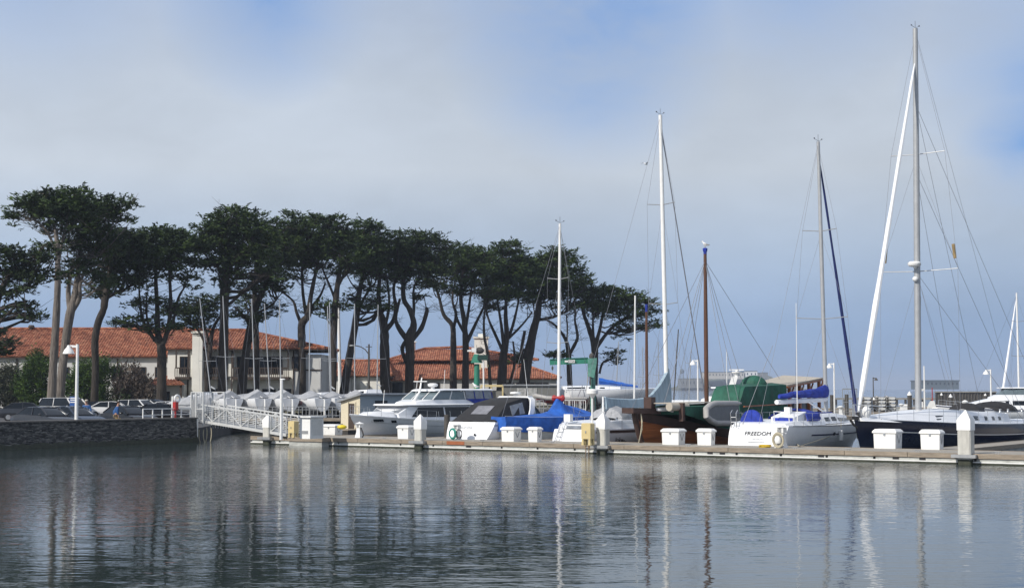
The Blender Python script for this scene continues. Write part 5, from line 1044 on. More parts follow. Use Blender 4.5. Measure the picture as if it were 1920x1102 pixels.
for px,py,yl in ((1476,723,2.1),(1543,709,2.1),(1469,704.5,-.9),(1425,716.5,-.2)):
    x=bxp(E,px,yl,3.7); c4.append(Vector((x,yl,bz(E,x,yl,py))))
q=MB(); q.slab(c4,.09); rf=obj('canopy_roof',q,M['tan'],E,flat=True)
q=MB()
for i in range(4): 
    a,b=c4[i],c4[(i+1)%4]; q.bar(a+Vector((0,0,-.10)),b+Vector((0,0,-.10)),.10,.09)
obj('canopy_edge',q,M['varn'],rf)
for f in (.12,.4,.66,.95):
    a=c4[0].lerp(c4[1],f); q=MB(); q.bar(a+Vector((0,-.15,-.14)),Vector((a.x,a.y-.15,.9)),.17); q.bar(a+Vector((0,-.15,-.9)),a+Vector((-.6,-.15,-.15)),.08); obj('canopy_post',q,M['varn'],E)
q=MB(); q.bx(max(.6,c4[1].x+.3),c4[0].x-.4,-.6,1.4,1.2,2.6); obj('deckhouse',q,M['brown'],E)
for k in range(5): x=max(.6,c4[1].x)+(c4[0].x-max(.6,c4[1].x))*(k+.5)/5-.1; q=MB(); q.bx(x-.35,x+.35,1.405,1.43,1.75,2.45); obj('window',q,M['vinyl'],E)
q=MB(); q.bx(c4[0].x-4.5,c4[0].x-1.5,1.7,2.2,1.3,1.9); obj('blue_bundle',q,M['royal'],E)
def wmast(px0,py0,px1,py1,r,yl=0,nm='mast'):
    x=bxp(E,px0,yl,2.2); b=Vector((x,yl,2.0)); t=L2(E)@P(px1,py1,(E.matrix_world@b).y); q=MB(); q.tube([b,b.lerp(t,.5),t],[r,r*.95,r*.7],10); m_=obj(nm,q,M['woodmast'],E); return m_,b,t
mo,b,t=wmast(1325,753,1322,468,.125); q=MB(); q.tube([t-Vector((0,0,.25)),t],[.10,.095],8); q.lathe(t,[(.12,-.12),(.15,.05),(.08,.1)],8); obj('mast_band',q,M['royal'],mo)
gull(E.matrix_world@(t+Vector((0,0,.1))),'gull perched on top of the thick brown wooden mast',rz=2.3)
for sd in (-1,1):
    for dx in (-1.2,.1,1.3): q=MB(); q.tube([Vector((b.x+dx,sd*2.3,1.6)),b.lerp(t,.93)],.014,4); obj('shroud',q,M['wire'],E)
q=MB(); q.tube([b.lerp(t,.93),Vector((1,0,1.8))],.012,4); obj('stay',q,M['wire'],E); q=MB(); q.tube([b.lerp(t,.93),Vector((L+.2,0,2.3))],.012,4); obj('stay',q,M['wire'],E)
mo,b,t=wmast(1213,770,1212,572,.085,.3); q=MB(); q.tube([t-Vector((0,0,.35)),t+Vector((0,0,.05))],[.07,.065],8); obj('mast_band',q,M['royal'],mo)
q=MB(); q.tube([b+Vector((.12,.1,.15)),b+Vector((-.6,.9,.25)),b+Vector((-.9,1.2,.05))],[.1,.13,.05],6); obj('furled_jib',q,M['gel'],E)
q=MB(); 
for k in range(3): q.tube([(L+.1,.4,2.3),(L+.15,.55,1.6-.2*k),(L+.25,.5,.9),(L+.35,.45,.5)],.025,5)
obj('anchor_rode',q,M['rope'],E)
# inflatable tender leaning against the green tarp
Tn=thing('inflatable_tender','grey inflatable dinghy stood on its side against the green tarpaulin','dinghy',E.matrix_world@Vector((bxp(E,1353,2.9,1.8),2.95,0)),E.rotation_euler.z)
pc=lambda px,py:(L2(Tn)@P(px,py,Tn.location.y))
def tn(px,py):
    x=bxp(Tn,px,0,2); return Vector((x,.15*(-1 if 0 else 1)*((796-py)/45)*-.6,bz(Tn,x,0,py)))
ol=[tn(1384,756),tn(1344,756),tn(1326,766),tn(1325,780),tn(1343,793),tn(1386,793)]
q=MB(); q.tube([ol[0]+Vector((-.5,0,0)),ol[0],ol[1],ol[1].lerp(ol[2],.5)+Vector((.05,0,.05)),ol[2],ol[3],ol[3].lerp(ol[4],.5)+Vector((.05,0,-.05)),ol[4],ol[5],ol[5]+Vector((-.5,0,0))],[.05,.15,.16,.165,.165,.165,.165,.16,.15,.05],12); obj('tube',q,M['rib'],Tn)
q=MB(); q.slab([ol[0],ol[1],ol[2],ol[3],ol[4],ol[5]],.10); obj('floor',q,M['ribd'],Tn); q=MB(); q.bar(ol[0],ol[5],.07,.3); obj('transom',q,M['ribd'],Tn)
# ---------------------------------------------------------- G sloop FREEDOM
Gb=place('sloop','white sloop lettered FREEDOM with blue canvas and dark blue furled jib','sailboat',1425,77.4,AV); L=12.8
h=Hull(L,4.0,1.45,1.50,rb=1.3,rs=-1.05,ws=.80,pm=.45,full=2.3,dip=.05,ey=.65)
obj('hull',h.mesh(40),M['gel'],Gb); obj('deck',h.deck(),M['gel'],Gb); obj('cove_stripe',h.band(-.52,-.45,rel=True,off=.012,t0=.2,t1=.99),M['navytrim'],Gb); obj('toe_rail',h.band(-.05,.03,rel=True,off=.02,t0=.03),M['galv'],Gb)
obj('transom_edge',h.band(.0,.05,off=.012,t0=.0,t1=.06),M['red'],Gb) if 0 else None
hz=lambda z:(z+.1)/(1.6); tx=lambda z:-1.05*(1-hz(z))-.02
upv=Vector((1.05,0,1.6))
text('FREEDOM',.33,M['black'],Gb,(tx(1.05)-.02,-.05,1.05),(0,-1,0),upv,'name_lettering'); text('SAUSALITO',.13,M['galv'],Gb,(tx(.78)-.02,-.15,.78),(0,-1,0),upv,'port_lettering')
q=MB(); q.slab([(tx(.62)-.015,-.55,.62),(tx(.62)-.015,.35,.62),(tx(.65)-.015,.35,.65),(tx(.65)-.015,-.55,.65)],.02); obj('step_line',q,M['galv'],Gb)
q=MB(); q.loft([[(-.05,-1.5,1.42),(-.05,1.5,1.42),(-.05,1.4,1.56),(-.05,-1.4,1.56)],[(1.0,-1.7,1.42),(1.0,1.7,1.42),(1.0,1.55,1.66),(1.0,-1.55,1.66)],[(4.2,-1.7,1.42),(4.2,1.7,1.42),(4.2,1.5,1.70),(4.2,-1.5,1.70)]]); obj('cockpit_coaming',q,M['gel'],Gb)
q=MB(); q.loft([[Vector((x,.75+ .62*math.cos(a),1.5+.72*math.sin(a))) for a in [PI*k/14 for k in range(15)]] for x in (.55,.72)],closed=False); q.add([Vector((.55,.75+.62*math.cos(a),1.5+.72*math.sin(a))) for a in [PI*k/14 for k in range(15)]],[tuple(range(15))]); q.add([Vector((.72,.75+.62*math.cos(a),1.5+.72*math.sin(a))) for a in [PI*k/14 for k in range(15)]],[tuple(range(15))]); obj('wheel_cover',q,M['royal'],Gb)
q=MB(); q.loft([[(x,-1.35,z0),(x,-.05,z0),(x,-.05,z1),(x,-1.35,z1)] for x,z0,z1 in ((1.2,1.6,1.85),(2.6,1.66,2.12))]); obj('helm_seat',q,M['gel'],Gb)
q=MB(); q.bx(1.17,1.2,-1.25,-.2,1.5,1.82); q.slab([(2.2,-1.6,1.66),(3.7,-1.6,1.66),(3.9,-1.5,2.0),(2.4,-1.4,2.05)],.04); obj('weather_cloth',q,M['royal'],Gb)
q=MB(); q.loft([[Vector((x,w*math.cos(a),1.66+hh*math.sin(a))) for a in [PI*k/10 for k in range(11)]] for x,w,hh in ((3.7,1.35,.52),(4.4,1.38,.60),(4.9,1.2,.22))],closed=False); obj('dodger',q,M['royal'],Gb)
st=[(4.3,1.45,1.2,1.45,1.92),(6.5,1.4,1.12,1.46,1.96),(9.4,.9,.62,1.46,1.80),(10.6,.5,.3,1.46,1.56)]; obj('coachroof',house(st),M['gel'],Gb); hwin(st,7.0,9.2,.25,.62,parent=Gb); hwin(st,5.0,5.6,.3,.7,parent=Gb); hwin(st,5.9,6.5,.3,.7,parent=Gb)
q=MB(); q.bx(4.9,6.8,-.95,-.80,1.99,2.05); q.bx(4.9,6.8,.80,.95,1.99,2.05); obj('handrail',q,M['royal'],Gb)
for t in (.40,.86): q=MB(); q.ell(h.atz(t,h.sheer(t)-.45,-1,.0),(.16,.03,.10),12,6); obj('porthole',q,M['glass'],Gb)
q=MB(); h.rail(q,.62,.05,.97,.014,13); obj('lifelines',q,M['steel'],Gb)
q=MB()
for y in (1.15,1.45): q.tube([(-.25,y,1.3),(-.35,y,2.05),(-.15,y,2.2)],.022,5)
for z in (1.6,1.85): q.tube([(-.3,1.15,z),(-.3,1.45,z)],.02,5)
obj('boarding_ladder',q,M['steel'],Gb)
q=MB(); q.tube([(.9,-1.2,1.6),(.8,-1.2,2.1),(.8,-.4,2.15),(.9,-.4,1.6)],.022,6); obj('stern_rail',q,M['white'],Gb); q=MB(); q.bx(1.9,2.2,-.75,-.45,1.98,2.35); obj('locker_box',q,M['white'],Gb)
q=MB(); q.tube([(1.2,-1.5,1.5),(1.2,-1.5,7.6)],[.025,.015],5); obj('antenna',q,M['white'],Gb)
xm=bxp(Gb,1549,0,2); mo,base,top,pt=mast(Gb,xm,1.95,(1534,266),.115,'alu',spread=((.345,1.5),(.668,1.0)),shr=1.75,aft=(-.1,0,1.5),top_r=.09)
furled(Gb,(L-.35,0,1.65),pt(.955),.12,.045,M['navyc'])
zb=2.72; xa=bxp(Gb,1456,0,2.7); q=MB(); q.tube([(xa,0,zb-.12),(xm,0,zb-.02)],.12,10,1); obj('boom',q,M['gel'],Gb); boomcover(Gb,xa+.3,xm+.12,zb+.08,((0,.22),(.3,.34),(.7,.48),(.9,.62),(1,.8)),'royal',.22); q=MB(); q.tube([(xm-.1,0,2.0),(xm-2.4,0,zb-.1)],.045,6); obj('vang',q,M['gel'],Gb)
q=MB(); q.tube([(-.1,.9,1.5),(2.0,.2,5.5)],.012,4); obj('stay',q,M['wire'],Gb)
# ---------------------------------------------------------- H navy sloop
AH=math.atan2(.785,.62)
Hb=place('racing_yacht','large navy-hulled yacht with low white coachroof and white furled genoa','sailboat',1603,74.8,AH+PI,True,22.3); L=22.3
h=Hull(L,5.1,1.38,1.88,rb=.9,rs=1.1,ws=.78,pm=.5,full=1.9,dip=.06,ey=.6,dr=.6)
obj('hull',h.mesh(60),M['navy'],Hb); obj('deck',h.deck(50,camb=.16),M['gel'],Hb); obj('cove_stripe',h.band(-.62,-.57,rel=True,off=.012,t0=.02,t1=.93,nt=50),M['white'],Hb); obj('toe_rail',h.band(-.03,.03,rel=True,off=.01,nt=50),M['gel'],Hb)
X=lambda px,yl=1.5:bxp(Hb,px,yl,1.7)
st=[(X(1912),1.0,.8,1.35,1.50),(X(1895),1.5,1.35,1.40,1.88),(X(1850),1.75,1.55,1.40,1.96),(X(1800),1.75,1.40,1.42,2.10),(X(1760),1.6,1.1,1.50,2.04),(X(1720),1.3,.8,1.58,1.94),(X(1685),.9,.55,1.66,1.88),(X(1660),.45,.25,1.72,1.80)]
obj('coachroof',house(st,.12),M['gel'],Hb)
for px0,px1 in ((1822,1830),(1841,1846),(1856,1861),(1870,1875)):
    hwin(st,X(px1),X(px0),.30,.68,parent=Hb)
hwin(st,X(1792),X(1762),.62,.74,parent=Hb,sl=.1); hwin(st,X(1776),X(1760),.36,.46,parent=Hb)
def dod(px,w,hh,lx): 
    x=X(px,0); q=MB(); q.loft([[Vector((x+dx,w*s_*math.cos(a),1.95+hh*s_*math.sin(a))) for a in [PI*k/12 for k in range(13)]] for dx,s_ in ((-lx,.75),(-lx*.3,1),(lx*.5,.95),(lx,.4))],closed=False); obj('dodger',q,M['canvasblk'],Hb)
dod(1812,1.0,.55,.7); dod(1862,1.35,.62,1.1)
q=MB(); h.rail(q,.66,.04,.985,.014,18); obj('lifelines',q,M['steel'],Hb)
q=MB()
for sd in (-1,1): q.tube([(L-1.6,sd*.75,2.4),(L-.6,sd*.4,2.5),(L+.1,0,2.52)],.02,5); q.tube([(L-.6,sd*.4,1.9),(L-.6,sd*.4,2.5)],.02,5)
q.tube([(L+.1,0,1.9),(L+.1,0,2.52)],.02,5); obj('pulpit',q,M['steel'],Hb)
q=MB(); q.bx(L-.6,L+.55,-.14,.14,1.80,1.95); q.tube([(L+.5,0,1.85),(L+.1,0,1.55),(L-.1,.1,1.4)],[.07,.06,.03],6); obj('anchor',q,M['piled'],Hb)
q=MB(); q.ell((L-.9,.2,2.15),(.25,.25,.28),10,8); obj('spinnaker_bag',q,M['white'],Hb)
for x in (2.0,3.0,5.2,6.4): q=MB(); winch(q,(x,1.2,1.98)); obj('winch',q,M['steel'],Hb)
xm=bxp(Hb,1722,0,2); mo,base,top,pt=mast(Hb,xm,2.0,(1716,54),.17,'alu',spread=((.365,2.15),(.669,1.5)),shr=2.2,aft=(.3,0,1.5),top_r=.13)
q=MB(); q.lathe(pt(.375)+Vector((.35,0,0)),[(.05,0),(.28,.05),(.34,.12),(.34,.22),(.25,.3),(.02,.31)],16); q.tube([pt(.374),pt(.374)+Vector((.35,0,0))],.06,6); obj('radar',q,M['white'],mo); q=MB(); q.ell(pt(.345)+Vector((.25,0,0)),(.16,.16,.14),8,6); obj('deck_light',q,M['white'],mo)
for sd,dz in ((1,.62),(-1,.55)): c=pt(.365)+Vector((-.3,sd*1.95,dz)); q=MB(); q.tube([c,c+Vector((0,-sd*.08,.75))],.085,8); obj('radar_reflector',q,mat('reflector_ochre',(.30,.21,.09),.6,var=.3),mo)
furled(Hb,(L-.45,0,2.15),pt(.92),.17,.07,M['gel']); q=MB(); q.tube([pt(.92),pt(.955)],.03,5); q.ell(pt(.93),(.09,.09,.22),8,6); obj('furler_swivel',q,M['black'],mo)
q=MB(); q.tube([(L-.45,0,1.85),(L-.45,0,2.15)],[.14,.10],8); obj('furler_drum',q,M['black'],Hb)
q=MB(); q.tube([pt(.05),pt(.30)+Vector((-.25,0,0)),pt(.32)],.09,8); obj('halyard_bundle',q,M['alu'],mo)
for f,xx in ((.80,.7),(.62,4.5),(.36,5.0)):
    for sd in (-1,1): q=MB(); q.tube([pt(f),Vector((xx,sd*2.0,1.5))],.010,4); obj('running_backstay',q,M['wire'],Hb)
xa=X(1800,0)
# mooring lines
T=Hb.matrix_world; rope([T@h.pt(.93,PI/2,1,.02),G(1712,834,ZD)+Vector((0,0,.08))],'rope from the navy bow down to the dock between the white boxes',.02,sag=.12)
rope([T@h.pt(.24,PI/2,1,.02),G(1838,823,ZD)+Vector((0,0,.0))],'left of two ropes from the navy hull to the finger dock',.018,sag=.15); rope([T@h.pt(.235,PI/2,1,.02),G(1858,819,ZD)+Vector((0,0,0)),G(1888,819.5,ZD)+Vector((0,0,.05))],'right of two ropes from the navy hull, reaching a cleat on the finger dock',.018)
T=Gb.matrix_world; h=Hull(12.8,4.0,1.45,1.50,rb=1.3,rs=-1.05,ws=.80,pm=.45,full=2.3,dip=.05,ey=.65)
rope([T@h.pt(.90,PI/2,-1,.02),G(1500,838,ZD)+Vector((0,0,.06))],'rope from the FREEDOM bow back to the dock edge',.018,sag=.1); rope([G(1475,822,ZD)+Vector((0,0,.3)),G(1500,838,ZD)+Vector((0,0,.06))],'short yellowish rope from pedestal to cleat beside the rope coil',.025,sag=.1)

o=pile(838,'black steel pile between the motor yacht and the black-canopied cruiser',.34,777,Y=90.5,conc=False,cap=None)
def fender(px,Y,zc_,label):
    p=XY(px,Y,zc_); p.z=zc_; o=thing('fender',label,'fender',p,0,'fenders hung over boat sides'); q=MB(); q.lathe((0,0,-.3),[(.02,0),(.11,.05),(.125,.3),(.11,.55),(.02,.6)],12); obj('body',q,M['white'],o); q=MB(); q.tube([(0,0,.3),(.02,.05,.85)],.012,4); obj('lanyard',q,M['rope'],o)
T=Gb.matrix_world
for t,lb in ((.45,'white fender hanging amidships on the FREEDOM sloop'),(.70,'white fender hanging near the bow of the FREEDOM sloop')):
    p=T@(h.atz(t,.85,-1,.15)); fender(960+F*p.x/(p.y*math.cos(PITCH)+(p.z-H)*math.sin(PITCH)),p.y,p.z,lb)
# ---------------------------------------------------------- keelboats on trailers in the boat park
def keelboat(px,Y,mast_px,label,cover=True,ang=math.atan2(.87,-.50),red=None,z0=1.95,lean=0):
    p=XY(px,Y,0); p.z=Z0; o=thing('keelboat',label,'sailboat',p,ang,'keelboats parked on trailers in the boat park'); dz=z0-Z0; L=7.2
    h=Hull(L,2.5,.58,.80,rb=.9,rs=.15,ws=.56,pm=.48,full=2.0,dr=.42,dip=.05,ey=.72,ez=1.5)
    q=h.mesh(20,7); q.v=[(v[0],v[1],v[2]+dz) for v in q.v]; obj('hull',q,M['gel'],o)
    q=h.deck(14); q.v=[(v[0],v[1],v[2]+dz) for v in q.v]; obj('deck',q,M['gel'],o)
    q=MB(); q.slab([(-.02,-.04,dz-.75),(-.30,-.04,dz-.70),(-.22,-.04,dz+.45),(-.02,-.04,dz+.5)],.06); q.tube([(-.1,-.04,dz+.5),(.9,-.04,dz+.75)],.02,5); obj('rudder',q,M['white'],o,flat=True)
    q=MB(); 
    for y in (-.75,.75): q.bar((.6,y,.35),(5.6,y*.5,.35),.09)
    for x in (1.2,3.2,5.0):
        q.bar((x,-.8,.35),(x,.8,.35),.08)
        for y in (-.7,.7): q.bar((x,y,.35),(x,y*.9,dz-.05),.07)
    q.bar((5.4,0,.35),(7.6,0,.35),.08); obj('trailer_frame',q,M['galv'],o)
    for x in (2.2,3.1):
        for y in (-1.05,1.05): q=MB(); q.tube([(x,y-.09,.31),(x,y+.09,.31)],.31,14); obj('wheel',q,M['black'],o)
    q=MB(); q.slab([(2.8,0,.25),(4.2,0,.25),(4.4,0,dz-.2),(2.7,0,dz-.2)],.09); obj('keel',q,M['shedg'],o)
    xm=bxp(o,mast_px[0][0],0,3) if mast_px else 4.2
    if cover:
        rows=[]; pk=random.uniform(1.15,1.5); sh_=random.uniform(-.5,.9)
        for i in range(15):
            f=i/14; x=1.0+(5.6-max(0,sh_)*1.2)*f; t=x/L; b=h.half(t)+.03; zs=h.sheer(t)+dz; zr=dz+np.interp(x,[.5,1.0,xm-1.3-sh_*.4,xm-.4+sh_*.3,xm+.6+sh_*.2,6.2],[.70,.85,pk-.28,pk,pk-.35,.84]); w=.04*math.sin(i*2.1)
            rows.append([(x,-b,zs-.05+w),(x,-b+.02,zs+.03),(x,-b*.5,zs+(zr-zs)*.60),(x,0,zr),(x,b*.5,zs+(zr-zs)*.60),(x,b-.02,zs+.03),(x,b,zs-.05-w)])
        q=MB(); q.loft(rows,closed=False); q.add(rows[0],[tuple(range(7))]); q.add(rows[-1],[tuple(range(7))]); obj('cover',q,M['greyc'],o)
    else:
        st=[(2.2,.8,.65,dz+.6,dz+.98),(5.2,.5,.35,dz+.7,dz+.9)]; obj('coachroof',house(st),M['gel'],o); hwin(st,2.8,4.4,.3,.75,parent=o); q=MB(); q.tube([(xm,0,dz+1.5),(.9,.0,dz+1.3)],.06,6); obj('boom',q,M['alu'],o)
    if mast_px:
        (x0,y0),(x1,y1)=mast_px; xm_=bxp(o,x0,0,3); b=Vector((xm_,0,dz+.7)); t=L2(o)@P(x1,y1,(o.matrix_world@b).y); q=MB(); q.tube([b,t],[.055,.04],6); mo=obj('mast',q,M['alu'],o); c=b.lerp(t,(y0-664)/(y0-y1)); q=MB(); q.tube([c+Vector((-.1,-.75,.04)),c,c+Vector((-.1,.75,.04))],.02,5); obj('spreader',q,M['alu'],mo)
        for sd in (-1,1): q=MB(); q.tube([Vector((xm_-.3,sd*1.05,dz+.65)),c+Vector((-.1,sd*.75,.04)),b.lerp(t,.95)],.008,4); obj('shroud',q,M['wire'],o)
    if red:
        text(red,.42,M['red'],o,h.pt(.30,PI/2*.72,1,.03)+Vector((0,0,dz-.08)),(-1,0,0),(0,0,1),'sail_number')
    return o
KB=[(440,119,((426,735),(418,555)),'grey-covered keelboat nearest the gangway gate',None),(494,119,((478,730),(472,560)),'grey-covered keelboat right of the leaning balcony trunk, split cover',None),(546,119,((527,730),(524,562)),'grey-covered keelboat directly behind the gangway foot',None),(606,119,((580,730),(581,567)),'grey-covered keelboat with red digits on its hull',"87.8"),(643,121,((620,728),(614,574)),'grey-covered keelboat just left of the cream shed',None),(686,122,((665,730),(665,569)),'grey-covered keelboat showing over the cream shed roof',None)]
for px,Y,mp,lb,rd in KB: keelboat(px,Y,mp,lb,True,red=rd)
keelboat(409,128,((396,722),(374.5,559)),'uncovered white keelboat with strongly leaning mast behind the gate',False)
keelboat(520,130,((506,722),(496,569)),'uncovered white keelboat with leaning mast behind the covered row',False)
keelboat(635,131,((621,722),(618,566)),'uncovered white keelboat behind the cream shed end of the row',False)
keelboat(722,128,((707,722),(709,571)),'uncovered white keelboat showing over the blue-grey shed',False,z0=2.2)
o=thing('covered_boat','low boat under a long dark grey cover behind the quay railing','boat',XY(398,113,0)+Vector((0,0,Z0)),R(178))
h=Hull(3.4,1.5,.4,.5,rb=.5,dr=.3); q=h.mesh(14,6); q.v=[(v[0],v[1],v[2]+.95) for v in q.v]; obj('hull',q,M['gel'],o); q=MB(); q.loft([[Vector((x,w*math.cos(a),1.30+hh*math.sin(a))) for a in [PI*k/10 for k in range(11)]] for x,w,hh in ((-.03,.6,.3),(.2,.78,.55),(1.8,.8,.6),(2.8,.5,.4),(3.3,.15,.15))],closed=False); obj('cover',q,M['greyc'],o)
q=MB()
for x in (1.0,): q.tube([(x,-.85,.3),(x,-.65,.3)],.3,12); q.tube([(x,.65,.3),(x,.85,.3)],.3,12)
q.bar((0,0,.4),(3.9,0,.4),.1); q.bar((1,0,.4),(1,0,.8),.1); q.bar((2.4,0,.4),(2.4,0,.8),.1); obj('trailer',q,M['galv'],o)
railing(XY(440,115.6,0)+Vector((0,0,Z0+.28)),XY(637,115.6,0)+Vector((0,0,Z0+.28)),'grey pipe railing along the boat park edge behind the gangway',14,.85,'galv',mid=2,th=.05,pick=.28)
# ---------------------------------------------------------- cars
def car(label,p,rz,paint,kind='sedan',sc=1.0,light=True,grp='cars parked behind the quay'):
    o=thing('parked_car',label,'car',p,rz,grp); L=4.5*sc; W=1.78; Hh={'sedan':1.42,'suv':1.72,'van':1.75}[kind]
    if kind=='sedan': low=[(0,.35,.62),(.12,.3,.92),(.5,.26,.98),(1.1,.25,1.0),(3.0,.25,.93),(4.0,.26,.80),(4.38,.3,.66),(4.5,.38,.50)]; cab=[(.45,.62,.98,1.0),(1.15,.60,.98,1.38),(2.1,.60,.95,1.42),(2.6,.60,.94,1.36),(3.3,.66,.90,.93)]
    elif kind=='suv': low=[(0,.4,.75),(.1,.35,1.05),(1.1,.3,1.08),(3.0,.3,1.05),(4.1,.32,.98),(4.42,.35,.80),(4.5,.4,.6)]; cab=[(.1,.66,1.04,1.1),(.4,.64,1.06,1.5),(2.4,.64,1.05,1.54),(2.7,.64,1.04,1.48),(3.3,.68,1.02,1.05)]
    else: low=[(0,.4,.9),(.05,.35,1.15),(3.4,.3,1.15),(4.2,.32,.98),(4.45,.35,.75),(4.5,.4,.6)]; cab=[(.03,.78,1.12,1.4),(.15,.76,1.12,1.70),(3.0,.74,1.12,1.74),(3.3,.72,1.12,1.66),(3.95,.70,1.02,1.06)]
    rows=[]
    for x,zl,zt in low:
        w=W/2*(.90 if x in (low[0][0],low[-1][0]) else 1); rows.append([(x*sc,-w*.92,zl),(x*sc,-w,zl+.12),(x*sc,-w,(zl+zt)/2+.08),(x*sc,-w*.95,zt-.03),(x*sc,-w*.8,zt),(x*sc,w*.8,zt),(x*sc,w*.95,zt-.03),(x*sc,w,(zl+zt)/2+.08),(x*sc,w,zl+.12),(x*sc,w*.92,zl)])
    q=MB(); q.loft(rows); obj('body',q,M[paint],o,sharp=.9)
    q=MB(); q.loft([[(x*sc,-w*1.18,zb-.02),(x*sc,-w,zt),(x*sc,-w*.8,zt+.012),(x*sc,w*.8,zt+.012),(x*sc,w,zt),(x*sc,w*1.18,zb-.02)] for x,w,zb,zt in cab],closed=True); obj('windows',q,M['glass'],o)
    q=MB(); q.loft([[(x*sc,-w*1.01,zt-.03),(x*sc,-w*.8,zt+.03),(x*sc,w*.8,zt+.03),(x*sc,w*1.01,zt-.03)] for x,w,zb,zt in cab[1:-1]],closed=True)
    for x0,x1 in ((cab[0],cab[1]),(cab[-1],cab[-2])):
        for sd in (-1,1): q.bar((x0[0]*sc,sd*x0[1]*1.12,x0[3]),(x1[0]*sc,sd*x1[1],x1[3]),.07)
    xb=(cab[1][0]+cab[-2][0])/2*sc
    for sd in (-1,1): q.bar((xb,sd*cab[2][1]*1.19,.93),(xb,sd*cab[2][1]*1.01,cab[2][3]-.02),.06)
    obj('roof',q,M[paint],o)
    for x in (.85*sc,3.62*sc):
        for sd in (-1,1): q=MB(); q.tube([(x,sd*W/2*.84,.32),(x,sd*W/2*1.01,.32)],.32,16); w_=obj('wheel',q,M['black'],o); q=MB(); q.tube([(x,sd*W/2*1.01,.32),(x,sd*W/2*1.03,.32)],.19,12); obj('rim',q,M['galv'],w_)
    zh=low[-2][2]-.08
    for sd in (-1,1): q=MB(); q.ell((4.40*sc,sd*W/2*.72,zh),(.10,.2,.075),10,6); obj('headlight',q,M['lamp'],o); q=MB(); q.ell((.05,sd*W/2*.78,low[1][2]-.12),(.05,.14,.07),8,6); obj('tail_light',q,M['red'],o); q=MB(); q.ell((cab[-1][0]*sc-.35,sd*W/2*1.08,1.0),(.09,.11,.07),8,6); obj('wing_mirror',q,M[paint],o)
    return o
zc=Z0+.01
def cz(p,c=2.25):
    d=Vector((math.cos(AU),math.sin(AU),0)); q=p-d*c; q.z=zc; return q
car('dark grey hatchback nose to the quay wall, leftmost',cz(onwall(86,Z0+.7,3.6)),AU,'car1')
car('dark sedan nose to the quay wall beside the white lamp post',cz(onwall(137,Z0+.7,3.9)),AU,'car4')
car('black car behind the man with the yellow bucket',cz(onwall(250,Z0+.7,3.6)),AU-.15,'car2')
for px,Y,rz,pt_,kd,lb in ((50,118,.3,'car1','sedan','dark car under the bushes at far left'),(122,124,-.6,'car3','van','white van behind the blue sign'),(187,128,.1,'car2','sedan','dark car behind the standing man'),(212,126,.15,'car3','sedan','white car right behind the walking man'),(262,130,-.5,'car3','suv','white car parked beneath the twiggy bush'),(287,132,-.2,'car4','suv','blue-grey car between the white car and the many-stemmed tree'),(318,126,.2,'car3','sedan','silver-white car right of the many-stemmed tree'),(338,119,.0,'car1','sedan','dark car behind the quay railing near the gate'),(305,110,.1,'car2','sedan','black car low behind the left end of the quay railing')):
    p=XY(px,Y,0); p.z=zc; d=Vector((math.cos(rz),math.sin(rz),0)); car(lb,p-d*2.2,rz,pt_,kd)
# blue parking sign
p=onwall(137,1.53,1.3); p.z=Z0; p=XY(138,100,0); p.z=Z0; o=thing('parking_sign','blue sign board with white lines beside the nearest lamp post','sign',p,-.1); q=MB(); q.bar((0,0,0),(0,0,1.6),.07); obj('post',q,M['galv'],o); q=MB(); q.bx(-.28,.30,-.06,-.03,1.05,1.98); bd=obj('board',q,M['signb'],o)
for z in (1.88,1.76,1.62): q=MB(); q.bx(-.24,.26,-.072,-.062,z-.035,z+.03); obj('lettering_line',q,M['white'],bd)
q=MB(); q.bx(-.20,-.05,-.072,-.062,1.28,1.38); obj('pictogram',q,M['white'],bd); q=MB(); q.bx(.1,.2,-.072,-.062,1.28,1.38); obj('pictogram',q,M['white'],bd)
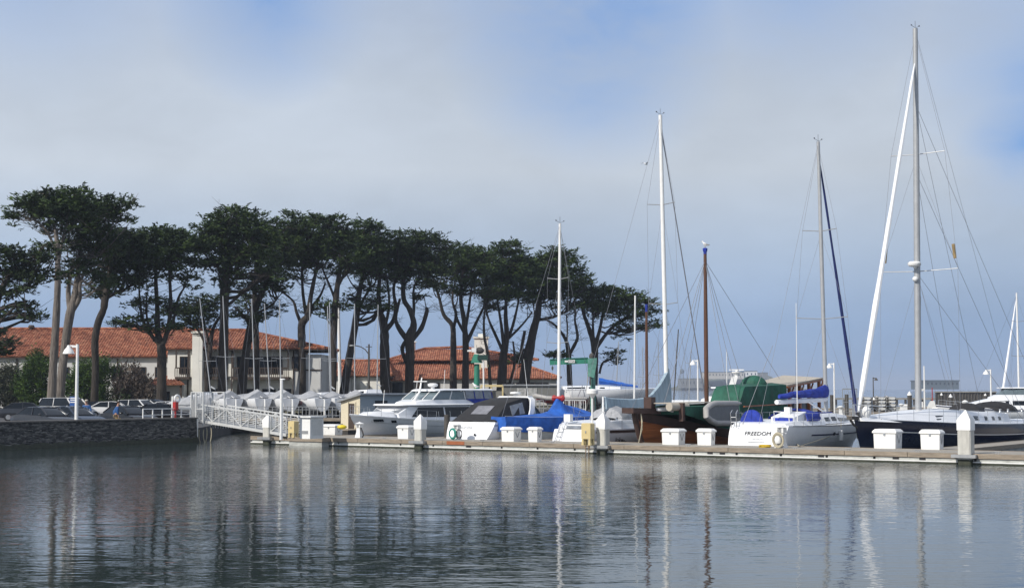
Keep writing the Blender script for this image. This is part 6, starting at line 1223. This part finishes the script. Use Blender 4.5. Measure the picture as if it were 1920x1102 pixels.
# ---------------------------------------------------------- people
def skin(name,verts,edges,m,parent,sub=2,root=0):
    me=bpy.data.meshes.new(name); me.from_pydata([v[:3] for v in verts],edges,[]); o=bpy.data.objects.new(name,me); col.objects.link(o)
    o.modifiers.new('s','SKIN'); sv=me.skin_vertices[0].data
    for i,v in enumerate(verts): sv[i].radius=(v[3],v[4] if len(v)>4 else v[3])
    sv[root].use_root=True; s=o.modifiers.new('u','SUBSURF'); s.levels=sub; s.render_levels=sub; bpy.context.view_layer.update()
    m2=bpy.data.meshes.new_from_object(o.evaluated_get(bpy.context.evaluated_depsgraph_get())); bpy.data.objects.remove(o); m2.materials.clear(); m2.name=name
    m2.polygons.foreach_set('use_smooth',[True]*len(m2.polygons)); return link(name,m2,m,parent)
def person(label,p,rz,shirt,pants,arms,legs,hat=None,lean=0,sc=1):
    o=thing('person',label,'person',p,rz); o.scale=(sc,sc,sc); f=lean   # faces +x
    sh=(f*.42,1.42); nk=(f*.5,1.50); hd=(f*.56+.02,1.62)
    V_=[(0,0,.95,.13,.15),(f*.15,0,1.12,.12,.15),(f*.35,0,1.32,.13,.17),(nk[0],0,nk[1],.055),(hd[0],0,1.58,.07,.075),(hd[0]+.01,0,1.67,.09,.085),(hd[0],0,1.74,.07)]
    E_=[(0,1),(1,2),(2,3),(3,4),(4,5),(5,6)]
    for sd,(el,ha) in zip((-1,1),arms):
        n=len(V_); V_+=[(sh[0],sd*.19,sh[1],.055),(el[0],sd*el[1],el[2],.042),(ha[0],sd*ha[1],ha[2],.028),(ha[0]+.02,sd*ha[1],ha[2]-.07,.030,.018)]; E_+=[(2,n),(n,n+1),(n+1,n+2),(n+2,n+3)]
        k=len(V_)
        for i,(dx,ln) in enumerate(((-.030,.065),(-.010,.080),(.010,.085),(.030,.075))):
            V_+=[(ha[0]+.02+dx,sd*ha[1],ha[2]-.105,.009),(ha[0]+.03+dx,sd*ha[1]-sd*.012,ha[2]-.105-ln*.6,.008)]; E_+=[(n+3,k),(k,k+1)]; k+=2
        V_+=[(ha[0]+.055,sd*ha[1]-sd*.01,ha[2]-.06,.011),(ha[0]+.075,sd*ha[1]-sd*.015,ha[2]-.10,.009)]; E_+=[(n+2,k),(k,k+1)]
    for sd,(kn,an) in zip((-1,1),legs):
        n=len(V_); V_+=[(0,sd*.09,.88,.09),(kn[0],sd*.1,kn[1],.06),(an[0],sd*.1,an[1]+.08,.042),(an[0]+.14,sd*.11,an[1]+.035,.035)]; E_+=[(0,n),(n,n+1),(n+1,n+2),(n+2,n+3)]
    b=skin('body',V_,E_,M['skin'],o)
    # clothing
    C_=[(0,0,.90,.155,.17),(f*.15,0,1.12,.14,.17),(f*.33,0,1.33,.145,.19),(sh[0]+.01,0,1.44,.09,.10)]; Ec=[(0,1),(1,2),(2,3)]
    for sd,(el,ha) in zip((-1,1),arms): n=len(C_); C_+=[(sh[0],sd*.20,sh[1]-.01,.075),(el[0],sd*el[1],el[2],.062),(ha[0]*.95+el[0]*.05,sd*ha[1],ha[2]+.04,.048)]; Ec+=[(2,n),(n,n+1),(n+1,n+2)]
    skin('jacket',C_,Ec,M[shirt],o)
    T_=[(0,0,.93,.135,.16)]; Et=[]
    for sd,(kn,an) in zip((-1,1),legs): n=len(T_); T_+=[(0,sd*.095,.84,.105),(kn[0],sd*.1,kn[1],.078),(an[0],sd*.1,an[1]+.10,.062)]; Et+=[(0,n),(n,n+1),(n+1,n+2)]
    skin('trousers',T_,Et,M[pants],o)
    q=MB()
    for sd,(kn,an) in zip((-1,1),legs): q=MB(); q.ell((an[0]+.07,sd*.105,an[1]+.045),(.15,.055,.05),12,8); obj('shoe',q,M['black'],o)
    q=MB(); q.ell((hd[0]-.015,0,1.715),(.105,.092,.085),14,8); obj('hair',q,M['hair'],o)
    q=MB(); q.ell((hd[0]+.105,0,1.655),(.018,.014,.022),8,6); obj('nose',q,M['skin'],b)
    for sd in (-1,1): q=MB(); q.ell((hd[0]+.088,sd*.033,1.685),(.010,.014,.008),8,6); obj('eye',q,M['black'],b); q=MB(); q.ell((hd[0],sd*.088,1.665),(.018,.010,.03),8,6); obj('ear',q,M['skin'],b)
    q=MB(); q.ell((hd[0]+.090,0,1.612),(.008,.028,.007),8,6); obj('mouth',q,M['red'],b)
    if hat: q=MB(); q.lathe((hd[0]-.005,0,1.725),[(.112,0),(.11,.05),(.08,.085),(.01,.10)],16); q.slab([(hd[0]+.08,-.07,1.73),(hd[0]+.19,-.05,1.72),(hd[0]+.19,.05,1.72),(hd[0]+.08,.07,1.73)],.012); obj('cap',q,M[hat],o)
    return o
p=XY(161,98,0); p.z=Z0; person('standing man in blue jacket, light cap and khaki trousers near the lamp post',p,R(-95),'shirt','khaki',(((.02,.30,1.15),(.10,.30,.92)),((.02,.31,1.15),(.08,.33,.90))),(((.02,.5),(0,0)),((.03,.5),(.03,0))),hat='tan',sc=.99)
p=XY(216,93.5,0); p.z=Z0; pm=person('dark-haired man in blue jacket walking with a yellow bucket',p,R(20),'shirt','khaki',(((.06,.24,1.13),(.12,.24,.90)),((-.1,.24,1.14),(-.1,.24,.9))),(((.12,.52),(-.10,.02)),((.06,.5),(.22,.0))),lean=.25,sc=.97)
bk=thing('bucket','yellow bucket carried by the walking man','bucket',pm.matrix_world@Vector((.14,-.24,.40)),R(20)); q=MB(); q.lathe((0,0,0),[(.12,0),(.16,.30),(.165,.31),(.15,.31),(.11,.02),(.0,.02)],18); obj('pail',q,M['yellow'],bk); q=MB(); q.tube([(0,.155*math.cos(PI*i/12),.30+.15*math.sin(PI*i/12)) for i in range(13)],.008,5); obj('handle',q,M['galv'],bk)
# ---------------------------------------------------------- cranes
def crane(px,Y,label,m,py_top,py_bot,arm,wpost):
    p=XY(px,Y,0); p.z=Z0 if Y>149 else .0; o=thing('jib_crane',label,'crane',p); return o
o=thing('jib_crane','bright green post crane with round column and motor box, left one','crane',XY(894,151.5,0)+Vector((0,0,Z0)))
g=lambda px,py:Vector((PX(px,151.5)-o.location.x,0,P(0,py,151.5).z-Z0))
q=MB(); q.tube([(0,0,0),g(894,682)*1.0],[.30,.27],16); obj('post',q,M['crane'],o)
q=MB(); c=g(893,0).x; zt=g(893,664).z; zb=g(893,680).z; q.loft([[(c-.55,-.5,zb),(c+.62,-.5,zb),(c+.62,.5,zb),(c-.55,.5,zb)],[(c-.25,-.3,zt),(c+.25,-.3,zt),(c+.25,.3,zt),(c-.25,.3,zt)]]); obj('head',q,M['crane'],o,flat=True)
q=MB(); q.bx(g(897,0).x,g(915,0).x,-2.6,-2.2,g(0,676).z,g(0,666).z); q.bx(g(896,0).x,g(900,0).x+.2,-2.19,.6,g(0,675).z,g(0,668).z); obj('jib',q,mat('dark_green_steel',(.012,.045,.035),.5),o,flat=True)
q=MB(); q.bx(g(884,0).x,g(893,0).x,-.35,.35,g(0,660).z,g(0,652).z); q.bx(g(876,0).x,g(883,0).x,-.2,.2,g(0,659).z,g(0,656).z); obj('motor_box',q,M['white'],o); q=MB(); q.ell(g(899,657),(.45,.3,.33),10,8); obj('hoist_drum',q,M['piled'],o)
q=MB(); q.tube([g(907,677)+Vector((0,-2.4,0)),g(908,742)+Vector((0,-2.4,0))],.09,6); obj('white_tube',q,M['white'],o)
for px,y0,y1 in ((901,683,693),(915,684,688)): q=MB(); q.bx(g(px,0).x-.07,g(px,0).x+.07,-2.1,-1.95,g(0,y1).z,g(0,y0).z); obj('hook_block',q,M['cream'],o)
o=thing('jib_crane','faded green jib crane with long arm pointing left and white plate, right one','crane',XY(1112,151.5,0)+Vector((0,0,Z0)))
g=lambda px,py:Vector((PX(px,151.5)-o.location.x,0,P(0,py,151.5).z-Z0))
q=MB(); q.tube([(0,0,0),g(1112,700)],[.27,.24],14); obj('post',q,M['crane2'],o)
q=MB()
for a in range(3): q.bar((.9*math.cos(a*2.1+.6),.9*math.sin(a*2.1+.6),0),(0,0,2.6),.14)
obj('base_struts',q,M['piled'],o)
q=MB(); pr=[g(1102,672),g(1119,671),g(1119,680),g(1114,708),g(1103,706)]; q.add([v+Vector((0,d,0)) for d in (-.35,.35) for v in pr],[(0,1,2,3,4),(9,8,7,6,5)]+[(i,i+5,(i+1)%5+5,(i+1)%5) for i in range(5)]); obj('head_plate',q,M['crane2'],o,flat=True)
q=MB(); a=g(1103,675.5); b=g(1031,678.5); q.bar(a,b,.22,.50); q.bar(a+Vector((0,0,.27)),b+Vector((0,0,.27)),.42,.05); q.bar(a-Vector((0,0,.27)),b-Vector((0,0,.27)),.42,.05); jb=obj('jib',q,M['crane'],o)
q=MB(); q.bx(g(1065.5,0).x,g(1078,0).x,-.27,-.23,g(0,680).z,g(0,674.5).z); sg=obj('capacity_plate',q,M['white'],jb); q=MB(); q.bx(g(1059,0).x,g(1065,0).x,-.26,-.22,g(0,679).z,g(0,675.5).z); obj('plate',q,M['white'],jb)
text('3 TON',.24,M['black'],sg,Vector(((g(1066,0).x+g(1078,0).x)/2,-.28,g(0,677.3).z)),(1,0,0),(0,0,1))
q=MB(); q.tube([g(1036,681),g(1036,694)],.02,4); q.ell(g(1036,690),(.1,.1,.2),8,6); obj('hook',q,M['piled'],o)
q=MB(); q.ell(g(1110,668),(.28,.28,.35),10,8); q.bx(g(1105,0).x,g(1108,0).x,-.6,-.36,g(0,722).z,g(0,706).z); obj('hoist_motor',q,M['piled'],o)
q=MB(); q.tube([g(1110,660),g(1103,695),g(1100,735)],.03,5); obj('rope_fall',q,M['rope'],o)
# ---------------------------------------------------------- street furniture on shore
o=thing('lamp_post','dark lamp post with a long curved arm among the trunks','lamp post',XY(691,165,0)+Vector((0,0,Z0)),0,'lamp posts'); g=lambda px,py:Vector((PX(px,165)-o.location.x,0,P(0,py,165).z-Z0))
q=MB(); q.tube([(0,0,0),g(691,645)],[.16,.09],8); q.bar(g(685,650),g(697,650),.08); obj('post',q,M['piled'],o); q=MB(); q.tube([g(691,664),g(684,655),g(676,650),g(668,648),g(661,647)],.06,6); obj('arm',q,M['piled'],o); q=MB(); q.ell(g(659,648),(.3,.15,.1),10,6); obj('lamp_head',q,M['galv'],o)
o=thing('flagpole','tall thick white flagpole standing between the leaning cypresses','flagpole',XY(638,205,0)+Vector((0,0,Z0))); q=MB(); t=P(634,535,205)-o.location; q.tube([(0,0,0),t*.5,t],[.26,.22,.14],12); obj('pole',q,M['white'],o); q=MB(); q.ell(t,(.2,.2,.2)); obj('ball',q,M['white'],o)
railing(XY(975,150.6,0)+Vector((0,0,Z0)),XY(1019,150.6,0)+Vector((0,0,Z0)),'grey railing in front of the corrugated store',6,1.35,'galv',pick=.22,th=.07,mid=2)
railing(XY(1057,150.5,0)+Vector((0,0,Z0)),XY(1098,150.5,0)+Vector((0,0,Z0)),'white picket railing left of the faded green crane post',4,1.35,'white',pick=.2,th=.07)
railing(XY(880,150.8,0)+Vector((0,0,Z0)),XY(970,150.8,0)+Vector((0,0,Z0)),'pale railing behind the black-canopied cruiser',10,1.1,'galv',th=.06,mid=2)
# rigid inflatable on the quay
o=thing('rigid_inflatable','grey rigid inflatable with red hull parked behind the white mast','dinghy',XY(1055,156,0)+Vector((0,0,Z0))); z=1.45; q=MB()
q.tube([(2.6,-.85,z+.05),(.0,-.9,z),(-1.6,-.75,z+.08),(-2.6,-.3,z+.28),(-2.8,0,z+.32),(-2.6,.3,z+.28),(-1.6,.75,z+.08),(0,.9,z),(2.6,.85,z+.05)],[.12]+[.23]*7+[.12],10); obj('tube',q,M['rib'],o)
q=MB(); q.loft([[(x,-w,z-.1),(x,0,z-.1-d),(x,w,z-.1),(x,0,z+.0)] for x,w,d in ((2.5,.85,.35),(0,.9,.42),(-1.6,.7,.35),(-2.7,.1,.0))]); obj('hull',q,M['red'],o)
q=MB(); q.bx(.2,.8,-.3,.3,z,z+.75); q.tube([(.3,-.35,z+.7),(.3,-.35,z+1.1),(.3,.35,z+1.1),(.3,.35,z+.7)],.03,5); obj('console',q,M['white'],o)
q=MB()
for y in (-.6,.6): q.tube([(1.5,y,z+.1),(2.0,y*.7,z+1.3),(2.3,y,z+.1)],.035,5)
q.tube([(2.0,-.42,z+1.3),(2.0,.42,z+1.3)],.035,5); obj('a_frame',q,M['steel'],o); q=MB(); q.loft([[(2.7,-.15,z+.1),(3.0,-.15,z+.1),(3.0,.15,z+.1),(2.7,.15,z+.1)],[(2.65,-.2,z+.7),(3.1,-.2,z+.65),(3.1,.2,z+.65),(2.65,.2,z+.7)]]); obj('outboard',q,M['black'],o)
q=MB()
for y in (-.8,.8): q.tube([(1,y-.08,.3),(1,y+.08,.3)],.3,12)
q.bar((-3.2,0,.5),(2.5,0,.5),.1); q.bar((1,-.8,.35),(1,.8,.35),.08)
for x in (-1.5,1.5): q.bar((x,0,.5),(x,0,z-.4),.1)
obj('trailer',q,M['galv'],o)
# large white hulls on the hard with a blue boom cover
def hardboat(px0,Y,L,ang,label,zk=1.5,blue=None,fin=True):
    p=XY(px0,Y,0); p.z=Z0; o=thing('yacht_ashore',label,'sailboat',p,ang,'white yacht hulls standing ashore'); h=Hull(L,3.4,1.0,1.2,rb=1.3,rs=.8,ws=.5,pm=.5,dr=.65,ey=.7); d=zk
    for nm,q,m in (('hull',h.mesh(24,8),'gel'),('deck',h.deck(16),'gel')): q.v=[(v[0],v[1],v[2]+d) for v in q.v]; obj(nm,q,M[m],o)
    st=[(2.5,1.1,.9,d+1.0,d+1.35),(6,1.1,.85,d+1.02,d+1.42),(9,.6,.4,d+1.1,d+1.28)]; obj('coachroof',house(st),M['gel'],o); hwin(st,3,5,.3,.75,parent=o); hwin(st,5.4,7.2,.3,.75,parent=o)
    q=MB(); h.rail(q,.6,.05,.97,.02,9); q.v=[(v[0],v[1],v[2]+d) for v in q.v]; obj('lifelines',q,M['steel'],o)
    q=MB(); q.slab([(4.5,0,.15),(6.6,0,.15),(7.0,0,d-.3),(4.2,0,d-.3)],.2); obj('keel',q,M['piled'],o,flat=True)
    q=MB()
    for x in (2.5,5.5,8.5):
        for sd in (-1,1): q.bar((x,sd*1.7,0),(x,sd*1.0,d+.1),.09)
    obj('stands',q,M['piled'],o); return o
o=hardboat(1012,172,13.6,R(3),'long white yacht hull on stands with a blue boom cover behind the cranes',1.35)
xa=bxp(o,1123,0,4); xb=bxp(o,1196,0,3.5); rows=[]
for i in range(13):
    f=i/12; x=xa+(xb-xa)*f; z1=bz(o,x,0,708+15*f); z0=bz(o,x,0,720+6*f); rows.append([(x,-.06,z0),(x,-.3,(z0+z1)/2),(x,-.05,z1+.04*math.sin(i*2)),(x,.05,z1),(x,.3,(z0+z1)/2),(x,.06,z0)])
q=MB(); q.loft(rows); obj('boom_cover',q,M['blue'],o)
q=MB(); q.tube([(xa+.1,0,2.5),(xa+.1,0,3.6)],.06,6); q.tube([(xb-.2,0,2.6),(xb-.2,0,3.2)],.06,6); obj('boom_crutch',q,M['alu'],o)
# ---------------------------------------------------------- background sloops and motor boats
def bsloop(px,Y,ang,L,label,mp,r=.08,m='alu',hullm='gel',cover=None,spr=((.45,.8),(.75,.7)),fur=None,grp='sailboats in the berths behind'):
    p=XY(px,Y,0); o=thing('sloop',label,'sailboat',p,ang,grp); h=Hull(L,L*.3,.95,1.15,rb=1.0,rs=.3,ws=.6); obj('hull',h.mesh(18,6),M[hullm],o); obj('deck',h.deck(12),M['gel'],o)
    st=[(L*.25,L*.1,L*.085,.95,1.38),(L*.5,L*.1,L*.08,.97,1.40),(L*.72,L*.05,L*.035,1.05,1.22)]; obj('coachroof',house(st),M['gel'],o); hwin(st,L*.3,L*.45,.3,.75,parent=o)
    (x0,_),(x1,y1)=mp; xm=bxp(o,x0,0,2); mo,b,t,pt=mast(o,xm,1.2,(x1,y1),r,m,spread=spr,shr=L*.13,fore=(L-.1,0,1.2) if not fur else None,aft=(.1,0,1.0),wind=False)
    if fur: furled(o,(L-.3,0,1.5),pt(.95),.12,.05,M[fur])
    if cover: boomcover(o,xm-L*.38,xm,2.0,((0,.25),(.8,.4),(1,.7)),cover,.18)
    return o
bsloop(1175,150-8,R(40),9.5,'sloop behind the grey-blue boom cover with plain white mast',((1189,745),(1191,554)),.10,'white',spr=())
bsloop(1255,165,R(60),9,'sloop with thin dark raked mast just right of the tallest white mast',((1262,740),(1272,617)),.07,'piled',spr=())
bsloop(1140,200,R(50),9,'far sloop whose thin mast crosses the rightmost cypress',((1154,740),(1160,640)),.06,'alu',spr=())
bsloop(1282,195,R(55),9,'far sloop with short mast left of the brown wooden mast',((1291,740),(1296,655)),.06,'alu')
bsloop(1228,215,R(55),10,'far sloop hidden behind the boom cover, mast just left of the tall one',((1236,740),(1234,640)),.06,'alu')
bsloop(1200,235,R(50),10,'farthest sloop left of the tall white mast',((1206,740),(1205,650)),.06,'alu')
bsloop(1893,164,R(95),11,'sloop at the right edge with white furled jib',((1911,745),(1906,549)),.11,'white',cover=None,fur=None)
o=bpy.data.objects['sloop.'+'%03d'%(len([x for x in bpy.data.objects if x.name.startswith('sloop')])-1)]
furled(o,L2(o)@P(1879,742,160),L2(o)@P(1905,562,168),.14,.06,M['gel'])
def mcruiser(px,Y,ang,L,label,fly=True,arch=False,grp='white motor boats in the berths behind'):
    p=XY(px,Y,0); o=thing('motor_boat',label,'motor boat',p,ang,grp); B_=L*.32; h=Hull(L,B_,1.15,1.6,rb=1.5,ws=.88,ey=.9,flare=1.3); obj('hull',h.mesh(20,7),M['gel'],o); obj('deck',h.deck(14),M['gel'],o); obj('rub_rail',h.band(-.12,-.04,rel=True,off=.03,nt=16),M['navytrim'],o)
    st=[(L*.15,B_*.38,B_*.33,1.15,2.2),(L*.55,B_*.37,B_*.32,1.25,2.2),(L*.72,B_*.28,B_*.22,1.4,1.75)]; obj('cabin',house(st),M['gel'],o); hwin(st,L*.2,L*.38,.4,.85,parent=o); hwin(st,L*.41,L*.56,.4,.85,parent=o,x1b=L*.62)
    if fly:
        s2=[(L*.2,B_*.3,B_*.3,2.25,2.65),(L*.48,B_*.28,B_*.26,2.25,2.65),(L*.54,B_*.2,B_*.18,2.25,2.4)]; obj('flybridge',house(s2,.02),M['gel'],o); s3=[(L*.25,B_*.27,B_*.24,2.65,3.3),(L*.42,B_*.25,B_*.2,2.65,3.3),(L*.47,B_*.2,B_*.15,2.62,2.8)]; obj('windscreen',house(s3,.02),M['glass2'],o); q=MB(); q.loft([[(x,-w,3.32),(x,w,3.32),(x,w*.9,3.42),(x,-w*.9,3.42)] for x,w in ((L*.12,B_*.28),(L*.4,B_*.27),(L*.46,B_*.2))]); obj('hardtop',q,M['gel'],o)
    q=MB(); h.rail(q,.55,.5,.98,.02,6); obj('bow_rail',q,M['steel'],o); return o,h
mcruiser(1975,158,R(180),12,'white flybridge motor boat cut by the right edge of the frame')
o,h=mcruiser(1440,126,R(172),10,'white motor yacht with radar arch peeking over the green tarpaulin',True)
zr=lambda py:P(0,py,126).z
q=MB(); q.loft([[(3.0,-.8,2.3),(3.6,-.8,2.3),(3.6,.8,2.3),(3.0,.8,2.3)],[(2.4,-.6,zr(706)),(2.9,-.6,zr(706)),(2.9,.6,zr(706)),(2.4,.6,zr(706))]]); q.lathe((2.5,0,zr(706)),[(.15,0),(.2,.3),(.45,.35),(.45,.42),(.1,.45)],12); q.bx(1.9,3.1,-.08,.08,zr(694),zr(692)); q.tube([(2.5,0,zr(706)),(2.5,0,zr(694))],.10,6); q.tube([(3.3,.5,2.4),(3.3,.5,zr(655))],.03,5); obj('radar_mast',q,M['white'],o)
mcruiser(1360,118,R(178),9.5,'low white motor boat behind the wooden ketch bow',False)
mcruiser(1338,138,R(175),9,'white motor boat just left of the brown mast, farther back',False)
# ---------------------------------------------------------- outer marina docks
def odock(x0,x1,Y0,Y1,label,z=.5):
    a=XY(x0,Y0,0); b=XY(x1,Y0,0); o=thing('outer_dock',label,'dock',a,0,'docks of the outer basin'); w=(b-a).x; q=MB(); q.bx(0,w,0,Y1-Y0,z-.08,z); obj('deck',q,M['deckw'],o); q=MB(); q.bx(-.05,w+.05,-.08,-.003,z-.25,z+.02); q.bx(w+.053,w+.12,-.05,Y1-Y0,z-.25,z+.02); obj('waler',q,M['waler'],o); q=MB(); q.bx(.05,w-.05,.05,Y1-Y0-.05,-.3,z-.09); q.bx(.0,w,-.02,.04,0.02,z-.26); obj('float',q,M['float'],o); return o
odock(1735,2050,165,171,'wide plank dock below the boat at the right edge'); odock(1535,1642,160,163,'short dock with pale edge right of the FREEDOM mast'); odock(1690,1870,228,240,'dock carrying white pedestals beyond the navy yacht'); odock(1585,1720,184,200,'dock with the dinghy racks'); odock(1500,1600,215,222,'farther dock behind the blue boom cover'); odock(1240,1345,190,194,'dock behind the brown wooden mast')
def dpile(px,Y,top,wd,cap,label,m=None): 
    o=pile(px,label,wd,top,Y=Y,conc=False,cap=cap); return o
dpile(1560,164,740,.38,None,'thin dark pile right of the blue boom cover'); dpile(1588,164,739,.45,None,'dark pile left of the wire gate frame'); dpile(1706,186,733,.55,True,'dark pile with white cone left of the navy mast'); dpile(1783,172,738,.40,True,'dark pile with white cone, left of the thick bare one'); dpile(1791,170,737,.46,None,'thick bare dark pile next to a coned one'); dpile(1639,190,744,.42,True,'dark pile between the two dinghy racks'); dpile(1766,190,736,.3,True,'slim pile with white cone behind the navy coachroof'); dpile(1848,230,737,.35,True,'far slim pile right of the white pedestals')
o=thing('breakwater','dark sheet-pile breakwater wall across the harbour mouth','breakwater',XY(1756,300,0)); w_=PX(1868,300)-PX(1756,300); q=MB(); n=40
q.loft([[(w_*i/n,.15*(i%2),-1),(w_*i/n,.15*(i%2),2.5),(w_*i/n,.8,2.5),(w_*i/n,.8,-1)] for i in range(n+1)]); obj('sheet_piles',q,M['piled'],o,flat=True); q=MB(); q.bx(-.1,w_+.1,-.15,.95,2.51,2.75); obj('cap_beam',q,M['conc'],o)
o=thing('pier','low grey pier running across the water behind the racks','pier',XY(1560,330,0)); w_=PX(1756,330)-PX(1560,330); q=MB(); q.bx(0,w_,0,2,.9,1.3); obj('deck',q,M['conc'],o); 
for i in range(12): q=MB(); q.tube([(w_*(i+.5)/12,.4,-1),(w_*(i+.5)/12,.4,.9)],.25,6); obj('support',q,M['piled'],o)
def rack(px,Y,lb):
    p=XY(px,Y,0); p.z=.5; o=thing('dinghy_rack',lb,'rack',p,0,'dinghy racks on the outer dock'); q=MB()
    for x in (-.5,.5):
        for y in (0,2.4): q.bar((x,y,0),(x,y,1.75),.08)
    for k in range(4): 
        for y in (0,2.4): q.bar((-.5,y,.12+.42*k),(.5,y,.12+.42*k),.06)
    for x in (-.5,.5): q.bar((x,0,.06),(x,2.4,.06),.07)
    obj('frame',q,M['piled'],o)
    for k in range(4):
        d=thing('rack_dinghy','small white dinghy, '+('lowest','second lowest','second highest','topmost')[k]+' in '+lb[4:],'dinghy',p+Vector((0,-.4,.18+.42*k)),0,'small dinghies stored in racks'); q=MB(); q.loft([[(-w,y,zz+.26),(-w*.8,y,zz+.05),(0,y,zz),(w*.8,y,zz+.05),(w,y,zz+.26),(0,y,zz+.30)] for y,w,zz in ((0,.42,.02),(1.4,.55,0),(2.6,.35,.04),(3.1,.04,.16))]); obj('hull',q,M['gelold'],d); q=MB(); q.tube([(-.43,0,.30),(-.56,1.4,.28),(-.35,2.6,.31),(0,3.12,.45),(.35,2.6,.31),(.56,1.4,.28),(.43,0,.30)],.035,6); obj('gunwale',q,M['piled'],d)
rack(1626,186,'the left dinghy rack, right of the big blue furled jib'); rack(1653,186,'the middle dinghy rack of the outer dock'); rack(1672,188,'the right dinghy rack, left of the white-coned pile')
o=thing('dock_gate','open wire gate frame standing on the outer dock','gate',XY(1594,162,0)+Vector((0,0,.5))); w_=.75; hh=P(0,729,162).z-.5; q=MB()
for x in (-w_,w_): q.bar((x,0,0),(x,0,hh),.07)
q.bar((-w_,0,hh),(w_,0,hh),.12); q.bar((-w_,0,hh*.5),(w_,0,hh*.5),.05); obj('frame',q,M['galv'],o); q=MB()
for i in range(8): q.bar((-w_+.2*i,0,0),(-w_+.2*i,0,hh*.95),.02)
obj('bars',q,M['galv'],o)
for px,top,Y,z,lb,m_,hr in ((1309,674,160,.5,'white lamp post between the tall mast and the brown mast','white',1.0),(1565,680,165,.5,'white lamp post right of the blue boom cover','white',1.0),(1859,692,180,.5,'white lamp post left of the boat at the right edge','white',1.1),(1638,707,240,.5,'small dark lamp post on the far dock','piled',.9)):
    p=XY(px,Y,0); p.z=z; lamp(px,top,p,lb,hr,m_,m_=='white')
o=thing('white_pole','slim white pole just right of the navy yacht mast','pole',XY(1734,210,0)+Vector((0,0,.5))); t=P(0,686,210).z-.5; q=MB(); q.tube([(0,0,0),(0,0,t)],[.13,.09],8); obj('pole',q,M['white'],o); q=MB(); q.bx(-1.3,-.05,-.1,.1,t*.42,t*.47); obj('arm',q,M['white'],o)
def fped(px,Y,h,label,kind=0):
    p=XY(px,Y,0); p.z=.5; o=thing('pump_out_station' if kind else 'service_pedestal',label,'pedestal',p,0,'white service pedestals of the outer docks'); q=MB(); q.loft([[(-.22,-.2,0),(.22,-.2,0),(.22,.2,0),(-.22,.2,0)],[(-.13,-.13,h*.4),(.13,-.13,h*.4),(.13,.13,h*.4),(-.13,.13,h*.4)],[(-.13,-.13,h*.7),(.13,-.13,h*.7),(.13,.13,h*.7),(-.13,.13,h*.7)]]); obj('post',q,M['white'],o); q=MB(); q.lathe((0,0,h*.7),[(.14,.003),(.32,.12*h),(.34,.2*h),(.1,.3*h)],12); obj('head',q,M['white'],o)
fped(1576,160.5,1.0,'white pedestal on the short dock below the blue boom cover'); fped(1810,166,1.55,'tallest white pedestal on the right dock',1); fped(1826,167,1.0,'small white pedestal with hose left of the far boxes'); fped(1690,185,1.0,'white pedestal beside the right dinghy rack'); fped(1849,168,1.3,'white pedestal right of the far boxes'); fped(1774,166,.95,'white pedestal below the slim coned pile')
def fbox(px,Y,w,h_,label):
    p=XY(px,Y,0); p.z=.5; o=thing('dock_box',label,'dock box',p,0,'dock boxes of the outer docks'); q=MB(); q.bx(-w/2,w/2,0,.7,0,h_*.8); obj('body',q,M['white'],o); q=MB(); q.loft([[(-w/2-.04,-.04,h_*.803),(w/2+.04,-.04,h_*.803),(w/2+.04,.74,h_*.803),(-w/2-.04,.74,h_*.803)],[(-w/2+.05,.05,h_),(w/2-.05,.05,h_),(w/2-.05,.65,h_),(-w/2+.05,.65,h_)]]); obj('lid',q,M['white'],o)
for px,Y,w,h_,lb in ((1759,168,.9,.75,'left far white box, seen over the navy coachroof'),(1772,171-1.2,.7,.85,'second far white box beside the slim coned pile'),(1833,168,.6,.65,'far white box right of the hose pedestal'),(1843,168.2,.6,.7,'last far white box in the row before the lamp post'),(1697,186,.8,.9,'white box at the foot of the white-coned dark pile'),(1726,230,.8,.8,'white box seen right of the navy mast')): fbox(px,Y,w,h_,lb)
o=thing('covered_dinghy','white cone-shaped covered dinghy standing right of the navy mast','dinghy',XY(1747,172-3,0)+Vector((0,0,.5))); q=MB(); q.loft([[(-.55,-.3,0),(.55,-.3,0),(.55,.3,0),(-.55,.3,0)],[(-.42,-.25,.8),(.42,-.25,.8),(.42,.25,.8),(-.42,.25,.8)],[(-.12,-.1,1.45),(.3,-.1,1.45),(.3,.1,1.45),(-.12,.1,1.45)]]); obj('cover',q,M['gelold'],o)
q=MB(); q.tube([(.1,0,1.4),(.1,0,2.9)],.05,6); obj('mast',q,M['red'],o)
o=thing('speedboat','low white speedboat with two seats lying at the far dock','motor boat',XY(1868,232,0),R(180)); h=Hull(5.2,2,.8,.95,rb=1.2,ws=.85); obj('hull',h.mesh(14,6),M['gel'],o); obj('deck',h.deck(10),M['gel'],o); st=[(2.2,.8,.6,.9,1.5),(3.2,.6,.4,.9,1.0)]; obj('windscreen',house(st),M['glass2'],o); q=MB(); q.bx(.1,.5,-.3,.3,.8,1.7); obj('outboard',q,M['black'],o)
# ---------------------------------------------------------- haze
q=MB(); q.bx(-9500,9500,-500,9500,-3,62)
hz_=bpy.data.materials.new('haze_air'); hz_.use_nodes=True; t=hz_.node_tree; t.nodes.clear(); ou=t.nodes.new('ShaderNodeOutputMaterial'); pv=t.nodes.new('ShaderNodeVolumePrincipled'); pv.inputs['Color'].default_value=(.72,.82,1,1); pv.inputs['Density'].default_value=.00018; pv.inputs['Anisotropy'].default_value=0.1; t.links.new(pv.outputs[0],ou.inputs['Volume'])
o=obj('haze',q,hz_,flat=True); tag(o,kind='stuff')
